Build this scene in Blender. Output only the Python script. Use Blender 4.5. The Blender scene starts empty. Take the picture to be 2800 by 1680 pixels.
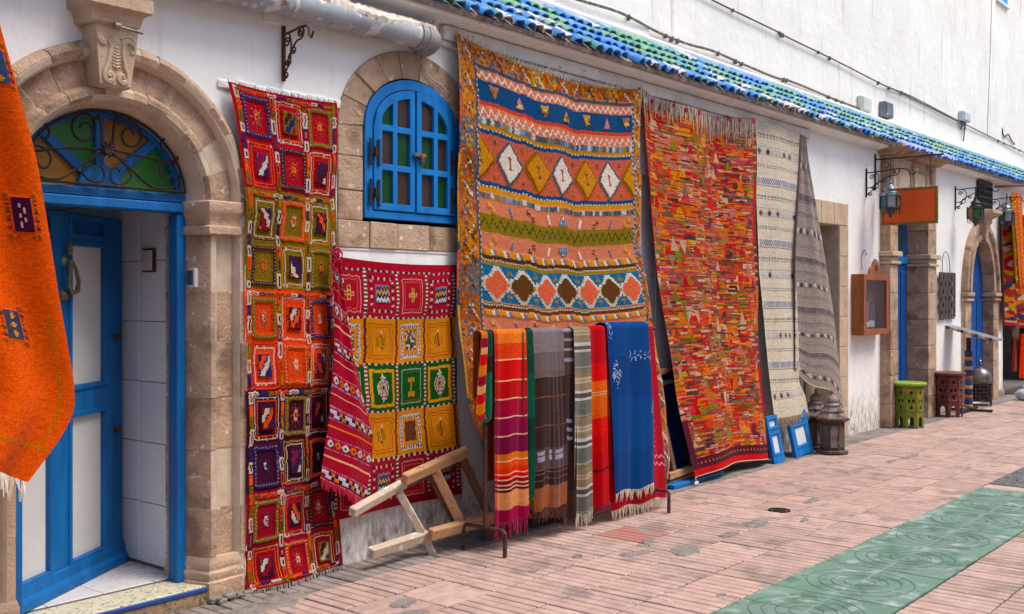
import bpy, bmesh, math, random
import numpy as np
from mathutils import Vector, Matrix

random.seed(7)
rng = np.random.default_rng(11)
PI = math.pi
R = math.radians
S = bpy.context.scene
COL = S.collection

# ---------------------------------------------------------------- camera
# street frame: x runs along the house front, the front wall is y = 0, the street is y < 0
CAM = Vector((0.0, -4.95, 1.65))
AIM = math.atan(2400 / 2898)
cam = bpy.data.cameras.new('camera')
cam.sensor_width = 36.0
cam.lens = 2898 / 2800 * 36
cam.shift_y = -28 / 2800
cam.clip_end = 500
camo = bpy.data.objects.new('camera', cam)
camo.location = CAM
camo.rotation_euler = (PI / 2, 0, AIM - PI / 2)
COL.objects.link(camo)
S.camera = camo

# ---------------------------------------------------------------- sky, sun, exposure
SUN_EL, SUN_AZ = R(62), R(215)          # high, veiled, behind the viewer's right shoulder
wd = bpy.data.worlds.new('World')
S.world = wd
wd.use_nodes = True
wn = wd.node_tree
wn.nodes.clear()
sky = wn.nodes.new('ShaderNodeTexSky')
sky.sky_type = 'NISHITA'
sky.sun_disc = False
sky.sun_elevation = SUN_EL
sky.sun_rotation = R(180)
sky.air_density = 0.9
sky.dust_density = 2.0
sky.ozone_density = 0.8
bg = wn.nodes.new('ShaderNodeBackground')
bg.inputs[1].default_value = 0.115
wo = wn.nodes.new('ShaderNodeOutputWorld')
wn.links.new(sky.outputs[0], bg.inputs[0])
wn.links.new(bg.outputs[0], wo.inputs[0])
sun = bpy.data.lights.new('sun', 'SUN')
sun.energy = 1.5
sun.angle = R(26)
sun.color = (1.0, 0.96, 0.88)
suno = bpy.data.objects.new('sun', sun)
SUN_DIR = Vector((0.25, -0.62, 1.25)).normalized()     # towards the sun
suno.rotation_euler = SUN_DIR.to_track_quat('Z', 'Y').to_euler()
suno.location = (5, -6, 12)
COL.objects.link(suno)
sky.sun_elevation = math.asin(SUN_DIR.z)
sky.sun_rotation = math.atan2(SUN_DIR.x, SUN_DIR.y)
S.view_settings.view_transform = 'Standard'
S.view_settings.look = 'None'
S.view_settings.gamma = 1.0
S.view_settings.exposure = 1.06
S.render.resolution_x, S.render.resolution_y = 1024, 614
S.cycles.max_bounces = 8


# ---------------------------------------------------------------- helpers: materials
def lin(c):
    c = np.asarray(c, float) / 255.0
    return np.where(c <= 0.04045, c / 12.92, ((c + 0.055) / 1.055) ** 2.4)


def L4(c):
    a = lin(c)
    return (float(a[0]), float(a[1]), float(a[2]), 1.0)


class NT:
    def __init__(s, m):
        m.use_nodes = True
        s.t = m.node_tree
        s.t.nodes.clear()

    def n(s, typ, I=None, **props):
        nd = s.t.nodes.new(typ)
        for k, v in props.items():
            setattr(nd, k, v)
        for k, v in (I or {}).items():
            if isinstance(v, bpy.types.NodeSocket):
                s.t.links.new(v, nd.inputs[k])
            else:
                nd.inputs[k].default_value = v
        return nd

    def noise(s, vec, scale, detail=4, rough=0.55):
        return s.n('ShaderNodeTexNoise', {'Vector': vec, 'Scale': scale, 'Detail': detail, 'Roughness': rough}).outputs['Fac']

    def rmap(s, v, a, b, c=0.0, d=1.0):
        return s.n('ShaderNodeMapRange', {0: v, 1: a, 2: b, 3: c, 4: d}).outputs[0]

    def mix(s, f, a, b, mode='MIX'):
        nd = s.n('ShaderNodeMix', {0: f, 6: a, 7: b}, data_type='RGBA', blend_type=mode)
        return nd.outputs[2]

    def math(s, op, a, b=0.0):
        return s.n('ShaderNodeMath', {0: a, 1: b}, operation=op).outputs[0]

    def finish(s, col, rough=0.8, metal=0.0, spec=0.4, bump=None, bstr=0.2, bdist=0.01, **extra):
        I = {'Base Color': col, 'Roughness': rough, 'Metallic': metal, 'Specular IOR Level': spec}
        I.update(extra)
        if bump is not None:
            I['Normal'] = s.n('ShaderNodeBump', {'Strength': bstr, 'Distance': bdist, 'Height': bump}).outputs[0]
        p = s.n('ShaderNodeBsdfPrincipled', I)
        s.n('ShaderNodeOutputMaterial', {0: p.outputs[0]})


MATS = {}


def surf(name, c1, c2=None, ns=5, rough=0.85, bump=0.25, bs=70, metal=0.0, spec=0.35,
         c3=None, ds=9, thr=0.6, soft=0.06, rnd=0.0, scale=(1, 1, 1), c4=None, d4=30, thr4=0.66, bdist=0.006, rvar=0.1, **extra):
    if name in MATS:
        return MATS[name]
    m = bpy.data.materials.new(name)
    MATS[name] = m
    t = NT(m)
    pos = t.n('ShaderNodeNewGeometry').outputs['Position']
    pos = t.n('ShaderNodeMapping', {0: pos, 3: scale}).outputs[0]
    col = L4(c1)
    if rnd:
        oi = t.n('ShaderNodeObjectInfo').outputs['Random']
        off = t.n('ShaderNodeVectorMath', {0: pos, 1: t.n('ShaderNodeCombineXYZ', {0: t.math('MULTIPLY', oi, 40.0)}).outputs[0]}, operation='ADD').outputs[0]
        pos = off
    if c2 is not None:
        f = t.rmap(t.noise(pos, ns, 5), 0.36, 0.64)
        col = t.mix(f, L4(c1), L4(c2))
    if c4 is not None:
        f = t.rmap(t.noise(pos, d4, 6, 0.6), thr4, thr4 + 0.05)
        col = t.mix(f, col, L4(c4))
    if c3 is not None:
        f = t.rmap(t.noise(pos, ds, 7, 0.6), thr, thr + soft)
        col = t.mix(f, col, L4(c3))
    fine = t.noise(pos, 45, 4, 0.7)
    col = t.mix(0.16, col, t.n('ShaderNodeCombineColor', {0: fine, 1: fine, 2: fine}).outputs[0], 'OVERLAY')
    if rnd:
        k = t.rmap(oi, 0, 1, 1 - rnd, 1 + rnd)
        col = t.mix(1.0, col, t.n('ShaderNodeCombineColor', {0: k, 1: k, 2: k}).outputs[0], 'MULTIPLY')
    rg = t.rmap(t.noise(pos, 12, 3), 0.3, 0.7, max(0.03, rough - rvar), min(1, rough + rvar))
    t.finish(col, rg, metal, spec, t.noise(pos, bs, 6, 0.65), bump, bdist, **extra)
    return m


def cloth_mat(name='woven_wool', rough=0.95, bs=260, bstr=0.5, amt=0.35):
    if name in MATS:
        return MATS[name]
    m = bpy.data.materials.new(name)
    MATS[name] = m
    t = NT(m)
    at = t.n('ShaderNodeVertexColor', layer_name='Col').outputs[0]
    pos = t.n('ShaderNodeNewGeometry').outputs['Position']
    f = t.noise(pos, bs, 3, 0.7)
    g = t.noise(t.n('ShaderNodeMapping', {0: pos, 3: (14, 14, 90)}).outputs[0], 2.0, 3, 0.6)
    k = t.math('ADD', t.rmap(f, 0.25, 0.75, 1 - amt, 1 + amt * 0.55), t.rmap(g, 0.3, 0.7, -amt * 0.45, amt * 0.35))
    col = t.mix(1.0, at, t.n('ShaderNodeCombineColor', {0: k, 1: k, 2: k}).outputs[0], 'MULTIPLY')
    h = t.math('ADD', f, t.math('MULTIPLY', g, 0.8))
    I = {'Sheen Weight': 0.03, 'Sheen Roughness': 0.5}
    t.finish(col, rough, 0.0, 0.06, h, bstr, 0.004, **I)
    return m


# ---------------------------------------------------------------- helpers: meshes and objects
def tag(o, label=None, cat=None, group=None, kind=None):
    if label:
        o['label'] = label
    if cat:
        o['category'] = cat
    if group:
        o['group'] = group
    if kind:
        o['kind'] = kind
    return o


def thing(name, label, cat, loc=(0, 0, 0), rz=0.0, group=None):
    o = bpy.data.objects.new(name, None)
    o.empty_display_size = 0.1
    o.location = loc
    o.rotation_euler = (0, 0, rz)
    COL.objects.link(o)
    return tag(o, label, cat, group)


def link(name, me, parent=None, M=None):
    o = bpy.data.objects.new(name, me)
    COL.objects.link(o)
    if parent is not None:
        o.parent = parent
    if M is not None:
        o.matrix_local = M
    return o


def copy_tree(o, parent=None):
    c = o.copy()
    COL.objects.link(c)
    c.parent = parent
    for ch in list(o.children):
        copy_tree(ch, c)
    return c


class MB:
    """collects shapes for ONE mesh"""

    def __init__(s):
        s.v = []
        s.f = []

    def add(s, vs, fs, M=None):
        b = len(s.v)
        for p in vs:
            p = Vector(p)
            s.v.append(tuple(M @ p if M is not None else p))
        s.f += [tuple(b + i for i in f) for f in fs]
        return s

    def box(s, x0, x1, y0, y1, z0, z1, M=None):
        vs = [(x0, y0, z0), (x1, y0, z0), (x1, y1, z0), (x0, y1, z0), (x0, y0, z1), (x1, y0, z1), (x1, y1, z1), (x0, y1, z1)]
        fs = [(0, 3, 2, 1), (4, 5, 6, 7), (0, 1, 5, 4), (1, 2, 6, 5), (2, 3, 7, 6), (3, 0, 4, 7)]
        return s.add(vs, fs, M)

    def cbox(s, x0, x1, y0, y1, z0, z1, c=0.008, M=None, jit=0.0):
        """box with chamfered edges"""
        vs = []
        ax = ((x0, x1), (y0, y1), (z0, z1))
        idx = {}
        for i in (0, 1):
            for j in (0, 1):
                for k in (0, 1):
                    corner = (ax[0][i], ax[1][j], ax[2][k])
                    inn = (c if i == 0 else -c, c if j == 0 else -c, c if k == 0 else -c)
                    jv = Vector((random.uniform(-jit, jit), random.uniform(-jit, jit), random.uniform(-jit, jit))) if jit else Vector()
                    for a in range(3):
                        p = [corner[b] + (0 if b == a else inn[b]) for b in range(3)]
                        idx[(i, j, k, a)] = len(vs)
                        vs.append(Vector(p) + jv)
        fs = []
        for a in range(3):
            b, d = (a + 1) % 3, (a + 2) % 3
            for sgn in (0, 1):
                q = []
                for (m, n) in ((0, 0), (1, 0), (1, 1), (0, 1)):
                    key = [0, 0, 0]
                    key[a], key[b], key[d] = sgn, m, n
                    q.append(idx[(*key, a)])
                fs.append(tuple(q if sgn else q[::-1]))
        for a in range(3):
            b, d = (a + 1) % 3, (a + 2) % 3
            for m in (0, 1):
                for n in (0, 1):
                    k0 = [0, 0, 0]
                    k1 = [0, 0, 0]
                    k0[a], k1[a] = 0, 1
                    k0[b] = k1[b] = m
                    k0[d] = k1[d] = n
                    q = [idx[(*k0, b)], idx[(*k1, b)], idx[(*k1, d)], idx[(*k0, d)]]
                    fs.append(tuple(q if (m ^ n) else q[::-1]))
        for i in (0, 1):
            for j in (0, 1):
                for k in (0, 1):
                    q = (idx[(i, j, k, 0)], idx[(i, j, k, 1)], idx[(i, j, k, 2)])
                    fs.append(q if (i + j + k) % 2 else q[::-1])
        return s.add(vs, fs, M)

    def beam(s, a, b, w, h, up=(0, 0, 1), c=0.004):
        """bar from a to b, w across and h along up"""
        a, b = Vector(a), Vector(b)
        d = b - a
        X = d.normalized()
        Y = Vector(up).cross(X).normalized()
        Z = X.cross(Y)
        M = Matrix((X, Y, Z)).transposed().to_4x4()
        M.translation = a
        return s.cbox(0, d.length, -w / 2, w / 2, -h / 2, h / 2, c, M)

    def tube(s, pts, r, n=6, M=None, caps=True):
        pts = [Vector(p) for p in pts]
        N = len(pts)
        rs = r if isinstance(r, (list, tuple)) else [r] * N
        T = []
        for i in range(N):
            d = pts[min(i + 1, N - 1)] - pts[max(i - 1, 0)]
            T.append(d.normalized() if d.length > 1e-9 else Vector((0, 0, 1)))
        u = T[0].orthogonal().normalized()
        vs, fs = [], []
        for i in range(N):
            u = (u - T[i] * u.dot(T[i]))
            u = u.normalized() if u.length > 1e-6 else T[i].orthogonal().normalized()
            w = T[i].cross(u)
            for k in range(n):
                an = 2 * PI * k / n
                vs.append(pts[i] + (u * math.cos(an) + w * math.sin(an)) * rs[i])
        for i in range(N - 1):
            for k in range(n):
                k2 = (k + 1) % n
                fs.append((i * n + k, i * n + k2, (i + 1) * n + k2, (i + 1) * n + k))
        if caps:
            fs.append(tuple(range(n))[::-1])
            fs.append(tuple((N - 1) * n + k for k in range(n)))
        return s.add(vs, fs, M)

    def lathe(s, prof, n=16, M=None, cx=0, cy=0, ph=0.0):
        vs, fs = [], []
        for (r, z) in prof:
            for k in range(n):
                a = 2 * PI * k / n + ph
                vs.append((cx + r * math.cos(a), cy + r * math.sin(a), z))
        for i in range(len(prof) - 1):
            for k in range(n):
                k2 = (k + 1) % n
                fs.append((i * n + k, i * n + k2, (i + 1) * n + k2, (i + 1) * n + k))
        fs.append(tuple(range(n))[::-1])
        fs.append(tuple((len(prof) - 1) * n + k for k in range(n)))
        return s.add(vs, fs, M)

    def sweep(s, sections):
        """skin closed cross sections (lists of equal length) one after another, capped"""
        n = len(sections[0])
        vs = [p for sec in sections for p in sec]
        fs = []
        for i in range(len(sections) - 1):
            for k in range(n):
                k2 = (k + 1) % n
                fs.append((i * n + k, i * n + k2, (i + 1) * n + k2, (i + 1) * n + k))
        fs.append(tuple(range(n))[::-1])
        fs.append(tuple((len(sections) - 1) * n + k for k in range(n)))
        return s.add(vs, fs)

    def mesh(s, name, mat, smooth=False):
        me = bpy.data.meshes.new(name)
        me.from_pydata(s.v, [], s.f)
        bm = bmesh.new()
        bm.from_mesh(me)
        bmesh.ops.recalc_face_normals(bm, faces=bm.faces)
        bm.to_mesh(me)
        bm.free()
        if mat is not None:
            me.materials.append(mat)
        if smooth:
            me.shade_smooth()
            try:
                me.set_sharp_from_angle(angle=R(40))
            except Exception:
                pass
        return me

    def build(s, name, mat, parent=None, smooth=False, M=None):
        return link(name, s.mesh(name, mat, smooth), parent, M)


def plate_mesh(loops, y0, y1, bevel=0.0):
    """flat plate in the xz plane with holes, y0..y1 thick; returns verts, faces"""
    cu = bpy.data.curves.new('tmp', 'CURVE')
    cu.dimensions = '2D'
    cu.fill_mode = 'BOTH'
    cu.extrude = (y1 - y0) / 2
    cu.bevel_depth = bevel
    cu.bevel_resolution = 0
    cu.offset = -bevel
    for lp in loops:
        sp = cu.splines.new('POLY')
        sp.points.add(len(lp) - 1)
        for p, (x, z) in zip(sp.points, lp):
            p.co = (x, z, 0, 1)
        sp.use_cyclic_u = True
    ob = bpy.data.objects.new('tmp', cu)
    me = bpy.data.meshes.new_from_object(ob)
    ym = (y0 + y1) / 2
    vs = [(v.co.x, ym - v.co.z, v.co.y) for v in me.vertices]
    fs = [tuple(p.vertices) for p in me.polygons]
    bpy.data.objects.remove(ob)
    bpy.data.curves.remove(cu)
    bpy.data.meshes.remove(me)
    return vs, fs


def plate(name, loops, y0, y1, mat, parent=None, bevel=0.0, M=None):
    vs, fs = plate_mesh(loops, y0, y1, bevel)
    return MB().add(vs, fs).build(name, mat, parent, M=M)


def rectloop(x0, x1, z0, z1):
    return [(x0, z0), (x1, z0), (x1, z1), (x0, z1)]


def archloop(xc, hw, zb, zs, rise, n=20, pw=2.0):
    """bottom zb, springing zs; pw<2 gives a more pointed head"""
    pts = [(xc - hw, zb), (xc + hw, zb)]
    for i in range(n + 1):
        a = PI * i / n
        c = math.cos(a)
        pts.append((xc + hw * c, zs + rise * (max(0.0, math.sin(a)) ** (2.0 / pw) if pw != 2.0 else math.sin(a))))
    return pts


def spiral(c, r0, r1, turns, start, n=22, sgn=1):
    out = []
    for i in range(n + 1):
        k = i / n
        a = start + sgn * turns * 2 * PI * k
        r = r0 + (r1 - r0) * k
        out.append((c[0] + r * math.cos(a), c[1] + r * math.sin(a)))
    return out


def smooth_path(pts, n=6):
    """Catmull-Rom through points of any dimension"""
    P = [np.array(p, float) for p in pts]
    P = [2 * P[0] - P[1]] + P + [2 * P[-1] - P[-2]]
    out = []
    for i in range(1, len(P) - 2):
        for k in range(n):
            t = k / n
            a, b, c, d = P[i - 1], P[i], P[i + 1], P[i + 2]
            out.append(tuple(0.5 * (2 * b + (c - a) * t + (2 * a - 5 * b + 4 * c - d) * t * t + (3 * b - a - 3 * c + d) * t ** 3)))
    out.append(tuple(P[-2]))
    return out


def visible(p, m=0.0):
    """is a point inside the picture (m = margin as a share of its width)"""
    d = Vector(p) - CAM
    fw = d.x * math.cos(AIM) + d.y * math.sin(AIM)
    if fw < 0.3:
        return False
    u = (d.x * math.sin(AIM) - d.y * math.cos(AIM)) / fw * 2898 + 1400
    v = 812 - d.z / fw * 2898
    k = m * 2800
    return -k < u < 2800 + k and -k < v < 1680 + k
# ================================================================ materials
plaster = None


def make_plaster(name, c1, c2, stain, zmax=0.75, low=(142, 122, 100), amt=1.0):
    m = bpy.data.materials.new(name)
    t = NT(m)
    pos = t.n('ShaderNodeNewGeometry').outputs['Position']
    col = t.mix(t.rmap(t.noise(pos, 1.3, 6, 0.6), 0.35, 0.68), L4(c1), L4(c2))
    # scuffs, flaked spots
    sp = t.rmap(t.noise(pos, 7, 8, 0.68), 0.69, 0.73)
    col = t.mix(t.math('MULTIPLY', sp, 0.5 * amt), col, L4(stain))
    # long vertical runs
    st = t.n('ShaderNodeMapping', {0: pos, 3: (5.5, 5.5, 0.5)}).outputs[0]
    run = t.rmap(t.noise(st, 1.6, 6, 0.65), 0.57, 0.8)
    col = t.mix(t.math('MULTIPLY', run, 0.35 * amt), col, L4(stain))
    # worn-off whitewash and splash marks along the foot of the wall
    if zmax < 0:
        h = t.math('ADD', t.math('MULTIPLY', t.noise(pos, 9, 4, 0.5), 1.4), t.math('MULTIPLY', t.noise(pos, 70, 5, 0.65), 0.35))
        t.finish(col, 0.9, 0, 0.2, h, 0.45, 0.016)
        MATS[name] = m
        return m
    z = t.n('ShaderNodeSeparateXYZ', {0: pos}).outputs[2]
    st2 = t.n('ShaderNodeMapping', {0: pos, 3: (3, 3, 1.1)}).outputs[0]
    zz = t.math('ADD', z, t.rmap(t.noise(st2, 2.2, 7, 0.66), 0.2, 0.8, 0.5, -0.5))
    worn = t.rmap(zz, zmax * 0.7, zmax * 0.1)
    col = t.mix(t.math('MULTIPLY', worn, t.rmap(t.noise(st2, 8.0, 6, 0.7), 0.4, 0.62)), col, L4(low))
    h = t.math('ADD', t.math('MULTIPLY', t.noise(pos, 9, 4, 0.5), 1.4), t.math('MULTIPLY', t.noise(pos, 70, 5, 0.65), 0.35))
    t.finish(col, 0.9, 0, 0.2, h, 0.45, 0.016)
    MATS[name] = m
    return m


M_WALL = make_plaster('whitewashed_plaster', (240, 238, 234), (232, 230, 226), (178, 166, 150))
M_WALL2 = make_plaster('weathered_whitewash', (242, 238, 230), (230, 225, 215), (150, 132, 110), zmax=-9, amt=2.0)
M_WALL3 = make_plaster('clean_bright_whitewash', (244, 242, 237), (237, 234, 228), (190, 184, 176), zmax=-9, amt=0.5)  # fewer stains, and whitened for the overexposed stretch of upper wall
M_TRIM = surf('white_moulding_paint', (238, 238, 236), (226, 225, 222), 4, 0.8, 0.25, 40, c3=(170, 158, 145), ds=11, thr=0.67, soft=0.08)
M_STONE = surf('sand_stone', (192, 162, 135), (168, 138, 114), 6, 0.92, 1.0, 45, c3=(136, 108, 88), ds=3.3, thr=0.52, soft=0.12,
               rnd=0.13, c4=(220, 204, 186), d4=17, thr4=0.62, bdist=0.012)
M_STONE2 = surf('pale_sand_stone', (198, 174, 146), (182, 157, 130), 6, 0.92, 0.6, 60, c3=(164, 140, 114), ds=4, thr=0.57, soft=0.12,
                rnd=0.07, bdist=0.01)
M_MORTAR = surf('lime_mortar', (204, 186, 164), (184, 164, 142), 9, 0.95, 0.6, 60)
M_BLUE = surf('blue_gloss_paint', (4, 104, 170), (1, 84, 146), 2.2, 0.5, 0.35, 30, spec=0.35, scale=(5, 5, 1), c3=(90, 150, 190), ds=16, thr=0.72, soft=0.04, c4=(30, 70, 110), d4=9, thr4=0.68)
M_BLUE2 = surf('bright_blue_paint', (4, 120, 194), (1, 100, 170), 2.4, 0.55, 0.35, 30, spec=0.3, scale=(5, 5, 1), c3=(90, 156, 200), ds=16, thr=0.71, soft=0.04)
M_BLUE3 = surf('deep_blue_paint', (0, 76, 152), (0, 68, 140), 3, 0.5, 0.1, 30, spec=0.3)
M_CREAM = surf('cream_panel_paint', (208, 205, 200), (198, 196, 194), 2.0, 0.55, 0.06, 30, spec=0.3, c3=(150, 140, 128), ds=24, thr=0.75, soft=0.02)
M_IRON = surf('black_wrought_iron', (40, 32, 30), (58, 42, 36), 18, 0.7, 0.5, 120, metal=0.3, c3=(92, 54, 36), ds=14, thr=0.6)
M_RUST = surf('rusty_iron', (96, 66, 54), (72, 50, 44), 14, 0.75, 0.4, 110, metal=0.4, c3=(120, 76, 52), ds=20, thr=0.6)
M_PAVE = surf('pink_terracotta_paving', (190, 160, 147), (172, 141, 128), 7, 0.8, 0.5, 90, c3=(146, 126, 115), ds=2.6, thr=0.54, soft=0.1,
              rnd=0.11, c4=(196, 174, 162), d4=26, thr4=0.61, bdist=0.006)
M_PAVER = surf('red_paving', (178, 112, 98), (164, 116, 102), 9, 0.9, 0.5, 90, c3=(152, 134, 124), ds=5, thr=0.53)
M_PAVEG = surf('dark_grey_paving', (150, 136, 128), (122, 112, 108), 6, 0.9, 0.5, 80, c3=(92, 84, 80), ds=4, thr=0.55, soft=0.12, rnd=0.08)  # row along the wall foot, greyer and darker than the rest
M_JOINT = surf('paving_joint_grit', (78, 66, 58), (62, 54, 50), 12, 0.95, 0.6, 120)
M_CONC = surf('grey_cement_patch', (156, 146, 136), (130, 122, 114), 16, 0.95, 0.9, 60, c3=(100, 96, 92), ds=12, thr=0.58, bdist=0.02)
M_GREEN = surf('green_glazed_paving', (94, 127, 108), (116, 142, 127), 3.0, 0.6, 0.25, 60, c3=(154, 172, 160), ds=6, thr=0.55, soft=0.12, rnd=0.06,
               c4=(84, 114, 96), d4=5, thr4=0.53)
M_PEBBLE = surf('pebble_concrete', (128, 126, 122), (104, 104, 106), 18, 0.9, 1.0, 36, c3=(84, 84, 90), ds=26, thr=0.55, bdist=0.03)

# ================================================================ ground and paving
TP = 0.38
gm = MB().add([(-40, -45, -0.016), (70, -45, -0.016), (70, 6, -0.016), (-40, 6, -0.016)], [(0, 1, 2, 3)])
pavement = gm.build('pavement', M_JOINT)
tag(pavement, kind='structure')


def tile_shape(seed):
    rd = random.Random(seed)
    mb = MB()
    hw = TP / 2 - 0.003
    w = 2 * hw / 5
    for i in range(5):
        x0, x1 = -hw + i * w + 0.0048, -hw + (i + 1) * w - 0.0048
        dz = rd.uniform(-0.0015, 0.0008) - (0.005 if seed > 4 and rd.random() < 0.10 else 0)
        y0, y1 = -hw + rd.uniform(0, 0.004), hw - rd.uniform(0, 0.004)
        c = 0.004
        vs = [(x0, y0, -0.016), (x1, y0, -0.016), (x1, y1, -0.016), (x0, y1, -0.016),
              (x0, y0, -c + dz), (x1, y0, -c + dz), (x1, y1, -c + dz), (x0, y1, -c + dz),
              (x0 + c, y0 + c, dz), (x1 - c, y0 + c, dz), (x1 - c, y1 - c, dz), (x0 + c, y1 - c, dz)]
        fs = [(0, 1, 5, 4), (1, 2, 6, 5), (2, 3, 7, 6), (3, 0, 4, 7), (4, 5, 9, 8), (5, 6, 10, 9), (6, 7, 11, 10), (7, 4, 8, 11), (8, 9, 10, 11)]
        mb.add(vs, fs)
    return mb


SHAPES = [tile_shape(k) for k in range(9)]
TM = {}


def tile_mesh(k, mat):
    if (k, mat.name) not in TM:
        TM[(k, mat.name)] = SHAPES[k].mesh('paving_tile', mat)
    return TM[(k, mat.name)]


cells = []
X0T = 0.9
rows = [-0.13 + 0.0, -0.51, -0.89, -1.27, -1.65, -2.03] + [-3.15, -3.53, -3.91, -4.29, -4.67, -5.05, -5.43]
for yc in rows:
    off = 0.0 if yc > -2.9 else 0.13
    for i in range(-8, 84):
        cells.append((X0T + off + i * TP, yc))
cells.sort(key=lambda c: (not visible((c[0], c[1], 0), 0.03), (c[0]) ** 2 + (c[1] + 4.95) ** 2))
rest = MB()
for i, (x, y) in enumerate(cells):
    k = random.randrange(9)
    rz = random.gauss(0, 0.0035)
    mat = M_PAVE
    if y > -0.2:
        mat = M_PAVEG
    if abs(x - 6.22) < 0.2 and abs(y + 0.89) < 0.1:
        mat = M_PAVER
    if abs(x - 4.13) < 0.2 and abs(y + 0.89) < 0.1:
        rz += PI / 2
    Mx = Matrix.Translation((x, y, random.gauss(0, 0.0010))) @ Matrix.Rotation(rz + (PI if random.random() < 0.5 else 0), 4, 'Z') \
        @ Matrix.Rotation(random.gauss(0, 0.0028), 4, 'X') @ Matrix.Rotation(random.gauss(0, 0.0028), 4, 'Y')
    if i < 290:
        link('paving_tile', tile_mesh(k, mat), pavement, Mx)
    else:
        rest.add(SHAPES[k].v, SHAPES[k].f, Mx)
tag(rest.build('paving_tiles', M_PAVE, pavement), kind='stuff')

# green strip: four square tiles make one set of rings
GP = 0.3665


def ring_piece(r0, r1, S_, n=9):
    lo, hi = [], []
    for i in range(n + 1):
        a = PI / 2 * i / n
        lo.append((r0 * math.cos(a), r0 * math.sin(a)))
        hi.append((r1 * math.cos(a), r1 * math.sin(a)))
    return hi + lo[::-1] if r0 > 0 else hi + [(0, 0)]


gs = GP - 0.004
loops = []
radii = [0.0, 0.085, 0.155, 0.225, 0.295]
M_GRV = surf('green_paving_groove', (84, 112, 94), (104, 112, 94), 6, 0.85, 0.3, 60)
for a, b in zip(radii[:-1], radii[1:]):
    loops.append(ring_piece(a + (0.0032 if a else 0), b - 0.0032, gs))
outer = [(gs, 0), (gs, gs), (0, gs)]
arc = [(0.299 * math.cos(PI / 2 * i / 9), 0.299 * math.sin(PI / 2 * i / 9)) for i in range(10)]
loops.append(outer + arc[::-1])
vs, fs = plate_mesh(loops, 0, 0.012)
gsub = MB().box(0.004, GP - 0.004, 0.004, GP - 0.004, -0.016, -0.0022).mesh('tile_body', M_GRV)
gme = MB().add([(x + 0.002, z + 0.002, 0.001 - y) for x, y, z in vs], fs).mesh('green_paving_tile', M_GREEN)
gcount = 0
for k in range(-3, 26):
    cx = 6.0 + 0.733 * k
    for (rz) in range(4):
        px = cx + (GP / 2 if rz in (0, 3) else -GP / 2)
        if 9.62 < px < 11.32:
            continue
        gt = link('green_paving_tile', gme, pavement,
                  Matrix.Translation((cx, -2.59, random.gauss(0, 0.0008))) @ Matrix.Rotation(rz * PI / 2, 4, 'Z'))
        link('tile_body', gsub, gt)
mb = MB().box(3.5, 9.63, -2.593, -2.587, -0.016, 0.0012)
mb.box(11.33, 24.0, -2.593, -2.587, -0.016, 0.0012)
mb.build('mortar_line', surf('pale_mortar_line', (160, 166, 154), (130, 140, 128), 12, 0.9), pavement)
# pink cross band, pebble slab around the drain
mb = MB()
mb.box(9.64, 9.86, -2.95, -2.23, -0.016, 0.0)
mb.build('cross_band', M_PAVE, pavement)
mb = MB()
N = 16
pv, pf = [], []
for i in range(N + 1):
    for j in range(N + 1):
        x, y = 9.87 + 1.42 * i / N, -2.95 + 0.73 * j / N
        pv.append((x, y, 0.004 + (random.uniform(-0.004, 0.006) if 0 < i < N and 0 < j < N else 0)))
for i in range(N):
    for j in range(N):
        a = i * (N + 1) + j
        pf.append((a, a + N + 1, a + N + 2, a + 1))
mb.add(pv, pf)
for i in range(120):
    x, y, r = random.uniform(9.9, 11.26), random.uniform(-2.93, -2.24), random.uniform(0.012, 0.03)
    mb.lathe([(r, 0.0), (r * 0.85, 0.008), (r * 0.4, 0.014)], 6, cx=x, cy=y, ph=random.random())
tag(mb.build('pebble_slab', M_PEBBLE, pavement), kind='stuff')


def blob(cx, cy, rx, ry, rot=0.0, n=18, z=0.004, jag=0.28, seed=0):
    rd = random.Random(seed)
    ring = []
    for i in range(n):
        a = 2 * PI * i / n
        k = 1 + rd.uniform(-jag, jag)
        x, y = rx * k * math.cos(a), ry * k * math.sin(a)
        ring.append((cx + x * math.cos(rot) - y * math.sin(rot), cy + x * math.sin(rot) + y * math.cos(rot)))
    mb = MB()
    vs = [(x, y, z - 0.012) for x, y in ring] + [(cx + (x - cx) * 0.86, cy + (y - cy) * 0.86, z + rd.uniform(-0.001, 0.003)) for x, y in ring] + [(cx, cy, z + 0.003)]
    fs = [(i, (i + 1) % n, n + (i + 1) % n, n + i) for i in range(n)] + [(n + i, n + (i + 1) % n, 2 * n) for i in range(n)]
    return mb.add(vs, fs)


for i, (x, y, rx, ry, rot) in enumerate([(6.02, -1.42, 0.15, 0.10, 0.3), (5.75, -1.22, 0.14, 0.05, -0.3), (7.05, -1.4, 0.13, 0.09, 0.2), (6.62, -1.42, 0.11, 0.05, 0.0),
                                      (4.02, -0.86, 0.09, 0.07, 0.6), (3.9, -1.02, 0.12, 0.05, -0.5), (5.0, -0.98, 0.05, 0.025, 0.2), (6.05, -1.12, 0.12, 0.04, 0.7),
                                      (5.45, -0.98, 0.05, 0.03, 0.1), (11.1, -1.15, 0.22, 0.05, 0.1), (10.6, -1.1, 0.14, 0.03, 0.0), (5.25, -2.1, 0.04, 0.02, 0),
                                      (8.15, -1.35, 0.13, 0.05, 0.1), (7.4, -1.62, 0.1, 0.03, 0.2), (3.55, -0.32, 0.3, 0.11, 0.1)]):
    blob(x, y, rx, ry, rot, seed=i).build('cement_patch', M_CONC, pavement)
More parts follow.
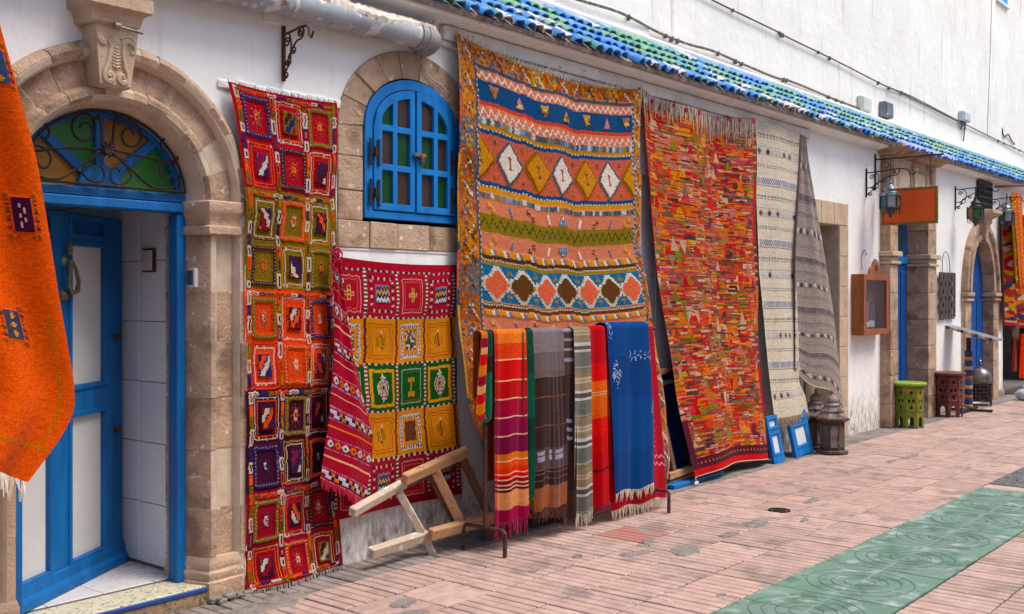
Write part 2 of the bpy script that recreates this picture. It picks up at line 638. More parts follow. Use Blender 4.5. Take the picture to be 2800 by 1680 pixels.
# little drain in the paving
mb = MB()
mb.lathe([(0.085, -0.012), (0.085, 0.006), (0.07, 0.008), (0.066, -0.004), (0.0, -0.004)], 20, cx=7.62, cy=-1.32)
for i in range(4):
    mb.box(7.565, 7.675, -1.36 + i * 0.024, -1.35 + i * 0.024, -0.004, 0.006)
tag(mb.build('floor_drain', M_IRON), 'small round dark drain cover set in the pink paving before the patchwork rug', 'drain')
# ================================================================ the low white house with its shop fronts
house = thing('low_house', 'long low whitewashed house front with blue and green tiled eaves and stone doorways', 'house', (2.0, 0.0, 0.0))
HI = Matrix.Translation((-2.0, 0, 0))


def part(name, mb, mat, parent=None, smooth=False):
    """a part of the house, written in street coordinates"""
    p = house if parent is None else parent
    return mb.build(name, mat, p, smooth, HI if p is house else None)


DX, DZ, KZ = 2.84, 2.17, 0.93        # first doorway: centre, springing height, flattening of the arch
WX = 4.95                            # arched window centre


def ell(xc, R_, zs, kz, a0, a1, n):
    return [(xc + R_ * math.cos(a0 + (a1 - a0) * i / n), zs + kz * R_ * math.sin(a0 + (a1 - a0) * i / n)) for i in range(n + 1)]


wall_loops = [
    rectloop(-4.0, 26.0, -0.06, 3.60),
    [(DX - 0.6, -0.03), (DX + 0.6, -0.03)] + ell(DX, 0.6, DZ, KZ, 0, PI, 24),
    archloop(WX, 0.47, 2.11, 2.72, 0.38),
    rectloop(7.72, 9.3, -0.03, 2.7),
    rectloop(11.2, 12.02, -0.03, 2.6),
    rectloop(13.42, 14.8, -0.03, 3.15),
    archloop(17.42, 0.66, -0.03, 1.7, 0.95, pw=1.7),
    rectloop(18.75, 22.5, -0.03, 2.7),
]
vs, fs = plate_mesh(wall_loops, 0.0, 0.3)
part('wall', MB().add(vs, fs), M_WALL)
# rooms behind the openings
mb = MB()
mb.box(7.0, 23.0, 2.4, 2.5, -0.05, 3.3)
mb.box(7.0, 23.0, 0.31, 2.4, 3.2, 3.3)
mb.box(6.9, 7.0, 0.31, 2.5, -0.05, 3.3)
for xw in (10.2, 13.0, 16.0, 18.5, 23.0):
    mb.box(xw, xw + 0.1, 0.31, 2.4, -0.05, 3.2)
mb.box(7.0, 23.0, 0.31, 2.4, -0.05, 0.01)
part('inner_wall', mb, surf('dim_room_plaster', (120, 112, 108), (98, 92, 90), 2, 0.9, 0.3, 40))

# ---- cornice under the tiles, hanging board
prof = [(0.0, 3.49), (-0.03, 3.49), (-0.06, 3.495), (-0.10, 3.502), (-0.15, 3.51), (-0.165, 3.518), (-0.165, 3.55), (0.0, 3.62)]


def along_x(prof, x0, x1):
    return MB().sweep([[(x0, y, z) for y, z in prof], [(x1, y, z) for y, z in prof]])


part('cornice', along_x(prof, -4.0, 13.15), M_TRIM)
part('cornice', along_x(prof, 15.15, 26.0), M_TRIM)
M_BOARD = surf('weathered_white_board', (214, 208, 200), (196, 188, 178), 5, 0.85, 0.4, 40, c3=(150, 132, 112), ds=9, thr=0.64, c4=(120, 96, 74), d4=24, thr4=0.74)
mb = MB()
mb.cbox(5.2, 11.05, -0.055, -0.001, 3.385, 3.483, 0.006)
mb.cbox(5.2, 11.05, -0.035, -0.001, 3.345, 3.3835, 0.004)
part('hanging_board', mb, M_BOARD)

# ---- tiled eaves
TILE_COL = {
    'b': surf('blue_glazed_tile', (34, 112, 196), (70, 144, 208), 14, 0.42, 0.3, 60, spec=0.45, c3=(112, 164, 190), ds=17, thr=0.57, rnd=0.14, c4=(206, 190, 178), d4=23, thr4=0.66),
    'd': surf('deep_blue_glazed_tile', (22, 98, 194), (48, 128, 208), 14, 0.42, 0.3, 60, spec=0.45, c3=(190, 170, 158), ds=19, thr=0.68, rnd=0.14),
    'g': surf('green_glazed_tile', (96, 152, 114), (128, 174, 138), 14, 0.42, 0.3, 60, spec=0.45, c3=(84, 146, 180), ds=15, thr=0.55, rnd=0.12, c4=(212, 204, 190), d4=25, thr4=0.68),
    't': surf('teal_glazed_tile', (60, 130, 140), (90, 152, 158), 14, 0.42, 0.3, 60, spec=0.45, c3=(196, 190, 176), ds=16, thr=0.64, rnd=0.14),
    'w': surf('chipped_tile', (226, 214, 204), (210, 192, 180), 14, 0.75, 0.6, 60, c3=(58, 118, 200), ds=21, thr=0.54, soft=0.03, rnd=0.1, c4=(150, 126, 110), d4=18, thr4=0.6),
    'p': surf('lilac_glazed_tile', (104, 140, 214), (140, 160, 224), 14, 0.35, 0.2, 60, spec=0.5, rnd=0.14, c3=(196, 186, 200), ds=19, thr=0.62),
}
EY, EZ, UY, UZ = -0.225, 3.55, 0.35, 4.0
sl = Vector((0, UY - EY, UZ - EZ))
SL = sl.length
sd = sl.normalized()
nrm = Vector((0, -sd.z, sd.y))
SM = Matrix((Vector((1, 0, 0)), sd, nrm)).transposed().to_4x4()


def tile_half(seed, L=0.225, r0=0.057, r1=0.046, n=6, chip=0.0):
    rd = random.Random(seed)
    mb = MB()
    th = 0.011
    vs, fs = [], []
    for j, (yy, r) in enumerate(((0.0, r0), (L * 0.5, (r0 + r1) / 2), (L, r1))):
        for k in range(n + 1):
            a = PI * k / n
            dy = rd.uniform(0, 0.03) * chip if j == 0 else 0
            vs.append((-r * math.cos(a), yy + dy, r * 0.92 * math.sin(a)))
    m = n + 1
    for j, (yy, r) in enumerate(((0.0, r0 - th), (L * 0.5, (r0 + r1) / 2 - th), (L, r1 - th))):
        for k in range(n + 1):
            a = PI * k / n
            vs.append((-r * math.cos(a), vs[j * m + k][1], r * 0.92 * math.sin(a)))
    for j in range(2):
        for k in range(n):
            fs.append((j * m + k, j * m + k + 1, (j + 1) * m + k + 1, (j + 1) * m + k))
            o = 3 * m
            fs.append((o + j * m + k + 1, o + j * m + k, o + (j + 1) * m + k, o + (j + 1) * m + k + 1))
    for k in range(n):
        fs.append((k + 1, k, 3 * m + k, 3 * m + k + 1))
    for j in range(2):
        fs.append((j * m, (j + 1) * m, 3 * m + (j + 1) * m, 3 * m + j * m))
    return mb.add(vs, fs)


HALF = [tile_half(k, chip=(0, 0.5, 1.0)[k]) for k in range(3)]
RT = {}


def rt_mesh(k, c):
    if (k, c) not in RT:
        RT[(k, c)] = HALF[k].mesh('roof_tile', TILE_COL[c], True)
    return RT[(k, c)]


spots = []
for i in range(184):
    x = 1.0 + i * 0.1195
    gtone = math.sin(x * 1.7) + 0.7 * math.sin(x * 4.1 + 1)
    for row in range(4):
        pr = random.random()
        if row == 0:
            c = 'b' if pr < 0.34 else 'd' if pr < 0.5 else 'w' if pr < 0.8 else 't' if pr < .9 else 'g'
            if x > 13:
                c = 'b' if pr < 0.5 else 'd'
        elif row == 1:
            c = 'g' if pr < 0.52 + 0.15 * gtone else 'b' if pr < 0.82 else 'd' if pr < 0.88 else 'w'
        elif row == 2:
            c = 'g' if pr < 0.68 + 0.1 * gtone else 'b' if pr < 0.9 else 't'
        else:
            c = 'b' if pr < 0.4 - 0.1 * gtone else 'g' if pr < 0.76 else 't' if pr < 0.94 else 'w'
        if 13.3 < x < 15.3 and row == 0:
            c = 'p'
        spots.append((x, row, c))
spots.sort(key=lambda s: (not visible((s[0], 0, 3.8), 0.02), s[0]))
far_t = {}
for i, (x, row, c) in enumerate(spots):
    s0 = (-0.005, 0.15, 0.31, 0.47)[row] + random.gauss(0, 0.008)
    if row == 0 and c == 'w' and random.random() < 0.18:
        continue
    base = Vector((x + random.gauss(0, 0.010) + (.03 if row % 2 else 0), EY, EZ)) + sd * s0 + nrm * (0.012 + 0.004 * row)
    if 13.3 < x < 15.3 and row == 0:
        base += Vector((0, -0.10, -0.06))
    Mx = Matrix.Translation(base) @ SM @ Matrix.Rotation(-0.10 + random.gauss(0, 0.02), 4, 'X') \
        @ Matrix.Rotation(random.gauss(0, 0.09 if row == 0 else 0.045), 4, 'Z') @ Matrix.Rotation(random.gauss(0, 0.05), 4, 'Y')
    k = 2 if c == 'w' else random.randrange(2) if row else random.randrange(3)
    if i < 295:
        link('roof_tile', rt_mesh(k, c), house, HI @ Mx)
    else:
        far_t.setdefault(c, MB()).add(HALF[k].v, HALF[k].f, Mx)
for c, mb in far_t.items():
    tag(part('far_roof_tiles', mb, TILE_COL[c], smooth=True), kind='stuff')
# mortar bed and the channel tiles between the rows
mb = MB()
bed = [(EY + 0.03, EZ - 0.02), (EY + 0.02, EZ + 0.008), (UY, UZ + 0.0), (UY, UZ - 0.12), (0.0, 3.56)]
mb.sweep([[(-4.0, y, z) for y, z in bed], [(26.0, y, z) for y, z in bed]])
part('roof_bed', mb, surf('roof_mortar', (168, 152, 138), (110, 94, 84), 20, 0.95, 0.9, 50, c3=(186, 172, 158), ds=12, thr=0.6))
mb = along_x([(0.30, 3.97), (0.29, 4.03), (0.31, 4.05), (0.46, 4.12), (0.46, 3.97)], -4.0, 26.0)
part('eaves_flashing', mb, M_TRIM)

# ================================================================ first doorway (arched, far left)
prof1 = [(0.475, 0.30), (0.475, 0.10), (0.512, -0.025), (0.53, -0.05), (0.56, -0.05), (0.578, -0.03), (0.583, -0.006),
         (0.70, -0.006), (0.703, -0.03), (0.716, -0.06), (0.742, -0.072), (0.768, -0.058), (0.78, -0.03), (0.782, 0.10), (0.78, 0.28)]
prof1 = [(r, y) if y < 0.2 else (r, y - 0.004) for r, y in prof1]
surround = part('door_surround', MB().sweep([[(DX + (r - 0.004) * math.cos(PI * i / 30) if r < .6 else DX + (r - .012) * math.cos(PI * i / 30), y + 0.004,
                                               DZ + (KZ + 0.2 * (r - 0.58)) * (r - 0.004) * math.sin(PI * i / 30)) for r, y in prof1] for i in range(31)]), M_MORTAR)


for side in (-1, 1):
    MB().sweep([[(DX + side * (r + (0.003 if r < 0.6 else -0.003)), y + 0.004, z) for r, y in prof1] for z in (0.05, 2.1)]).build('mortar_core', M_MORTAR, surround, True)


def arch_stone(parent, xc, zs, kz, prof, a0, a1, mat, n=5, name='stone', gap=0.0028):
    dy = random.gauss(0, 0.003)
    dr = random.gauss(0, 0.002)
    mb = MB()
    g = gap / prof[0][0]
    secs = []
    for i in range(n + 1):
        a = a0 + g + (a1 - a0 - 2 * g) * i / n
        secs.append([(xc + (r + dr) * math.cos(a), y + dy, zs + (kz + 0.2 * (r - 0.58)) * (r + dr) * math.sin(a)) for r, y in prof])
    mb.sweep(secs)
    return mb.build(name, mat, parent, True)


def jamb_stone(parent, xc, side, prof, z0, z1, mat, name='stone', gap=0.0026):
    dy = random.gauss(0, 0.003)
    mb = MB()
    mb.sweep([[(xc + side * r, y + dy, z) for r, y in prof] for z in (z0 + gap, (z0 + z1) / 2, z1 - gap)])
    return mb.build(name, mat, parent, True)


edges = [0, 16, 31, 45, 60, 74, 82, 98, 106, 120, 135, 150, 165, 180]
for a0, a1 in zip(edges[:-1], edges[1:]):
    if (a0, a1) == (82, 98):
        continue
    arch_stone(surround, DX, DZ, KZ, prof1, R(a0), R(a1), M_STONE)
for side in (-1, 1):
    zs_ = [0.24, 0.5, 0.82, 1.1, 1.4, 1.68, 1.985]
    for z0, z1 in zip(zs_[:-1], zs_[1:]):
        jamb_stone(surround, DX, side, prof1, z0 + (0.03 if side < 0 else 0) * (z0 > 0.3), z1 + (0.03 if side < 0 else 0) * (z1 < 1.9), M_STONE)

    def fat(e):
        out = []
        for r, y in ((0.475, 0.29), (0.475, 0.09), (0.52, -0.052), (0.56, -0.058), (0.60, -0.048), (0.68, -0.045), (0.73, -0.055), (0.765, -0.05), (0.775, 0.0), (0.775, 0.29)):
            rr = r - e * .6 if r < 0.55 else r + e * (0.25 if r > .7 else 1)
            out.append((rr, y - e * (0.35 if r > .7 else 0.8) if y < 0.1 else y))
        return out
    mb = MB()
    mb.sweep([[(DX + side * r, y, z) for r, y in fat(e)] for e, z in ((0.0, 1.985), (0.028, 1.992), (0.03, 2.028), (0.005, 2.036), (0.004, 2.07), (0.03, 2.10), (0.04, 2.112), (0.04, 2.162), (0.03, 2.17))])
    mb.build('impost', M_STONE, surround, True)
    mb = MB()
    mb.sweep([[(DX + side * r, y, z) for r, y in fat(e)] for e, z in ((0.03, 0.02), (0.03, 0.11), (0.014, 0.118), (0.024, 0.14), (0.024, 0.158), (0.008, 0.172), (0.014, 0.19), (0.012, 0.212), (0.0, 0.24))])
    mb.build('plinth_stone', M_STONE, surround, True)
# rubble foot beside the step
mb = MB()
for i in range(16):
    x, z = random.uniform(3.37, 3.60), random.uniform(0, 0.03)
    s_ = random.uniform(0.015, 0.034)
    mb.cbox(x - s_, x + s_, -0.09 - random.uniform(0, .03), 0.0, z - s_ * .6, z + s_ * .6, s_ * .25, jit=0.006)
tag(mb.build('rubble_foot', M_CONC, surround), kind='stuff')

# keystone with carved scrolls and its capital
mb = MB()
KC = 2.772
mb.sweep([[(KC - w, 0.02, z), (KC - w, yf, z), (KC + w, yf, z), (KC + w, 0.02, z)] for w, yf, z in
          ((0.079, -0.11, 2.682), (0.082, -0.122, 2.692), (0.099, -0.132, 2.84), (0.114, -0.14, 2.975))])
key = mb.build('keystone', M_STONE2, surround)
KF = lambda px, py, d=0.0: (KC + (px - 725) * 0.000255, -0.139 - d + (py - 130) * 0.00025 * 0.06, 2.968 - (py - 130) * 0.00025)
mb = MB()
sc = [(1010, 500), (1040, 560), (1090, 520), (1080, 420), (990, 360), (900, 370), (850, 470), (860, 650), (900, 850), (960, 1010), (950, 1130), (860, 1180), (790, 1120), (800, 1040), (860, 1030), (880, 1090)]
mb.tube([KF(x, y) for x, y in smooth_path(sc, 5)], [0.008 + 0.008 * min(1, i / 20) * min(1, (75 - i) / 20 + .3) for i in range(76)], 6)
mb.tube([KF(1450 - x, y) for x, y in smooth_path(sc[5:], 5)], 0.015, 6)
mb.tube([KF(x, y) for x, y in smooth_path([(330, 300), (380, 400), (450, 450), (470, 420)], 4)], [0.016] * 13, 6)
for y in range(470, 860, 62):
    mb.tube([KF(640, y + 20), KF(725, y + 55), KF(810, y + 20)], [0.006, 0.013, 0.006], 5)
mb.tube([KF(800, 330), KF(900, 270), KF(1020, 280), KF(1110, 360)], 0.009, 5)
mb.build('carved_scroll', M_STONE2, surround, True)
mb = MB()
secs = []
for e, z in ((0.0, 2.976), (0.012, 2.984), (0.013, 3.0), (0.015, 3.005), (0.02, 3.03), (0.03, 3.042), (0.045, 3.048), (0.05, 3.052), (0.05, 3.115), (0.02, 3.12)):
    w, yf = 0.118 + e, -0.15 - e * 1.4
    secs.append([(KC - 0.02 - w, 0.02, z), (KC - 0.02 - w, yf, z), (KC - 0.02 + w, yf, z), (KC - 0.02 + w, 0.02, z)])
mb.sweep(secs)
mb.cbox(KC - 0.13, KC + 0.09, -0.14, 0.02, 3.121, 3.4, 0.01)
mb.build('capital', M_STONE2, surround)

# ---- step, corridor
M_TERR = surf('speckled_terrazzo', (206, 198, 172), (196, 188, 160), 10, 0.5, 0.1, 60, c3=(112, 118, 104), ds=42, thr=0.57, soft=0.02, c4=(150, 140, 118), d4=60, thr4=0.6)
M_RISER = surf('brown_aggregate', (168, 140, 108), (130, 106, 82), 30, 0.9, 0.7, 80, c3=(92, 80, 66), ds=40, thr=0.56)
mb = MB()
mb.cbox(DX - 0.52, 3.342, -0.052, 0.20, -0.02, 0.098, 0.004)
step = part('door_step', mb, M_TERR)
mb = MB()
mb.cbox(DX - 0.52, 3.34, -0.066, -0.0525, 0.068, 0.094, 0.005)
mb.build('step_edging', surf('blue_edging', (40, 74, 140), (30, 62, 124), 8, 0.5, 0.2, 60), step)
mb = MB()
mb.box(DX - 0.52, 3.34, -0.058, -0.053, -0.02, 0.066)
mb.build('riser', M_RISER, step)
M_FLOOR = surf('white_floor_tile', (212, 206, 204), (204, 198, 198), 3, 0.3, 0.05, 20, spec=0.5, c3=(170, 162, 156), ds=6, thr=0.66, rnd=0.03)
M_GROUT = surf('grey_grout', (120, 116, 114), (96, 92, 92), 9, 0.9, 0.3, 60)
mb = MB().box(1.9, 3.5, 0.201, 3.2, 0.0, 0.10)
floor = part('corridor_floor', mb, M_GROUT)
for i in range(5):
    for j in range(8):
        x0, y0 = 1.99 + i * 0.30, 0.205 + j * 0.37
        MB().cbox(x0 + 0.002, x0 + 0.298, y0 + 0.002, y0 + 0.368, 0.101, 0.108, 0.002).build('floor_tile', M_FLOOR, floor)
M_WT = surf('white_wall_tile', (224, 225, 224), (214, 216, 217), 1.5, 0.2, 0.05, 12, spec=0.55, rnd=0.03)
mb = MB()
mb.box(3.345, 3.45, 0.30, 3.2, 0.1, 2.6)
cw = part('corridor_wall', mb, M_GROUT)
for j in range(7):
    y0, y1 = 0.32 + (j - 1) * 0.29, 0.32 + j * 0.29
    y0 = max(y0, 0.303)
    for k in range(7):
        z0 = 0.128 + k * 0.3455
        MB().cbox(3.336, 3.346, y0 + 0.002, y1 - 0.002, z0 + 0.002, min(z0 + 0.3435, 2.58), 0.002).build('wall_tile', M_WT, cw)
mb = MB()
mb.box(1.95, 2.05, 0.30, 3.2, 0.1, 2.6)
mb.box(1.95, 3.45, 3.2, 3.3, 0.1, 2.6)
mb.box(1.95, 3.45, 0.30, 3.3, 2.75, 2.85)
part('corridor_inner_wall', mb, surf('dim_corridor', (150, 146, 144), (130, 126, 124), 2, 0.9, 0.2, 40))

# ---- blue frame, fanlight, grille
mb = MB()
for sx in (-1, 1):
    x0, x1 = (DX + 0.42, DX + 0.476) if sx > 0 else (DX - 0.476, DX - 0.42)
    mb.cbox(x0, x1, 0.10, 0.19, 0.098, 2.10, 0.006)
frame = part('door_frame', mb, M_BLUE)
mb = MB()
mb.cbox(DX - 0.476, DX + 0.476, 0.085, 0.20, 2.105, 2.155, 0.006)
mb.cbox(DX - 0.476, DX + 0.476, 0.10, 0.19, 2.157, 2.205, 0.006)
mb.build('transom', M_BLUE, frame)
FZ = 2.17
ring_o = ell(DX, 0.48, FZ, KZ, R(4), R(176), 30)
ring_i = ell(DX, 0.43, FZ, KZ, R(176), R(4), 30)
vs, fs = plate_mesh([ring_o + ring_i], 0.12, 0.185)
mb = MB().add(vs, fs)
fan = part('fanlight', mb, M_BLUE)
hub = ell(DX - 0.01, 0.125, 2.207, 0.95, 0, PI, 14)
vs, fs = plate_mesh([hub], 0.115, 0.18, 0.004)
MB().add(vs, fs).build('hub', M_BLUE, fan)
for a in (45, 90, 135):
    c, s_ = math.cos(R(a)), math.sin(R(a))
    MB().beam((DX - 0.01 + 0.11 * c, 0.15, 2.207 + 0.105 * s_), (DX - 0.01 + 0.44 * c, 0.15, FZ + 0.03 + KZ * 0.415 * s_), 0.05, 0.048, (0, -1, 0)).build('spoke', M_BLUE, fan)


def glass(name, col, rough=0.25, tr=0.55):
    if name in MATS:
        return MATS[name]
    m = bpy.data.materials.new(name)
    MATS[name] = m
    t = NT(m)
    pos = t.n('ShaderNodeNewGeometry').outputs['Position']
    n1 = t.noise(pos, 120, 3, 0.6)
    t.finish(L4(col), rough, 0, 0.2, n1, 0.5, 0.004, **{'Transmission Weight': tr})
    return m


G_GREEN, G_AMBER = glass('green_glass', (36, 122, 30), 0.3, 0.25), glass('amber_glass', (160, 104, 12), 0.3, 0.2)
for k, (a0, a1) in enumerate(((0, 45), (45, 90), (90, 135), (135, 180))):
    lp = [(DX - 0.01, 2.208)] + [(x, max(z, 2.208)) for x, z in ell(DX, 0.45, FZ, KZ, R(max(a0, 5)), R(min(a1, 175)), 10)]
    vs, fs = plate_mesh([lp], 0.148, 0.154)
    MB().add(vs, fs).build('pane', (G_GREEN, G_AMBER)[k % 2], fan)
grille = MB()
gy = 0.075
g3 = lambda L_: [(x, gy, z) for x, z in L_]
outer = ell(DX, 0.455, FZ, KZ, R(6), R(174), 36)
grille.tube(g3(outer), 0.007, 6)
grille.tube([(DX - 0.455, gy, 2.215), (DX + 0.455, gy, 2.215)], 0.007, 6)
iron = part('iron_grille', grille, M_IRON, smooth=True)
cz = 2.40
scrolls = []
for sx in (-1, 1):
    scrolls.append([(DX + sx * a * .95, b) for a, b in [(0.0, cz)] + [(0.25, cz - 0.02), (0.38, cz - 0.045)] + spiral((0.36, cz + 0.04), 0.085, 0.03, -0.8, R(-60), 14, -1)])
    scrolls.append([(DX + sx * a * .95, b) for a, b in [(0.03, cz + 0.02), (0.035, cz + 0.10), (0.05, cz + 0.17)] + spiral((0.13, cz + 0.085), 0.085, 0.025, -1.35, R(140), 24)])
    scrolls.append([(DX + sx * a * .95, b) for a, b in [(0.02, cz - 0.01), (0.14, cz - 0.09), (0.25, cz - 0.165), (0.34, 2.225), (0.42, 2.25), (0.445, 2.31), (0.42, 2.37), (0.36, 2.375), (0.315, 2.34), (0.32, 2.29), (0.36, 2.275), (0.385, 2.30)]])
    scrolls.append([(DX + sx * a * .95, b) for a, b in [(0.01, cz - 0.02), (0.09, cz - 0.05), (0.14, cz - 0.12), (0.10, 2.235), (0.03, 2.235), (0.02, 2.29), (0.055, 2.315), (0.075, 2.29)]])
for k, sc in enumerate(scrolls):
    MB().tube(g3(smooth_path(sc, 4)), 0.0065, 6).build('scroll', M_IRON, iron, True)
mb = MB()
for k in range(9):
    a = 2 * PI * k / 9
    mb.tube([(DX, gy - 0.012, cz), (DX + 0.03 * math.cos(a), gy - 0.02, cz + 0.03 * math.sin(a)), (DX + 0.045 * math.cos(a), gy - 0.008, cz + 0.045 * math.sin(a))], [0.008, 0.009, 0.003], 5)
mb.build('rosette', M_IRON, iron, True)

# ---- the open door leaf
LM = Matrix.Translation((2.37, 0.165, 0)) @ Matrix.Rotation(R(32.2), 4, 'Z')
hx = [(0.03, 0.36), (0.57, 0.91)]
hz = [(0.24, 1.005), (1.175, 1.925), (1.99, 2.065)]
lp = [rectloop(0, 1.12, 0.112, 2.10)] + [rectloop(a, b, c, d) for a, b in hx for c, d in hz]
vs, fs = plate_mesh(lp, 0.0, 0.045, 0.004)
leaf = MB().add(vs, fs).build('door', M_BLUE, house, M=HI @ LM)
for a, b in hx:
    for c, d in hz:
        MB().cbox(a - 0.002, b + 0.002, 0.016, 0.034, c - 0.002, d + 0.002, 0.003).build('door_panel', M_CREAM if c < 1.9 else M_BLUE, leaf)
        vs, fs = plate_mesh([rectloop(a - 0.028, b + 0.028, c - 0.028, d + 0.028), rectloop(a, b, c, d)[::-1]], -0.011, -0.001, 0.003)
        MB().add(vs, fs).build('panel_moulding', M_BLUE, leaf)
mb = MB()
mb.sweep([[(x, -0.001, 0.225), (x, -0.018, 0.215), (x, -0.022, 0.17), (x, -0.045, 0.15), (x, -0.05, 0.113), (x, -0.001, 0.113)] for x in (0.0, 1.135)])
mb.build('weather_bar', M_BLUE, leaf)
M_BRASS = surf('verdigris_brass', (104, 110, 82), (132, 112, 72), 30, 0.5, 0.5, 60, metal=0.6, c3=(96, 150, 136), ds=26, thr=0.56)
mb = MB()
mb.lathe([(0.035, 0), (0.034, 0.012), (0.024, 0.02), (0.012, 0.03), (0.01, 0.045)], 14, Matrix.Translation((0.50, 0, 1.84)) @ Matrix.Rotation(PI / 2, 4, 'X'))
mb.tube([(0.50, -0.04, 1.84), (0.475, -0.05, 1.77), (0.47, -0.05, 1.71), (0.50, -0.05, 1.67), (0.55, -0.05, 1.68), (0.565, -0.05, 1.73), (0.535, -0.05, 1.80), (0.505, -0.04, 1.84)], [0.014, 0.012, 0.012, 0.016, 0.014, 0.011, 0.010, 0.012], 7)
mb.lathe([(0.034, 0), (0.032, 0.014), (0.018, 0.03), (0.0, 0.032)], 12, Matrix.Translation((0.49, 0, 1.66)) @ Matrix.Rotation(PI / 2, 4, 'X'))
mb.lathe([(0.012, -0.03), (0.02, 0), (0.008, 0.03), (0.0, 0.045)], 8, Matrix.Translation((0.50, -0.035, 1.90)))
mb.build('door_knocker', M_BRASS, leaf, True)
for z in (1.42, 0.885):
    MB().lathe([(0.016, 0), (0.014, 0.02), (0.02, 0.032), (0.012, 0.042), (0.0, 0.043)], 12, Matrix.Translation((1.03, 0, z)) @ Matrix.Rotation(PI / 2, 4, 'X')).build('lock', M_RUST, leaf, True)
mb = MB()
mb.add([(0.13, 0.0125, 0.87), (0.20, 0.0128, 0.862), (0.205, 0.0128, 0.945), (0.15, 0.0125, 0.955)], [(0, 1, 2, 3)])
mb.build('paper_note', surf('white_paper', (226, 226, 232), (206, 208, 220), 20, 0.8, 0.1, 30), leaf)
# ================================================================ arched window with its stone surround
WS, WRISE, WHW, WB = 2.72, 0.345, 0.44, 2.145


def wz_arch(x, hw, rise):
    k = max(0.0, 1 - ((x - WX) / hw) ** 2)
    return WS + rise * math.sqrt(k)


ws = part('window_surround', MB().add(*plate_mesh([archloop(WX, 0.642, 1.955, 2.70, 0.545), archloop(WX, 0.46, 2.12, 2.72, 0.37)], -0.004, 0.12)), M_MORTAR)


def polar(a, hw, rise, zs):
    return (WX + hw * math.cos(a), zs + rise * math.sin(a))


va = [0, 24, 47, 66, 84, 103, 122, 142, 160, 180]
for a0, a1 in zip(va[:-1], va[1:]):
    g = R(0.5)
    n = 5
    lo = [polar(R(a0) + g + (R(a1) - R(a0) - 2 * g) * i / n, 0.445, 0.355, 2.72) for i in range(n + 1)]
    hi = [polar(R(a0) + g + (R(a1) - R(a0) - 2 * g) * i / n, 0.65, 0.55, 2.70) for i in range(n + 1)]
    yy = -0.012 + random.gauss(0, 0.003)
    vs, fs = plate_mesh([hi + lo[::-1]], yy, 0.11, 0.003)
    MB().add(vs, fs).build('stone', M_STONE, ws)
for side in (-1, 1):
    zc = [2.125, 2.31, 2.52, 2.718] if side < 0 else [2.125, 2.40, 2.60, 2.718]
    for z0, z1 in zip(zc[:-1], zc[1:]):
        x0, x1 = (WX - 0.65, WX - 0.445) if side < 0 else (WX + 0.445, WX + 0.65)
        MB().cbox(x0, x1, -0.012 + random.gauss(0, 0.003), 0.11, z0 + 0.002, z1 - 0.002, 0.005, jit=0.002).build('stone', M_STONE, ws)
xs_ = [4.30, 4.56, 4.80, 5.10, 5.38, 5.60]
for x0, x1 in zip(xs_[:-1], xs_[1:]):
    MB().cbox(x0 + 0.002, x1 - 0.002, -0.014 + random.gauss(0, 0.003), 0.11, 1.955, 2.122, 0.005, jit=0.002).build('stone', M_STONE, ws)

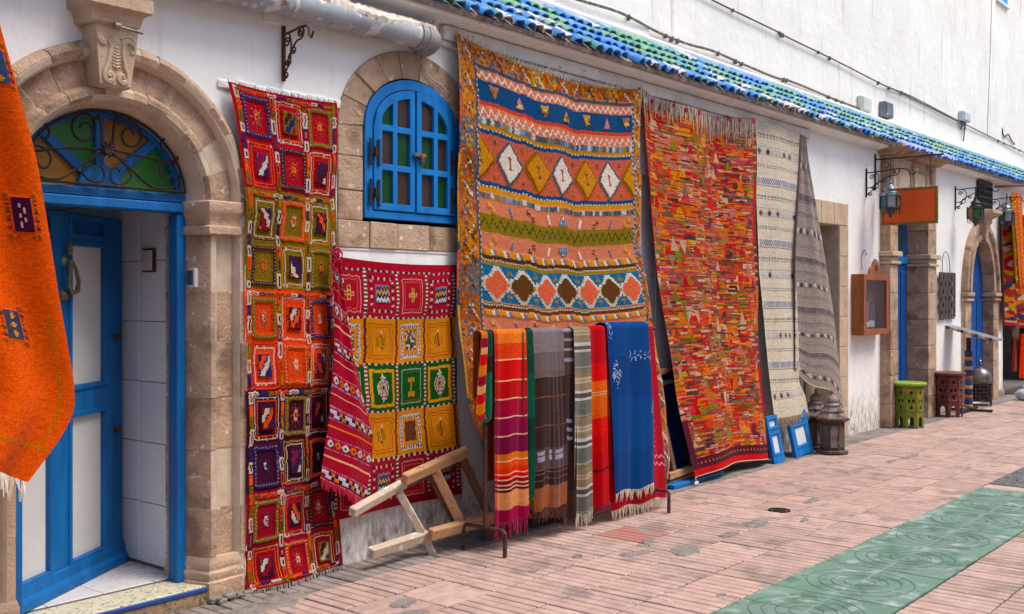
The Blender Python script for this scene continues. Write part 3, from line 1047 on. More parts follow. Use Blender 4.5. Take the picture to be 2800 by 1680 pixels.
vs, fs = plate_mesh([archloop(WX, WHW, WB, WS, WRISE, 28), archloop(WX, WHW - 0.065, WB + 0.05, WS, WRISE - 0.065, 28)], -0.022, 0.06, 0.003)
win = part('window', MB().add(vs, fs), M_BLUE2)
pane_c = {0: [(4.665, 4.765), (4.81, 4.915)], 1: [(4.985 + 0.0, 5.09), (5.135, 5.235)]}
pane_z = [(2.245, 2.455), (2.495, 2.705), (2.745, 2.96)]
BROWN = glass('brown_glass', (74, 56, 44), 0.12, 0.3)
GRN2 = glass('window_green_glass', (22, 76, 34), 0.12, 0.3)
for lf in (0, 1):
    xa, xb = (WX - WHW + 0.07, WX - 0.006) if lf == 0 else (WX + 0.006, WX + WHW - 0.07)
    hw2, r2 = WHW - 0.07, WRISE - 0.07
    n = 14
    top = [(xb + (xa - xb) * i / n, wz_arch(xb + (xa - xb) * i / n, hw2, r2)) for i in range(n + 1)]
    lp = [(xa, WB + 0.055), (xb, WB + 0.055)] + top
    if lf == 0:
        cols = [(xa + 0.07, xa + 0.165), (xa + 0.205, xb - 0.045)]
    else:
        cols = [(xa + 0.045, xb - 0.205), (xb - 0.165, xb - 0.07)]
    holes = []
    for ci, (a, b) in enumerate(cols):
        for ri, (c, d) in enumerate(pane_z):
            if ri < 2:
                h = rectloop(a, b, c, d)
            else:
                tp = [(b + (a - b) * i / 8, min(d, wz_arch(b + (a - b) * i / 8, hw2 - 0.055, r2 - 0.055))) for i in range(9)]
                tp = [(x, max(z, c + 0.012)) for x, z in tp]
                h = [(a, c), (b, c)] + tp
            holes.append((ci, ri, h))
    vs, fs = plate_mesh([lp] + [h for _, _, h in holes], -0.035 if lf == 1 else -0.030, 0.006, 0.003)
    MB().add(vs, fs).build('shutter', M_BLUE2, win)
    for ci, ri, h in holes:
        green = (ci + ri + lf) % 2 == 0 if ri else ((ci == 0) if lf == 0 else (ci == 1))
        if ri == 0:
            green = (ci == 0) if lf == 0 else (ci == 1)
        if ri == 1:
            green = (ci == 1) if lf == 0 else (ci == 0)
        vs, fs = plate_mesh([h], -0.012, -0.007)
        MB().add(vs, fs).build('pane', GRN2 if green else BROWN, win)
    xh = WX - WHW + 0.068 if lf == 0 else WX + WHW - 0.068
    for zh in (2.56, 2.305):
        mb = MB()
        for dx in (-0.035, 0.035):
            o = 8
            lpz = [(xh + dx + 0.014 * math.sin(i * PI / 4 * 1.0) * (1 if i % 2 else .7), zh - 0.085 + 0.17 * i / o) for i in range(o + 1)] + \
                  [(xh + dx - 0.012, zh + 0.085 - 0.17 * i / o) for i in range(o + 1)]
            mb.cbox(xh + dx - 0.012, xh + dx + 0.012, -0.046, -0.0365, zh - 0.085, zh + 0.085, 0.004)
        mb.tube([(xh, -0.05, zh - 0.03), (xh, -0.05, zh + 0.03)], 0.011, 8)
        mb.box(xh - 0.03, xh + 0.03, -0.044, -0.0365, zh - 0.012, zh + 0.012)
        mb.build('hinge', M_IRON, win)
mb = MB()
mb.cbox(WX - 0.035, WX + 0.075, -0.06, -0.038, 2.565, 2.59, 0.005)
mb.tube([(WX + 0.03, -0.055, 2.58), (WX + 0.035, -0.06, 2.54), (WX + 0.03, -0.058, 2.505)], [0.015, 0.014, 0.006], 7)
mb.build('latch', surf('rusty_latch', (150, 110, 88), (110, 78, 62), 30, 0.8, 0.5, 80, metal=0.3), win)
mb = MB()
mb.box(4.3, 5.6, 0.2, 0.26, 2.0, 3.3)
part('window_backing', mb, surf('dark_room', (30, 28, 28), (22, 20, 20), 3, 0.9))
# ledge under the window stones and plastered sill of the wall below
part('wall_ledge', along_x([(0.0, 1.94), (-0.006, 1.94), (-0.008, 1.952), (0.0, 1.953)], 4.29, 5.62), M_WALL)
# ledge line above the sampler rug
mb = MB()
for i in range(14):
    x0 = 3.44 + i * 0.062
    mb.cbox(x0, x0 + 0.08, -0.012 - random.uniform(0, 0.008), 0.0, 2.80, 2.852 + random.uniform(-.006, .006), 0.006, jit=0.004)
tag(part('broken_plaster_edge', mb, M_WALL), kind='stuff')

# ================================================================ plain stone doorway behind the grey runner
dq = part('square_door_surround', MB().add(*plate_mesh([rectloop(11.0, 12.19, 0.0, 2.74), rectloop(11.26, 11.93, -0.02 + 0.021, 2.48)], -0.006, 0.28)), M_MORTAR)
for side in (0, 1):
    x0, x1 = (11.0, 11.255) if side == 0 else (11.935, 12.19)
    for k in range(7):
        z0, z1 = k * 0.354, (k + 1) * 0.354
        MB().cbox(x0, x1, -0.02, 0.295, z0 + 0.002, z1 - 0.002, 0.005).build('stone', M_STONE2, dq)
for x0, x1 in ((11.0, 11.42), (11.42, 11.78), (11.78, 12.19)):
    MB().cbox(x0 + 0.002, x1 - 0.002, -0.021, 0.295, 2.481, 2.745, 0.008).build('stone', M_STONE2, dq)

# ================================================================ tall stone doorway under the lilac tiles
dt = part('tall_door_surround', MB().add(*plate_mesh([rectloop(13.27, 15.0, 0.0, 3.44), rectloop(13.5, 14.72, 0.001, 2.95)], -0.11, 0.2)), M_MORTAR)
zz_ = [0, 0.3, 0.66, 0.98, 1.34, 1.7, 2.06]
for x0, x1 in ((13.26, 13.53), (14.68, 15.01)):
    for z0, z1 in zip(zz_[:-1], zz_[1:]):
        MB().cbox(x0, x1, -0.13 + random.gauss(0, .002), 0.21, z0 + 0.002, z1 - 0.002, 0.006).build('stone', M_STONE, dt)
    for e, z0, z1 in ((0.03, 2.062, 2.10), (0.005, 2.102, 2.16), (0.045, 2.162, 2.225)):
        MB().cbox(x0 - e, x1 + e, -0.13 - e, 0.205, z0, z1, 0.008).build('impost', M_STONE2, dt)
    for z0, z1 in ((2.227, 2.55), (2.55, 2.9)):
        MB().cbox(x0, x1, -0.13, 0.21, z0 + 0.002, z1 - 0.002, 0.006).build('stone', M_STONE, dt)
MB().cbox(13.26, 15.01, -0.128, 0.21, 2.902, 2.99, 0.006).build('lintel', M_STONE, dt)
vs, fs = plate_mesh([rectloop(13.26, 15.01, 2.992, 3.43), rectloop(13.62, 14.02, 3.04, 3.29), rectloop(14.24, 14.62, 3.04, 3.29)], -0.12, 0.1, 0.004)
MB().add(vs, fs).build('frieze', M_STONE, dt)
MB().box(13.5, 14.7, 0.02, 0.06, 3.0, 3.35).build('frieze_recess', surf('recess_brown', (96, 74, 60), (80, 62, 50), 8, 0.9), dt)  # recess backs coloured darker than the surrounding frieze
for x in (13.36, 14.13, 14.85):
    MB().lathe([(0.05, 3.0), (0.05, 3.03), (0.032, 3.05), (0.03, 3.2), (0.04, 3.3), (0.05, 3.34)], 10, cx=x, cy=-0.13).build('colonnette', M_STONE2, dt, True)
mb = MB()
secs = []
for e, z in ((0.0, 3.432), (0.05, 3.45), (0.07, 3.475), (0.16, 3.50), (0.18, 3.52), (0.18, 3.555), (0.10, 3.56)):
    secs.append([(13.22 - e * .5, 0.1, z), (13.22 - e * .5, -0.14 - e, z), (15.05 + e * .5, -0.14 - e, z), (15.05 + e * .5, 0.1, z)])
mb.sweep(secs)
mb.build('canopy_moulding', M_STONE, dt)
mb = MB()
mb.cbox(13.6, 14.66, 0.155, 0.20, 0.0, 2.9, 0.004)
tdoor = part('tall_door', mb, M_BLUE3)
for k in range(4):
    MB().cbox(13.66 + k * .25, 13.86 + k * .25, 0.142, 0.156, 0.15, 2.0, 0.006).build('door_panel', M_BLUE3, tdoor)
MB().cbox(13.6, 14.66, 0.13, 0.156, 2.10, 2.19, 0.006).build('transom', M_BLUE2, tdoor)
MB().cbox(13.72, 14.5, 0.145, 0.156, 2.25, 2.8, 0.004).build('pane', glass('teal_glass', (16, 70, 84), 0.15, 0.3), tdoor)

# ================================================================ pointed stone doorway at the far end
def pointed(hw, zb, zs, rise):
    pts = [(17.42 - hw, zb), (17.42 + hw, zb)]
    n = 12
    # two arcs meeting in a point that is softly rounded
    for i in range(n + 1):
        a = i / n
        pts.append((17.42 + hw * (1 - a ** 1.75), zs + rise * math.sin(a * PI / 2) ** 0.9))
    for i in range(n - 1, -1, -1):
        a = i / n
        pts.append((17.42 - hw * (1 - a ** 1.75), zs + rise * math.sin(a * PI / 2) ** 0.9))
    return pts


vs, fs = plate_mesh([pointed(0.88, 0.0, 1.72, 1.07), pointed(0.60, 0.002, 1.72, 0.83)], -0.03, 0.22)
dp = part('pointed_door_surround', MB().add(vs, fs), M_MORTAR)


def pband(h0, r0, h1, r1, t0, t1, y0, y1, name, mat, side):
    n = 5
    A, B = [], []
    for i in range(n + 1):
        a = t0 + (t1 - t0) * i / n
        A.append((17.42 + side * h0 * (1 - a ** 1.75), 1.72 + r0 * math.sin(a * PI / 2) ** 0.9))
        B.append((17.42 + side * h1 * (1 - a ** 1.75), 1.72 + r1 * math.sin(a * PI / 2) ** 0.9))
    vs, fs = plate_mesh([A + B[::-1]], y0, y1, 0.004)
    MB().add(vs, fs).build(name, mat, dp)


for side in (-1, 1):
    ts = [0.005, 0.2, 0.38, 0.56, 0.74, 0.9, 0.995]
    for t0, t1 in zip(ts[:-1], ts[1:]):
        pband(0.585, 0.82, 0.66, 0.90, t0, t1 - 0.004, -0.075, 0.25, 'stone', M_STONE, side)
        pband(0.665, 0.905, 0.80, 1.0, t0, t1 - 0.004, -0.045, 0.25, 'stone', M_STONE2, side)
        pband(0.805, 1.005, 0.885, 1.075, t0, t1 - 0.004, -0.09, 0.25, 'stone', M_STONE, side)
    for z0, z1 in ((0.0, 0.3), (0.3, 0.62), (0.62, 0.95), (0.95, 1.27), (1.27, 1.58)):
        a, b = sorted((17.42 + side * 0.585, 17.42 + side * 0.87))
        MB().cbox(a, b, -0.06, 0.25, z0 + 0.002, z1 - 0.002, 0.006).build('stone', M_STONE, dp)
    for e, z0, z1 in ((0.03, 1.582, 1.62), (0.0, 1.622, 1.655), (0.04, 1.657, 1.715)):
        a, b = sorted((17.42 + side * (0.585 - e), 17.42 + side * (0.87 + e)))
        MB().cbox(a, b, -0.065 - e, 0.25, z0, z1, 0.008).build('impost', M_STONE, dp)
mb = MB()
mb.sweep([[(17.42 - w, 0.02, z), (17.42 - w, y, z), (17.42 + w, y, z), (17.42 + w, 0.02, z)] for w, y, z in
          ((0.06, -0.12, 2.56), (0.10, -0.15, 2.78), (0.13, -0.17, 2.80), (0.12, -0.16, 2.85), (0.17, -0.22, 2.89), (0.26, -0.28, 2.94), (0.26, -0.28, 2.99), (0.2, -0.2, 3.0))])
mb.build('keystone', M_STONE2, dp)
mb = MB()
mb.cbox(16.8, 18.05, 0.105, 0.14, 0.0, 2.62, 0.004)
pd = part('pointed_door', mb, M_BLUE3)
for k in range(3):
    MB().cbox(16.9 + k * .38, 17.18 + k * .38, 0.094, 0.1045, 0.15, 1.6, 0.005).build('door_panel', M_BLUE3, pd)
part('lower_plinth', along_x([(0, -0.02), (-0.03, -0.02), (-0.03, 0.10), (-0.01, 0.125), (0, 0.13)], 18.3, 18.75), M_CONC)

# ================================================================ tall buildings behind the eaves
near = thing('tall_house', 'bright white upper wall rising behind the tiled eaves at top centre', 'house', (4.0, 0.45, 0.0))
mb = MB().box(-8.0, 4.55, 0.0, 0.5, 3.4, 11.0)
mb.build('wall', M_WALL3, near)
far = thing('tall_house', 'weathered tall white house wall with cables and a small blue window, top right', 'house', (12.0, 0.47, 0.0))
vs, fs = plate_mesh([rectloop(-3.44, 18.0, 3.4, 11.0), rectloop(8.15, 8.78, 6.98, 8.0)], 0.0, 0.4)
MB().add(vs, fs).build('wall', M_WALL2, far)
mb = MB().add(*plate_mesh([rectloop(8.15, 8.78, 6.98, 8.0), rectloop(8.23, 8.70, 7.06, 7.92)], -0.02, 0.12))
w2 = mb.build('window', surf('pale_blue_paint', (70, 176, 220), (60, 160, 208), 5, 0.5), far)
MB().box(8.23, 8.70, 0.03, 0.06, 7.06, 7.92).build('pane', glass('sky_glass', (60, 110, 150), 0.1, 0.2), w2)
MB().cbox(8.1, 8.83, -0.05, 0.0, 6.93, 6.978, 0.006).build('sill', M_TRIM, w2)
mb = MB()
mb.tube([(7.86, -0.004, 8.2), (7.84, -0.004, 7.0), (7.70, -0.004, 5.6), (7.55, -0.004, 4.45)], 0.006, 5)
mb.build('crack', surf('wall_crack', (168, 166, 162), (150, 148, 144), 8, 0.9), far)

M_CABLE = surf('grey_cable', (86, 82, 78), (116, 110, 104), 22, 0.85, 0.5, 60, c3=(150, 144, 136), ds=14, thr=0.58)


def cable(pts, r, label, clips=True, group=None):
    o = thing('cable', label, 'cable', pts[0], 0, group)
    sp = smooth_path([(p[0] - pts[0][0], p[1] - pts[0][1] + random.gauss(0, .006), p[2] - pts[0][2]) for p in pts], 5)
    MB().tube(sp, r, 6).build('sheath', M_CABLE, o, True)
    if clips:
        for i in sorted(random.sample(range(2, len(sp) - 1), len(sp) // 4)):
            p = sp[i]
            MB().box(p[0] - 0.007, p[0] + 0.007, p[1] - r * 1.3, p[1] + 0.02, p[2] - 0.018 - random.uniform(0, .02), p[2] + 0.016).build('clip', M_CABLE, o)
    return o


CY = 0.44
cable([(3.0, CY - .02, 4.28), (5.0, CY - .02, 4.24), (6.4, CY - .02, 4.25), (7.2, CY - .02, 4.2), (8.0, CY - .02, 4.22), (8.72, CY, 4.18), (9.27, CY, 4.17), (9.75, CY, 4.19), (10.4, CY, 4.17), (11.19, CY, 4.145), (11.65, CY, 4.17), (12.94, CY, 4.14), (13.72, CY, 4.13)],
      0.013, 'dark frayed cable running low along the wall just above the tiles', group='cables on the upper wall')
cable([(8.6, CY, 4.78), (9.69, CY, 4.72), (10.34, CY, 4.70), (11.23, CY, 4.68), (11.53, CY, 4.665), (13.04, CY, 4.63), (14.35, CY, 4.58), (14.91, CY, 4.58), (15.75, CY, 4.585), (18.06, CY, 4.50), (20.19, CY, 4.45), (21.91, CY, 4.41), (24, CY, 4.38)],
      0.010, 'brown clipped cable crossing the tall weathered wall higher up', group='cables on the upper wall')
cable([(14.70, CY - .02, 4.545), (14.86, CY - .02, 4.565), (15.75, CY - .02, 4.54), (16.8, CY - .02, 4.51), (18.05, CY - .02, 4.46), (18.12, CY - .02, 4.36), (18.08, CY - .02, 4.2)],
      0.012, 'short pale cable sagging under the brown one towards the right junction box', False, group='cables on the upper wall')
# loose wire by the window
mb = thing('wire', 'thin white wire looping from under the eaves past the window stones to the big rug', 'wire', (4.98, -0.02, 3.5))
MB().tube(smooth_path([(0.13, -0.03, 0.03), (0.12, -0.02, -0.03), (0.0, -0.01, -0.06), (-0.02, -0.01, -0.12), (-0.01, -0.01, -0.24), (0.03, -0.01, -0.32), (0.12, -0.01, -0.40), (0.2, -0.01, -0.42), (0.28, -0.01, -0.47)], 5), 0.006, 5).build('sheath', surf('off_white_wire', (176, 168, 158), (150, 140, 130), 14, 0.8), mb, True)

M_BOX1 = surf('beige_plastic', (206, 208, 196), (196, 198, 186), 4, 0.6, 0.1, 40)
M_BOX2 = surf('grey_metal_box', (120, 130, 134), (96, 104, 108), 8, 0.55, 0.2, 40, metal=0.3, c3=(170, 174, 172), ds=9, thr=0.6)


def jbox(label, x0, x1, z0, z1, d, mat, stub):
    o = thing('junction_box', label, 'junction box', ((x0 + x1) / 2, 0.47, z0), 0, 'boxes on the upper wall')
    w, h = (x1 - x0) / 2, z1 - z0
    MB().cbox(-w, w, -d, 0.0, 0, h, 0.012).build('body', mat, o)
    MB().cbox(-w * .86, w * .86, -d - 0.012, -d - 0.0005, h * .08, h * .92, 0.006).build('lid', mat, o)
    mb = MB()
    for k in stub:
        mb.tube([(k * w, -d * .5, 0.0), (k * w, -d * .5, -0.06), (k * w * 1.1, -d * .3, -0.14)], 0.012, 6)
    mb.build('conduit', M_CABLE, o, True)


jbox('beige square junction box on the upper wall at the end of the low cable', 13.68, 14.02, 4.11, 4.31, 0.07, M_BOX1, (0.6,))
jbox('dark grey metal junction box right of the beige one', 14.46, 14.74, 4.12, 4.34, 0.1, M_BOX2, (0.0,))
jbox('pale grey junction box hanging on the clipped cable, far right', 17.93, 18.3, 4.52, 4.68, 0.09, surf('pale_grey_box', (196, 204, 206), (180, 188, 190), 6, 0.6), (-.6, 0.3))
# broken bracket on the far wall
o = thing('bent_bracket', 'small rusty bent bracket sticking out of the upper wall at the right edge', 'bracket', (20.5, 0.47, 4.62))
MB().tube(smooth_path([(0, 0, 0.1), (0, -0.02, -0.05), (0.2, -0.02, -0.02), (0.3, -0.03, 0.01), (0.5, -0.02, -0.06), (0.75, -0.02, -0.12)], 4), 0.012, 5).build('rod', M_RUST, o, True)

# ================================================================ drain pipe
pipe = thing('drain_pipe', 'fat grey drain pipe with peeling white plaster on top, above the sampler rug', 'pipe', (4.0, -0.125, 3.325))
M_PIPE = surf('grey_pipe', (168, 172, 174), (146, 152, 156), 4, 0.5, 0.2, 30, spec=0.4, c3=(146, 96, 62), ds=6.5, thr=0.61, soft=0.05, c4=(206, 204, 200), d4=9, thr4=0.55)
pp = [(-2.2, 0, -0.04), (-1.0, 0, -0.02), (0.0, 0, 0), (0.6, 0, 0.005), (0.9, 0, 0.008)]
MB().tube(pp, 0.082, 20).build('tube', M_PIPE, pipe, True)
M_PIPE2 = surf('dirty_pipe_elbow', (156, 154, 150), (128, 124, 118), 6, 0.6, 0.3, 30, c3=(120, 84, 60), ds=8, thr=0.63)
MB().tube(smooth_path([(0.86, 0, 0.008), (0.93, 0.002, 0.008), (0.985, 0.02, 0.006), (1.02, 0.06, 0.004), (1.03, 0.13, 0.0)], 4), 0.089, 20).build('elbow', M_PIPE2, pipe, True)
mb = MB()
for a, b in ((0.845, 0.868), (0.905, 0.918)):
    mb.tube([(a, 0, 0.008), (b, 0, 0.008)], 0.094, 20)
mb.build('collar', M_PIPE2, pipe, True)
# crust of plaster on the top of the pipe
mb = MB()
nn, mm = 90, 9
gv, gf = [], []
edge0 = np.cumsum(rng.normal(0, 0.10, nn + 1))
edge0 = 0.55 * np.sin(np.linspace(0, 14, nn + 1)) * 0.35 + 0.25 * (edge0 - np.linspace(edge0[0], edge0[-1], nn + 1))
for i in range(nn + 1):
    x = -1.3 + 2.28 * i / nn
    a_lo = 0.42 + float(np.clip(edge0[i] * 1.3, -0.42, 0.5)) + random.uniform(-.08, .08)
    for j in range(mm + 1):
        a = a_lo + (2.9 - a_lo) * j / mm
        rr = 0.084 + (-0.003 if j in (0,) else 0.009 + random.uniform(-.005, .008)) + 0.014 * (j / mm) ** 2
        gv.append((x, -rr * math.cos(PI - a) * -1 if False else -rr * math.cos(a), 0.003 + rr * math.sin(a)))
for i in range(nn):
    for j in range(mm):
        k = i * (mm + 1) + j
        gf.append((k, k + mm + 1, k + mm + 2, k + 1))
mb.add(gv, gf)
mb.build('plaster_crust', surf('flaking_plaster', (226, 214, 202), (206, 188, 172), 14, 0.95, 0.8, 40, c3=(156, 124, 98), ds=13, thr=0.6, c4=(240, 236, 232), d4=20, thr4=0.56), pipe)

# small socket plate and doorbell, switch
o = thing('socket_plate', 'flat white painted socket plate on the wall between keystone and iron bracket', 'socket plate', (3.81, 0, 3.22))
MB().cbox(-0.065, 0.065, -0.012, 0.0, 0, 0.12, 0.004).build('plate', M_WALL3, o)
MB().lathe([(0.026, 0), (0.026, 0.006), (0.016, 0.007), (0.012, 0.003), (0.0, 0.003)], 14, Matrix.Translation((-0.01, -0.0125, 0.062)) @ Matrix.Rotation(PI / 2, 4, 'X')).build('socket', M_WALL3, o)
o = thing('doorbell', 'small white doorbell box with dark face on the stone door jamb', 'doorbell', (3.349, 0.075, 1.70))
MB().cbox(-0.03, 0.0, -0.05, 0.03, 0, 0.105, 0.005).build('case', surf('white_plastic', (218, 220, 222), (206, 208, 212), 5, 0.5), o)
MB().cbox(-0.037, -0.0305, -0.035, 0.022, 0.014, 0.094, 0.003).build('face', surf('slate_plastic', (70, 86, 96), (60, 74, 84), 6, 0.4), o)
o = thing('light_switch', 'cream light switch with dark rim on the white corridor tiles', 'switch', (3.336, 0.50, 1.80))
MB().cbox(-0.012, 0, -0.075, 0.055, -0.01, 0.125, 0.003).build('rim', surf('dark_rim', (66, 52, 46), (54, 44, 40), 8, 0.5), o)
MB().cbox(-0.02, -0.0125, -0.055, 0.055, 0.0, 0.115, 0.003).build('plate', surf('cream_plastic', (206, 194, 182), (196, 184, 172), 5, 0.5), o)
MB().cbox(-0.026, -0.0205, -0.03, 0.03, 0.035, 0.085, 0.003).build('rocker', MATS['cream_plastic'], o)
# steel bar with a clip across the keystone
o = thing('steel_rod', 'short steel rod clipped across the carved keystone', 'rod', (2.78, -0.16, 2.955))
MB().tube([(-0.03, -0.025, 0.012), (0.10, -0.03, 0.0)], 0.007, 8).build('bar', surf('dull_steel', (150, 140, 128), (120, 108, 98), 12, 0.5, metal=0.6), o, True)
MB().lathe([(0.018, 0), (0.018, 0.03), (0.01, 0.035)], 10, Matrix.Translation((-0.05, -0.022, 0.013)) @ Matrix.Rotation(PI / 2, 4, 'Y')).build('clamp', MATS['dull_steel'], o, True)

# ================================================================ unseen house added behind the viewer to limit the skylight on the wall
opp = thing('unseen_added_house', 'unseen white house front added behind the viewer to shape the daylight', 'house', (8.0, -8.2, 0))
ol = [rectloop(-26, 34, -0.05, 6.4)] + [rectloop(x, x + 0.9, 3.6, 5.0) for x in range(-22, 32, 4)] + [rectloop(x + 1.4, x + 2.5, 0.0, 2.3) for x in range(-22, 30, 6)]
vs, fs = plate_mesh(ol, -0.4, 0.0)
MB().add(vs, fs).build('wall', M_WALL, opp)
for x in range(-22, 32, 4):
    MB().box(x, x + 0.9, -0.2, -0.15, 3.6, 5.0).build('shutter', M_BLUE2, opp)
for x in range(-22, 30, 6):
    MB().box(x + 1.4, x + 2.5, -0.25, -0.2, 0.0, 2.3).build('door', M_BLUE3, opp)
# ================================================================ textiles
# Each textile is a real sheet of small woven cells; the pattern is laid cell by cell in the weave.
class Cv:
    def __init__(s, w, h, cell, base):
        s.w, s.h, s.c = w, h, cell
        s.nx, s.ny = int(round(w / cell)), int(round(h / cell))
        s.A = np.zeros((s.ny, s.nx, 3)) + np.array(base, float)
        s.H = np.zeros((s.ny, s.nx))
        s.X, s.Y = np.meshgrid((np.arange(s.nx) + 0.5) * cell, (np.arange(s.ny) + 0.5) * cell)

    def sl(s, x0, y0, x1, y1):
        f = lambda v, n: int(min(max(round(v / s.c), 0), n))
        return slice(f(y0, s.ny), f(y1, s.ny)), slice(f(x0, s.nx), f(x1, s.nx))

    def rect(s, x0, y0, x1, y1, c, h=None):
        k = s.sl(x0, y0, x1, y1)
        s.A[k] = c
        if h is not None:
            s.H[k] = h

    def frame(s, x0, y0, x1, y1, t, c, h=None):
        for r in ((x0, y0, x1, y0 + t), (x0, y1 - t, x1, y1), (x0, y0, x0 + t, y1), (x1 - t, y0, x1, y1)):
            s.rect(*r, c, h)

    def mask(s, x0, y0, x1, y1, fn, c, h=None):
        k = s.sl(x0, y0, x1, y1)
        X, Y = s.X[k], s.Y[k]
        if X.size == 0:
            return
        m = fn(X, Y)
        s.A[k][m] = c
        if h is not None:
            s.H[k][m] = h

    def diamond(s, cx, cy, rx, ry, c, h=None, q=None):
        def fn(X, Y):
            dx, dy = np.abs(X - cx), np.abs(Y - cy)
            if q:
                dx, dy = np.floor(dx / q) * q, np.floor(dy / q) * q
            return dx / rx + dy / ry < 1
        s.mask(cx - rx, cy - ry, cx + rx, cy + ry, fn, c, h)

    def tri(s, cx, y0, y1, half, c, up=True, h=None):
        lo, hi = min(y0, y1), max(y0, y1)
        def fn(X, Y):
            k = (Y - lo) / (hi - lo)
            return np.abs(X - cx) < half * (k if up else 1 - k)
        s.mask(cx - half, lo, cx + half, hi, fn, c, h)

    def zig(s, x0, x1, yc, amp, pitch, th, c, h=None):
        def fn(X, Y):
            p = np.abs(((X - x0) / pitch) % 1 - 0.5) * 4 - 1
            return np.abs(Y - (yc + amp * p)) < th / 2
        s.mask(x0, yc - amp - th, x1, yc + amp + th, fn, c, h)

    def bars(s, x0, x1, y0, y1, seq, h=None, slant=0.0):
        """seq of (length, colour) repeated along x"""
        x, i = x0, 0
        while x < x1:
            l, c = seq[i % len(seq)]
            if slant:
                xa, la = x, l
                s.mask(xa - abs(slant), y0, min(xa + la + abs(slant), x1), y1,
                       lambda X, Y: (X - slant * (Y - y0) / (y1 - y0) >= xa) & (X - slant * (Y - y0) / (y1 - y0) < xa + la), c, h)
            else:
                s.rect(x, y0, min(x + l, x1), y1, c, h)
            x += l
            i += 1

    def vbars(s, x0, x1, y0, y1, seq, h=None):
        y, i = y0, 0
        while y < y1:
            l, c = seq[i % len(seq)]
            s.rect(x0, y, x1, min(y + l, y1), c, h)
            y += l
            i += 1

    def speck(s, x0, y0, x1, y1, cols, p, size, rd):
        n = int(p * (x1 - x0) * (y1 - y0) / size ** 2)
        for _ in range(n):
            x, y = rd.uniform(x0, x1 - size), rd.uniform(y0, y1 - size)
            a, b = rd.choice((1, 1, 2)), rd.choice((1, 1, 2))
            s.rect(x, y, x + size * a * .8, y + size * b * .8, rd.choice(cols))

    def star(s, cx, cy, rx, ry, cols, q=0.012):
        k = len(cols)
        for i, c in enumerate(cols):
            f = 1 - i / k
            s.diamond(cx, cy, rx * f, ry * f, c, 0.004, q)
        s.rect(cx - rx * 0.12, cy - ry * 1.15, cx + rx * 0.12, cy - ry * 0.7, cols[0])
        s.rect(cx - rx * 0.12, cy + ry * 0.7, cx + rx * 0.12, cy + ry * 1.15, cols[0])


def tex(cv, jit=0.07):
    a = lin(np.clip(cv.A, 0, 255))
    lum = (a @ np.array((.21, .72, .07)))[..., None]
    a = np.clip(lum + (a - lum) * 1.12, 0, 1) * 0.78
    a = a * (1 + rng.normal(0, jit, a.shape[:2])[:, :, None])
    return np.clip(a, 0, 1)


def edge(T, pts):
    """pts: (t, x, y, z)"""
    p = np.array(pts, float)
    return [np.interp(T, p[:, 0], p[:, k]) for k in (1, 2, 3)]


def smooth1(a, n):
    if n < 2:
        return a
    k = np.ones(n) / n
    pad = np.concatenate([2 * a[0] - a[n:0:-1], a, 2 * a[-1] - a[-2:-n - 2:-1]])
    return np.convolve(pad, k, 'same')[n:-n]


def sheet(ny, nx, Lp, Rp, sag=None, wave=None, sm=0.06):
    T = np.linspace(0, 1, ny + 1)
    Sx = np.linspace(0, 1, nx + 1)
    n = max(1, int(ny * sm))
    L = np.stack([smooth1(a, n) for a in edge(T, Lp)], -1)
    Rr = np.stack([smooth1(a, n) for a in edge(T, Rp)], -1)
    P = L[:, None, :] * (1 - Sx)[None, :, None] + Rr[:, None, :] * Sx[None, :, None]
    SS, TT = np.meshgrid(Sx, T)
    if sag:
        P[..., 2] -= sag(SS, TT)
    if wave:
        P[..., 1] += wave(SS, TT)
    return P


def wobble(cv, amp=0.5):
    """hand-woven drift: rows and columns wander by about a cell"""
    def walk(n, k):
        a = np.convolve(rng.normal(0, 1, n + 4 * k), np.ones(k) / k, 'valid')[:n]
        return np.clip(np.round(a / (a.std() + 1e-6) * amp), -1, 1).astype(int)
    for i, d in enumerate(walk(cv.ny, 15)):
        if d:
            cv.A[i], cv.H[i] = np.roll(cv.A[i], d, 0), np.roll(cv.H[i], d)
    for j, d in enumerate(walk(cv.nx, 15)):
        if d:
            cv.A[:, j], cv.H[:, j] = np.roll(cv.A[:, j], d, 0), np.roll(cv.H[:, j], d)


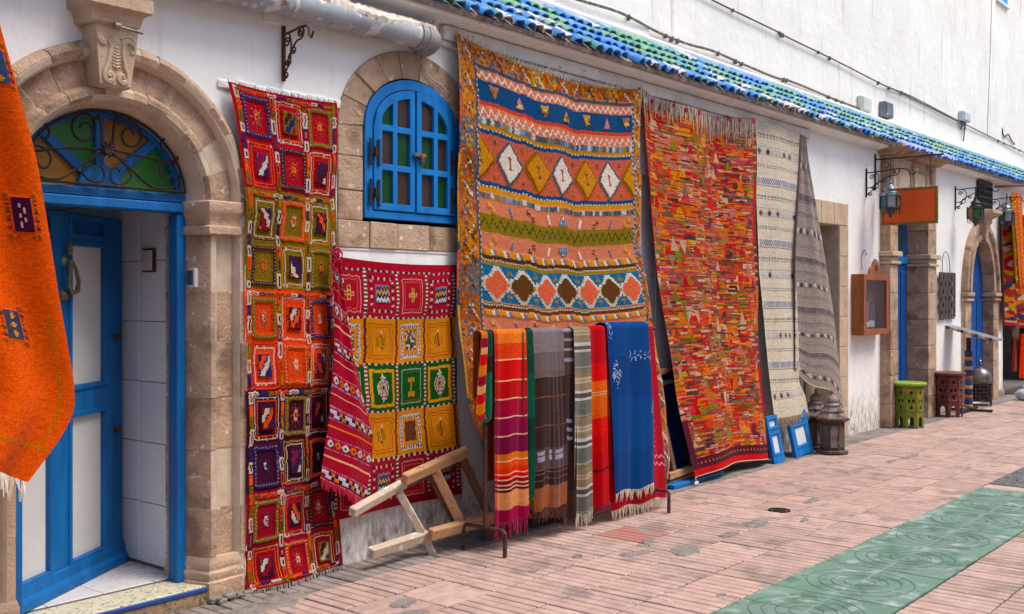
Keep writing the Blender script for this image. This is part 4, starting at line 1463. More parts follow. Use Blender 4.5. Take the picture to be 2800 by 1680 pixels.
def cloth(name, P, cv, mat=None, parent=None, back=True, jit=0.10, wob=False):
    if wob:
        wobble(cv)
    ny, nx = P.shape[0] - 1, P.shape[1] - 1
    gx, gy = np.gradient(P, axis=1), np.gradient(P, axis=0)
    N = np.cross(gx, gy)
    N /= (np.linalg.norm(N, axis=2, keepdims=True) + 1e-9)
    if N[..., 1].mean() > 0:
        N = -N
    Hc = np.zeros((ny + 1, nx + 1))
    Hc[:-1, :-1] = cv.H
    Hc[1:, 1:] = np.maximum(Hc[1:, 1:], cv.H)
    Q = P + N * (Hc + 0.002)[..., None]
    idx = np.arange((ny + 1) * (nx + 1)).reshape(ny + 1, nx + 1)
    F = np.stack([idx[:-1, :-1], idx[1:, :-1], idx[1:, 1:], idx[:-1, 1:]], -1).reshape(-1, 4)
    V = Q.reshape(-1, 3)
    C = np.repeat(tex(cv, jit).reshape(-1, 3), 4, axis=0)
    if back:
        st = max(1, min(nx, ny) // 24)
        ri = sorted(set(list(range(0, ny + 1, st)) + [ny]))
        ci = sorted(set(list(range(0, nx + 1, st)) + [nx]))
        B = (P - N * 0.010)[np.ix_(ri, ci)].copy()
        B[0], B[-1], B[:, 0], B[:, -1] = Q[ri[0], ci], Q[ri[-1], ci], Q[ri, ci[0]], Q[ri, ci[-1]]
        o = len(V)
        V = np.concatenate([V, B.reshape(-1, 3)])
        bi = np.arange(B.shape[0] * B.shape[1]).reshape(B.shape[:2]) + o
        BF = np.stack([bi[:-1, :-1], bi[:-1, 1:], bi[1:, 1:], bi[1:, :-1]], -1).reshape(-1, 4)
        F = np.concatenate([F, BF])
        mean = tex(cv, 0).reshape(-1, 3).mean(0) * 0.8
        C = np.concatenate([C, np.tile(mean, (len(BF) * 4, 1))])
    me = bpy.data.meshes.new(name)
    me.from_pydata(V.tolist(), [], F.tolist())
    ca = me.color_attributes.new('Col', 'FLOAT_COLOR', 'CORNER')
    ca.data.foreach_set('color', np.concatenate([C, np.ones((len(C), 1))], 1).astype(np.float32).ravel())
    me.materials.append(mat or cloth_mat())
    me.shade_smooth()
    return link(name, me, parent)


def fringe(name, pts, length, mat, parent, per=0.012, r=0.003, spread=0.01, out=(0, -1, 0), down=True, seed=1, clump=0):
    """loose warp threads hanging from the edge line pts (3D)"""
    rd = random.Random(seed)
    pts = [Vector(p) for p in pts]
    mb = MB()
    d = []
    for a, b in zip(pts[:-1], pts[1:]):
        n = max(1, int((b - a).length / per))
        d += [a.lerp(b, (i + rd.random() * .8) / n) for i in range(n)]
    for i, p in enumerate(d):
        l = length * rd.uniform(0.6, 1.15)
        dx = Vector((rd.gauss(0, spread), rd.gauss(0, spread * .6), 0))
        if clump:
            k = round(i / clump) * clump
            k = min(max(k, 0), len(d) - 1)
            dx += (d[k] - p) * 0.75
        o = Vector(out) * 0.004
        sgn = -1 if down else 1
        mb.tube([p + o, p + o + dx * .5 + Vector((0, 0, sgn * l * .5)), p + o + dx + Vector((0, 0, sgn * l))], [r, r * .9, r * .5], 3, caps=False)
    ob = mb.build(name, mat, parent)
    return tag(ob, kind='stuff')


M_FR_CREAM = surf('cream_wool_thread', (222, 210, 192), (198, 182, 160), 40, 0.95, 0.3, 200)
M_FR_RED = surf('crimson_wool_thread', (190, 24, 60), (160, 16, 50), 40, 0.95, 0.3, 200)
M_FR_PINK = surf('raspberry_wool_thread', (176, 28, 84), (150, 20, 66), 40, 0.95, 0.3, 200)
M_FR_BROWN = surf('brown_wool_thread', (96, 62, 52), (72, 44, 40), 40, 0.95, 0.3, 200)
M_FR_GREY = surf('speckled_wool_thread', (186, 176, 160), (140, 128, 112), 40, 0.95, 0.3, 200)

RED, CRIM, ORG, OLV, NAV, WHT, MAR, GLD, SAL, TEAL, BRN = (168, 8, 40), (150, 10, 42), (226, 84, 16), (122, 98, 26), (40, 34, 88), (208, 190, 174), (72, 14, 36), (216, 140, 16), (214, 122, 92), (20, 96, 140), (98, 60, 26)

# ---------------------------------------------------------------- sampler rug beside the first doorway
def sampler():
    rd = random.Random(3)
    cv = Cv(0.78, 2.82, 0.0062, RED)
    zones = [(166, 6, 36), (124, 98, 28), (220, 72, 10), (64, 12, 38), (150, 6, 38)]
    zh = 2.82 / 5
    m = 0.035
    cw = (0.78 - 2 * m) / 3
    for z, col in enumerate(zones):
        y0 = z * zh
        cv.rect(0, y0, 0.78, y0 + zh, col)
        for r in range(2):
            ya = y0 + 0.03 + r * (zh - 0.03) / 2
            yb = ya + (zh - 0.03) / 2
            for c in range(3):
                xa, xb = m + c * cw + 0.022, m + (c + 1) * cw - 0.022
                cx, cy = (xa + xb) / 2, (ya + yb) / 2
                alt = [k for k in (ORG, WHT, NAV, (196, 130, 30), CRIM, MAR) if abs(sum(k) - sum(col)) > 90]
                if (r + c + z) % 2 == 0:
                    fc = rd.choice([OLV, NAV, ORG, CRIM, (90, 14, 36), (60, 30, 40)] if z in (1, 3) else [OLV, NAV, (90, 20, 40), (60, 30, 46), (196, 74, 20)])
                    if fc == col:
                        fc = NAV
                    cv.frame(xa, ya + 0.02, xb, yb - 0.018, 0.026, fc, 0.008)
                    dot = rd.choice([WHT, (196, 150, 110), (170, 150, 140)])
                    n = 11
                    for i in range(n):
                        k = (i + .5) / n
                        for (x, y) in ((xa + k * (xb - xa), ya + 0.031), (xa + k * (xb - xa), yb - 0.031), (xa + 0.012, ya + .02 + k * (yb - ya - .04)), (xb - 0.012, ya + .02 + k * (yb - ya - .04))):
                            cv.rect(x - 0.0032, y - 0.0032, x + 0.0032, y + 0.0032, dot)
                    cs = [rd.choice([ORG, (176, 120, 96), (196, 110, 60), NAV]), rd.choice([NAV, CRIM, WHT]), rd.choice([WHT, ORG, GLD]), col]
                    for a in range(8):
                        an = a * PI / 4
                        for q in (0.5, 0.8, 1.1):
                            x, y = cx + math.cos(an) * 0.038 * q, cy + math.sin(an) * 0.055 * q
                            cv.rect(x - .003, y - .003, x + .0035, y + .0035, cs[0])
                    cv.star(cx, cy, 0.020, 0.036, cs)
                else:
                    c1 = rd.choice(alt[:3])
                    cv.frame(xa + 0.004, ya + 0.012, xb - 0.004, yb - 0.01, 0.0062, c1)
                    cv.frame(xa + 0.022, ya + 0.034, xb - 0.022, yb - 0.032, 0.0062, rd.choice([WHT, ORG, (210, 120, 60)]))
                    for i in range(7):
                        cv.rect(xa + 0.01 + i * 0.028, ya + 0.021, xa + 0.02 + i * 0.028, ya + 0.029, rd.choice([WHT, NAV, ORG]))
                        cv.rect(xa + 0.01 + i * 0.028, yb - 0.028, xa + 0.02 + i * 0.028, yb - 0.02, rd.choice([WHT, NAV, ORG]))
                    bx, by = 0.048, 0.066
                    cv.rect(cx - bx, cy - by, cx + bx, cy + by, rd.choice([NAV, (34, 18, 40), MAR, OLV]), 0.012)
                    k0 = rd.choice([1, -1])
                    pal = rd.sample([WHT, ORG, NAV, CRIM, MAR], 4)
                    for bi in range(4):
                        def fn(X, Y, bi=bi):
                            d = ((X - cx) / bx + k0 * (Y - cy) / by + 2) / 4
                            st = np.floor(((Y - cy) / 0.02)) % 2 * 0.04
                            return (np.abs(X - cx) < bx - .009) & (np.abs(Y - cy) < by - .009) & (d + st > bi / 4) & (d + st < (bi + .72) / 4)
                        cv.mask(cx - bx, cy - by, cx + bx, cy + by, fn, pal[bi], 0.012)
        # woven-in blocks along the column lines and across the zone lines
        for c in range(4):
            xs = m + c * cw
            y = y0 + 0.01
            i = rd.randrange(4)
            while y < y0 + zh - 0.01:
                l = rd.uniform(0.05, 0.095)
                kind = i % 5
                ye = min(y + l, y0 + zh)
                if kind in (0, 3):
                    cv.rect(xs - 0.016, y, xs + 0.016, ye, WHT, 0.006)
                    cv.rect(xs - 0.006, y + 0.012, xs + 0.007, ye - 0.012, rd.choice([(60, 30, 40), NAV, CRIM, OLV]), 0.006)
                else:
                    cv.rect(xs - 0.014, y, xs + 0.014, ye, (None, ORG, OLV, None, NAV)[kind], 0.006)
                    cv.rect(xs - 0.004, y + 0.015, xs + 0.005, ye - 0.015, rd.choice([MAR, CRIM, (200, 120, 40)]), 0.006)
                y += l + 0.004
                i += 1
        x = 0.04
        i = rd.randrange(5)
        while x < 0.74:
            l = rd.uniform(0.035, 0.08)
            c = (ORG, WHT, NAV, OLV, (206, 90, 30))[i % 5]
            cv.rect(x, y0 + 0.016, min(x + l, 0.745), y0 + 0.036, c, 0.005)
            cv.rect(x + .012, y0 + 0.023, min(x + l, 0.745) - .012, y0 + 0.029, rd.choice([NAV, MAR, ORG]), 0.005)
            x += l + 0.005
            i += 1
    x = 0.04
    i = 0
    while x < 0.74:
        l = rd.uniform(0.035, 0.08)
        cv.rect(x, 2.775, min(x + l, 0.745), 2.795, (ORG, NAV, WHT, OLV)[i % 4], 0.005)
        x += l + 0.005
        i += 1
    cv.rect(0, 0, 0.78, 0.014, RED)
    Lp = [(0, 3.475, -0.05, 2.83), (0.1, 3.525, -0.075, 2.55), (0.22, 3.56, -0.095, 2.2), (0.4, 3.57, -0.085, 1.7), (0.7, 3.575, -0.08, 0.85), (0.95, 3.575, -0.10, 0.12), (1, 3.58, -0.13, 0.02)]
    Rp = [(0, 4.275, -0.04, 2.825), (0.22, 4.265, -0.05, 2.2), (0.5, 4.24, -0.05, 1.4), (0.7, 4.25, -0.05, 0.85), (0.95, 4.275, -0.06, 0.14), (1, 4.28, -0.075, 0.03)]
    P = sheet(cv.ny, cv.nx, Lp, Rp, lambda s, t: 0.018 * 4 * s * (1 - s) * (1 - t) ** 2, lambda s, t: 0.014 * np.sin(s * 7 + t * 2.0) * (0.4 + t) - 0.016 * np.sin(t * 11 + s * 3) * (.3 + t) - .006 * np.sin(t * 31 + s * 5))
    o = thing('hanging_rug', 'tall narrow red, olive and orange sampler rug with square motifs beside the stone door', 'rug', (3.9, 0, 0))
    r = cloth('weave', P - np.array((3.9, 0, 0)), cv, None, o, wob=True)
    fringe('fringe', [Vector(p) - Vector((3.9, 0, 0)) for p in P[-1][::6]], 0.045, M_FR_GREY, o, 0.008, 0.0035, 0.008, seed=4)
    fringe('top_fringe', [Vector(p) - Vector((3.9, 0, 0)) for p in P[0][::6]], 0.018, M_FR_CREAM, o, 0.012, 0.004, 0.010, down=False, seed=5)


sampler()


# ---------------------------------------------------------------- square-patterned rug under the window
def square_rug():
    rd = random.Random(9)
    W_, H_ = 1.16, 1.60
    cv = Cv(W_, H_, 0.0066, (170, 10, 44))
    rows = [(172, 12, 48), (214, 138, 10), (22, 84, 28), (212, 136, 10), (160, 12, 44)]
    cw, ch = (W_ - 0.03) / 4, (H_ - 0.08) / 5
    for r, col in enumerate(rows):
        ya = 0.06 + r * ch
        cv.rect(0.0 if r in (0, 4) else 0.0, ya, W_, ya + ch, col)
        for c in range(4):
            xa = 0.0 + c * cw
            cx, cy = xa + cw / 2, ya + ch / 2
            x0, x1, y0, y1 = xa + 0.04, xa + cw - 0.04, ya + 0.04, ya + ch - 0.035
            if r in (0, 4):
                if c % 2 == 1:
                    for i in range(8):
                        for (px, py) in ((x0 + i * (x1 - x0) / 8, y0), (x0 + i * (x1 - x0) / 8, y1 - .02)):
                            cv.rect(px, py, px + 0.014, py + 0.02, WHT if i % 2 else (60, 30, 30))
                    for i in range(9):
                        for px in (x0, x1 - .02):
                            cv.rect(px, y0 + i * (y1 - y0) / 9, px + 0.02, y0 + (i + .55) * (y1 - y0) / 9, WHT if i % 2 else (60, 30, 30))
                    cv.rect(cx - .058, cy - .06, cx + .058, cy + .05, (90, 130, 160), 0.004)
                    for k, q in enumerate(((90, 20, 30), (206, 150, 30), (24, 26, 40), (226, 214, 202))):
                        cv.zig(cx - .055, cx + .055, cy - .038 + k * .024, .010, .028, .02, q, 0.006)
                else:
                    cv.frame(x0, y0, x1, y1, 0.0066, (206, 150, 140))
                    cv.frame(x0 + .022, y0 + .022, x1 - .022, y1 - .022, 0.0066, (206, 90, 60))
                    for dx, dy in ((0, 0), (.026, 0), (-.026, 0), (0, .03), (0, -.03)):
                        cv.frame(cx + dx - .014, cy + dy - .015, cx + dx + .015, cy + dy + .015, 0.0066, (208, 172, 100))
            elif r in (1, 3):
                if c == 2 or (c == 0 and r == 1):
                    cv.frame(x0, y0, x1, y1, 0.026, (204, 196, 186))
                    n = 9
                    for i in range(n):
                        k = (i + .5) / n
                        q = (176, 24, 40) if i % 2 else (70, 120, 130)
                        for px, py in ((x0 + k * (x1 - x0), y0 + .018), (x0 + k * (x1 - x0), y1 - .018), (x0 + .018, y0 + k * (y1 - y0)), (x1 - .018, y0 + k * (y1 - y0))):
                            cv.rect(px - .007, py - .008, px + .007, py + .008, q)
                    for i in range(8):
                        for j in range(10):
                            cv.rect(cx - .052 + i * .013, cy - .065 + j * .013, cx - .039 + i * .013, cy - .052 + j * .013,
                                    [(36, 92, 46), (168, 16, 44), (206, 200, 190)][(i + 2 * j + (i * j) // 3) % 3] if r == 1 else [(140, 20, 40), (60, 80, 30)][(i // 2 + j // 2) % 2])
                else:
                    cv.frame(x0 - .006, y0, x1 + .006, y1, 0.0066, (180, 70, 20))
                    cv.frame(x0 + .014, y0 + .018, x1 - .014, y1 - .018, 0.0066, (196, 84, 20))
                    for dy in (-.05, .04):
                        cv.tri(cx, cy + dy, cy + dy + .022, .014, (160, 30, 40), dy < 0)
                        cv.rect(cx - .006, cy + dy - .016, cx + .006, cy + dy, (226, 206, 180))
                    for dx in (-.035, -.018, .018, .035):
                        cv.rect(cx + dx - .004, cy - .03, cx + dx + .004, cy + .03, (120, 110, 20))
                    cv.rect(cx - .004, cy - .04, cx + .005, cy + .04, (150, 40, 30))
            else:
                if c % 2 == 1:
                    cv.frame(x0 - .01, y0 - .01, x1 + .01, y1 + .01, 0.022, (214, 152, 20))
                    cv.star(cx, cy, 0.052, 0.08, [(204, 186, 176), (170, 30, 50), (190, 190, 190), (90, 130, 150), (210, 160, 40), (26, 60, 40)])
                else:
                    cv.frame(x0 + .004, y0, x1 - .004, y1, 0.0066, (150, 176, 150))
                    for i in range(9):
                        cv.rect(x0 + .02 + i * .02, y0 + .015, x0 + .03 + i * .02, y0 + .023, (170, 40, 50))
                        cv.rect(x0 + .02 + i * .02, y1 - .023, x0 + .03 + i * .02, y1 - .015, (170, 40, 50))
                    for dy in (-.055, .04):
                        cv.rect(cx - .03, cy + dy, cx + .03, cy + dy + .03, (206, 140, 30))
                        cv.rect(cx - .012, cy + dy + .01, cx - .004, cy + dy + .02, (22, 84, 28))
                        cv.rect(cx + .006, cy + dy + .01, cx + .014, cy + dy + .02, (22, 84, 28))
                    cv.rect(cx - .008, cy - .03, cx + .008, cy + .04, (206, 140, 30))
        edgec = [((40, 60, 34), (226, 214, 200)), ((70, 60, 20), (150, 20, 40)), ((150, 24, 44), (214, 200, 190)), ((70, 60, 20), (150, 20, 40)), ((40, 50, 34), (220, 208, 196))][r]
        for c in range(5):
            cv.vbars(c * cw - .012, c * cw + .012, ya, ya + ch, [(.014, edgec[0]), (.012, edgec[1])])
        cv.bars(0, W_, ya - .010, ya + .008, [(.02, (46, 40, 30)), (.018, WHT), (.012, (150, 20, 44))])
    cv.rect(0, 0, W_, .05, (172, 10, 44))
    cv.rect(0, H_ - 0.05, W_, H_, (150, 10, 40))
    Lp = [(0, 4.235, -0.03, 1.895), (0.5, 4.235, -0.03, 1.1), (1, 4.235, -0.045, 0.30)]
    Rp = [(0, 5.345, -0.03, 1.865), (0.4, 5.335, -0.03, 1.25), (0.75, 5.35, -0.035, 0.7), (1, 5.37, -0.05, 0.30)]
    P = sheet(cv.ny, cv.nx, Lp, Rp, lambda s, t: 0.02 * np.sin(s * PI) * (1 - t), lambda s, t: 0.014 * np.sin(s * 8 + t * 4) * (.3 + t) + .006 * np.sin(t * 19 + s * 3))
    o = thing('hanging_rug', 'crimson, yellow and green rug of square fields hanging under the blue window', 'rug', (4.8, 0, 0))
    cloth('weave', P - np.array((4.8, 0, 0)), cv, None, o, wob=True)


square_rug()


# ---------------------------------------------------------------- red striped shawl
def shawl():
    rd = random.Random(5)
    w, h = 0.50, 1.5
    cv = Cv(w, h, 0.0062, (166, 10, 46))
    y = 0.03
    k = 0
    while y < h - .05:
        m = k % 4
        if m == 0:
            cv.rect(0, y, w, y + .010, (230, 176, 140))
            y += .085
        elif m == 1:
            cv.bars(0, w, y, y + .008, [(.010, (190, 160, 190)), (.010, (90, 12, 40))])
            for q, dy in enumerate((.024, .048)):
                cv.bars((q % 2) * .035, w, y + dy, y + dy + .022, [(.06, (196, 190, 210)), (.03, (40, 26, 40)), (.035, (206, 120, 20)), (.03, (40, 26, 40))], .004)
            cv.bars(0, w, y + .08, y + .088, [(.010, (190, 160, 190)), (.010, (90, 12, 40))])
            y += .13
        elif m == 2:
            cv.rect(0, y, w, y + .009, (232, 130, 40) if k % 8 == 2 else (230, 176, 140))
            y += .085
        else:
            cv.bars(0, w, y, y + .008, [(.010, (190, 160, 190)), (.010, (90, 12, 40))])
            for x in np.arange(.02, w, .07):
                c = ((206, 196, 206), (214, 110, 24))[int(x / .07) % 2]
                cv.diamond(x + .02, y + .045, .03, .026, c, .004, .0062)
                cv.diamond(x + .02, y + .045, .012, .012, (40, 20, 40), .004)
            cv.bars(0, w, y + .08, y + .088, [(.010, (190, 160, 190)), (.010, (90, 12, 40))])
            y += .13
        k += 1
    # bunched at the top, spreading towards the hem, which slopes down to the right
    Lp = [(0, 4.155, -0.12, 1.93), (0.15, 4.15, -0.14, 1.72), (0.4, 4.13, -0.17, 1.35), (0.7, 4.07, -0.19, 0.95), (1, 3.995, -0.20, 0.60)]
    Rp = [(0, 4.185, -0.12, 1.90), (0.15, 4.245, -0.12, 1.62), (0.4, 4.335, -0.14, 1.22), (0.68, 4.455, -0.15, 0.80), (0.8, 4.455, -0.15, 0.68), (1, 4.375, -0.17, 0.40)]
    P = sheet(cv.ny, cv.nx, Lp, Rp, None, lambda s, t: -0.035 * np.sin(s * PI * 1.0) - 0.012 * np.sin(s * 11 + t * 2) * (1.1 - .6 * t), 0.1)
    o = thing('striped_shawl', 'crimson shawl with cream stripes bunched at the top, hanging over the square rug', 'shawl', (4.2, -0.1, 0))
    off = np.array((4.2, -0.1, 0))
    cloth('weave', P - off, cv, None, o)
    fringe('fringe', [Vector(p - off) for p in P[-1][::5]], 0.05, M_FR_RED, o, 0.006, 0.004, 0.006, seed=2)
    mb = MB()
    for i in range(40):
        a = rd.uniform(0, 2 * PI)
        x, z = rd.gauss(-0.03, .02), rd.uniform(1.68, 1.95)
        mb.tube([(x, -.03, z), (x + .02 * math.cos(a), -.06, z - .03), (x + .03 * math.cos(a), -.05, z - .07)], [.006, .005, .002], 4)
    tag(mb.build('top_fringe', M_FR_RED, o), kind='stuff')


shawl()


# ---------------------------------------------------------------- the big coral rug
def big_rug():
    rd = random.Random(21)
    W_, H_ = 2.30, 3.36
    cv = Cv(W_, H_, 0.0092, SAL)
    BL, BR = 0.225, 0.115
    x0, x1 = BL, W_ - BR
    CORAL, ROSE = (216, 128, 96), (200, 96, 70)
    cv.A[:] = CORAL
    NV, GOLD, OLIVE, SLATE = (6, 72, 118), (206, 144, 40), (134, 116, 14), (72, 84, 100)

    def zz(ya, yb, c, zc=(240, 226, 214), pitch=.078):
        cv.rect(x0, ya, x1, yb, c)
        cv.zig(x0, x1, (ya + yb) / 2 + .004, (yb - ya) * .30, pitch, .019, zc, .004)

    def rope(ya, yb):
        cv.rect(x0, ya, x1, yb, (200, 116, 80))
        cv.bars(x0, x1, ya, yb, [(.075, (214, 150, 30)), (.028, (232, 222, 210)), (.022, (70, 120, 150)), (.02, (206, 110, 80))], .006, slant=.02)

    def dash(ya, yb):
        x = x0
        while x < x1:
            l = rd.uniform(.018, .04)
            cv.rect(x, ya, min(x + l, x1), yb, rd.choice([(90, 112, 128), (196, 200, 198), (60, 80, 100), (160, 120, 60), (96, 90, 80), (120, 150, 170)]), .004)
            x += l

    def motifs(ya, yb, flip=False):
        n = 9
        for i in range(n):
            cx = x0 + (i + .5) * (x1 - x0) / n
            cy = (ya + yb) / 2 + .008
            k = i % 8
            c = [(214, 152, 30), (64, 116, 160), (112, 66, 36), (238, 226, 214), (70, 134, 170), (238, 226, 214), (112, 66, 36), (64, 116, 160)][k]
            if i == 8:
                c = (214, 152, 30)
            s = -1 if (flip ^ (i > 4)) else 1
            if i in (1, 3, 5, 7):
                for q in (-1, 0, 1):
                    cv.rect(cx - .012 + s * q * .010, cy + q * .022 - .012, cx + .012 + s * q * .010, cy + q * .022 + .012, c, .006)
            elif i == 4:
                for dx, dy in ((-.035, .018), (.035, .018), (0, -.018)):
                    dy = -dy if flip else dy
                    cv.rect(cx + dx - .022, cy + dy - .02, cx + dx + .022, cy + dy + .02, c, .006)
                    cv.rect(cx + dx - .006, cy + dy - .006, cx + dx + .006, cy + dy + .006, (220, 226, 230), .006)
            else:
                for q in (-.5, .5):
                    cv.rect(cx + s * q * .045 - .018, cy + q * .042 - .018, cx + s * q * .045 + .018, cy + q * .042 + .018, c, .006)
                    cv.rect(cx + s * q * .045 - .005, cy + q * .042 - .005, cx + s * q * .045 + .007, cy + q * .042 + .007, (226, 196, 160), .006)

    def half(off, flip):
        g = (lambda a, b: (off + a, off + b)) if not flip else (lambda a, b: (off - b, off - a))
        cv.rect(x0, *(lambda q: (q[0],))(g(.12, .147)), x1, g(.12, .147)[1], SLATE) if False else None
        a, b = g(.12, .147)
        cv.rect(x0, a, x1, b, SLATE)
        zz(*g(.147, .222), CORAL)
        a, b = g(.222, .372)
        cv.rect(x0, a, x1, b, NV)
        for i in range(7):
            cx = x0 + .15 + i * (x1 - x0 - .24) / 6
            up = i % 2 == 1
            c = [(176, 116, 70), (214, 130, 120), (206, 150, 60)][(0, 1, 2, 2, 2, 1, 0)[i]]
            cv.tri(cx, a + .03, b - .03, .05, c, up, .006)
            for q in range(8):
                cv.rect(cx + rd.uniform(-.03, .025), rd.uniform(a + .05, b - .05), cx + rd.uniform(-.03, .03) + .01, rd.uniform(a + .05, b - .04), rd.choice([(150, 90, 50), (226, 190, 130), c]), .006)
        a, b = g(.372, .40)
        cv.rect(x0, a, x1, b, (206, 70, 44))
        zz(*g(.40, .49), CORAL)
        dash(*g(.49, .53))
        a, b = g(.53, .568)
        cv.rect(x0, a, x1, b, GOLD)
        cv.bars(x0, x1, b - .008, b, [(.02, (226, 214, 196)), (.02, (120, 80, 50))])
        a, b = g(.57, .60)
        cv.rect(x0, a, x1, b, NV)
        a, b = g(.60, .93)
        cv.rect(x0, a, x1, b, ROSE)
        mid = (a + b) / 2
        pitch = (x1 - x0) / 6
        for i in range(7):
            cx = x0 + i * pitch
            wc = i % 2 == 1
            cl = cv.sl(x0, a, x1, b)
            cv.diamond(cx, mid, .158, .162, (84, 84, 96) if wc else (150, 92, 20), .004, .0184)
            cv.diamond(cx, mid, .138, .143, (232, 218, 200) if wc else (208, 138, 20), .010)
            mc = (150, 60, 50) if wc else (96, 84, 60)
            cv.tri(cx, mid - .045, mid - .01, .022, mc, False, .010)
            cv.tri(cx, mid + .01, mid + .045, .022, mc, True, .010)
            cv.rect(cx - .006, mid - .02, cx + .007, mid + .02, mc, .010)
            if i < 6:
                for dy in (-.12, .12):
                    cv.rect(cx + pitch / 2 - .012, mid + dy - .015, cx + pitch / 2 + .012, mid + dy + .015, rd.choice([(90, 80, 90), (150, 110, 40)]), .004)
        for _ in range(500):
            xx, yy = rd.uniform(x0, x1 - .03), rd.uniform(a, b - .01)
            k = cv.sl(xx, yy, xx + .03, yy + .010)
            cv.A[k] = cv.A[k] * rd.uniform(.9, 1.06)
        a, b = g(.93, .957)
        cv.rect(x0, a, x1, b, NV)
        a, b = g(.957, .968)
        cv.bars(x0, x1, a, b, [(.02, (230, 220, 204)), (.02, (90, 70, 60))])
        a, b = g(.968, 1.0)
        cv.rect(x0, a, x1, b, GOLD)
        dash(*g(1.012, 1.05))
        motifs(*g(1.05, 1.16), flip)
        a, b = g(1.16, 1.285)
        cv.rect(x0, a, x1, b, OLIVE)
        cv.zig(x0, x1, (a + b) / 2, .033, .088, .020, (78, 58, 22))
        motifs(*g(1.285, 1.41), not flip)
        rope(*g(1.41, 1.45))
        a, b = g(1.452, 1.478)
        cv.rect(x0, a, x1, b, BRN)
        cv.bars(x0, x1, b, b + .010, [(.0184, (226, 214, 200)), (.0092, (90, 60, 40))])
        a, b = g(1.488, 1.515)
        cv.rect(x0, a, x1, b, (160, 124, 30))
        a, b = g(1.522, 1.785)
        cv.rect(x0, a, x1, b, (24, 108, 148))
        mid = (a + b) / 2
        for i in range(7):
            cx = x0 + .14 + i * (x1 - x0 - .28) / 6
            cv.diamond(cx, mid, .155, .128, (214, 204, 184), .004, .0184)
            cv.diamond(cx, mid, .118, .100, (222, 104, 74) if i % 2 == 0 else (100, 60, 26), .008, .0184)
            for sx in (-1, 1):
                cv.diamond(cx + sx * .15, mid, .022, .02, (190, 120, 90), .004)
            for sy in (-1, 1):
                xx = cx + (x1 - x0 - .28) / 12
                cv.tri(xx, mid + sy * .13, mid + sy * .075, .034, (160, 116, 50), sy < 0, .004)
                cv.rect(xx - .01, mid + sy * .105 - .01, xx + .01, mid + sy * .105 + .01, (24, 96, 130))
        a, b = g(1.79, 1.802)
        cv.rect(x0, a, x1, b, (150, 110, 40))
        cv.bars(x0, x1, b, b + .010, [(.0184, (226, 214, 200)), (.0092, (90, 60, 40))])
        a, b = g(1.812, 1.842)
        cv.rect(x0, a, x1, b, BRN)
        rope(*g(1.845, 1.885))
        motifs(*g(1.90, 2.0), flip)

    half(0.0, False)
    # lower part repeats the zigzag and diamond bands
    for yy in (2.02, 2.5, 2.98):
        cv.rect(x0, yy, x1, yy + .16, NV)
        zz(yy + .17, yy + .25, CORAL)
        cv.rect(x0, yy + .26, x1, yy + .30, GOLD)
        motifs(yy + .33, yy + .44)

    def border(xa, xb, ya, yb, vert=True):
        pos, i = (ya if vert else xa), 0
        end = yb if vert else xb
        while pos < end:
            l = rd.uniform(.13, .21)
            base = rd.choice([(204, 122, 26), (188, 96, 30), (206, 140, 30), (196, 110, 70), (110, 104, 110), (170, 88, 34)])
            q = (xa, pos, xb, min(pos + l, yb)) if vert else (pos, ya, min(pos + l, xb), yb)
            cv.rect(*q, base)
            cv.speck(*q, [(206, 140, 30), (176, 70, 30), (110, 64, 30), (70, 96, 120), base, (150, 100, 30)], .75, .0184, rd)
            cx, cy = (q[0] + q[2]) / 2, (q[1] + q[3]) / 2
            mc = rd.choice([(224, 208, 186), (60, 112, 140), (224, 208, 186), (70, 60, 40), (216, 160, 40)])
            for d in range(-3, 4):
                cv.rect(cx + d * .014 - .009, cy + d * .016 * rd.choice((1, .6)) - .009, cx + d * .014 + .009, cy + d * .016 + .009, mc, .005)
            if rd.random() < .5:
                for d in range(-3, 4):
                    cv.rect(cx - d * .014 - .007, cy + d * .016 - .007, cx - d * .014 + .007, cy + d * .016 + .007, rd.choice([(224, 208, 186), (60, 112, 140)]), .005)
            pos += l
    border(0.03, BL - .03, 0, H_)
    border(W_ - BR + .02, W_ - .02, 0, H_)
    border(0.03, W_ - .02, 0.012, .115, False)
    cv.rect(BL - .03, .1, BL - .012, H_, SLATE)
    cv.vbars(BL - .012, BL, .1, H_, [(.02, (206, 196, 180)), (.02, (80, 90, 110))])
    cv.vbars(W_ - BR, W_ - BR + .02, .1, H_, [(.02, (170, 170, 170)), (.02, (60, 80, 110))])
    # selvage
    cv.vbars(0, .02, 0, H_, [(.34, (206, 150, 20)), (.05, (20, 84, 120)), (.28, (206, 96, 60)), (.11, (10, 70, 110)), (.3, (214, 160, 30))])
    cv.vbars(.02, .032, 0, H_, [(.02, (60, 84, 110)), (.02, (190, 90, 60))])
    cv.rect(0, 0, W_, .012, (214, 150, 40))
    Lp = [(0, 5.28, -0.075, 3.415), (0.02, 5.27, -0.10, 3.34), (0.06, 5.285, -0.10, 3.2), (0.2, 5.285, -0.09, 2.74), (0.4, 5.30, -0.09, 2.07), (0.6, 5.295, -0.10, 1.42), (0.75, 5.32, -0.12, 0.93), (0.85, 5.40, -0.16, 0.62), (0.93, 5.56, -0.20, 0.33), (1, 5.75, -0.24, 0.08)]
    Rp = [(0, 7.56, -0.075, 3.42), (0.2, 7.53, -0.09, 2.75), (0.4, 7.53, -0.10, 2.07), (0.6, 7.68, -0.14, 1.40), (0.8, 7.80, -0.19, 0.72), (0.93, 7.80, -0.24, 0.28), (1, 7.66, -0.28, 0.02)]

    def sag(s, t):
        return 0.105 * (1 - np.abs(2 * s - 1.12) ** 2.0).clip(-0.3, 1) * (1 - 0.45 * t)
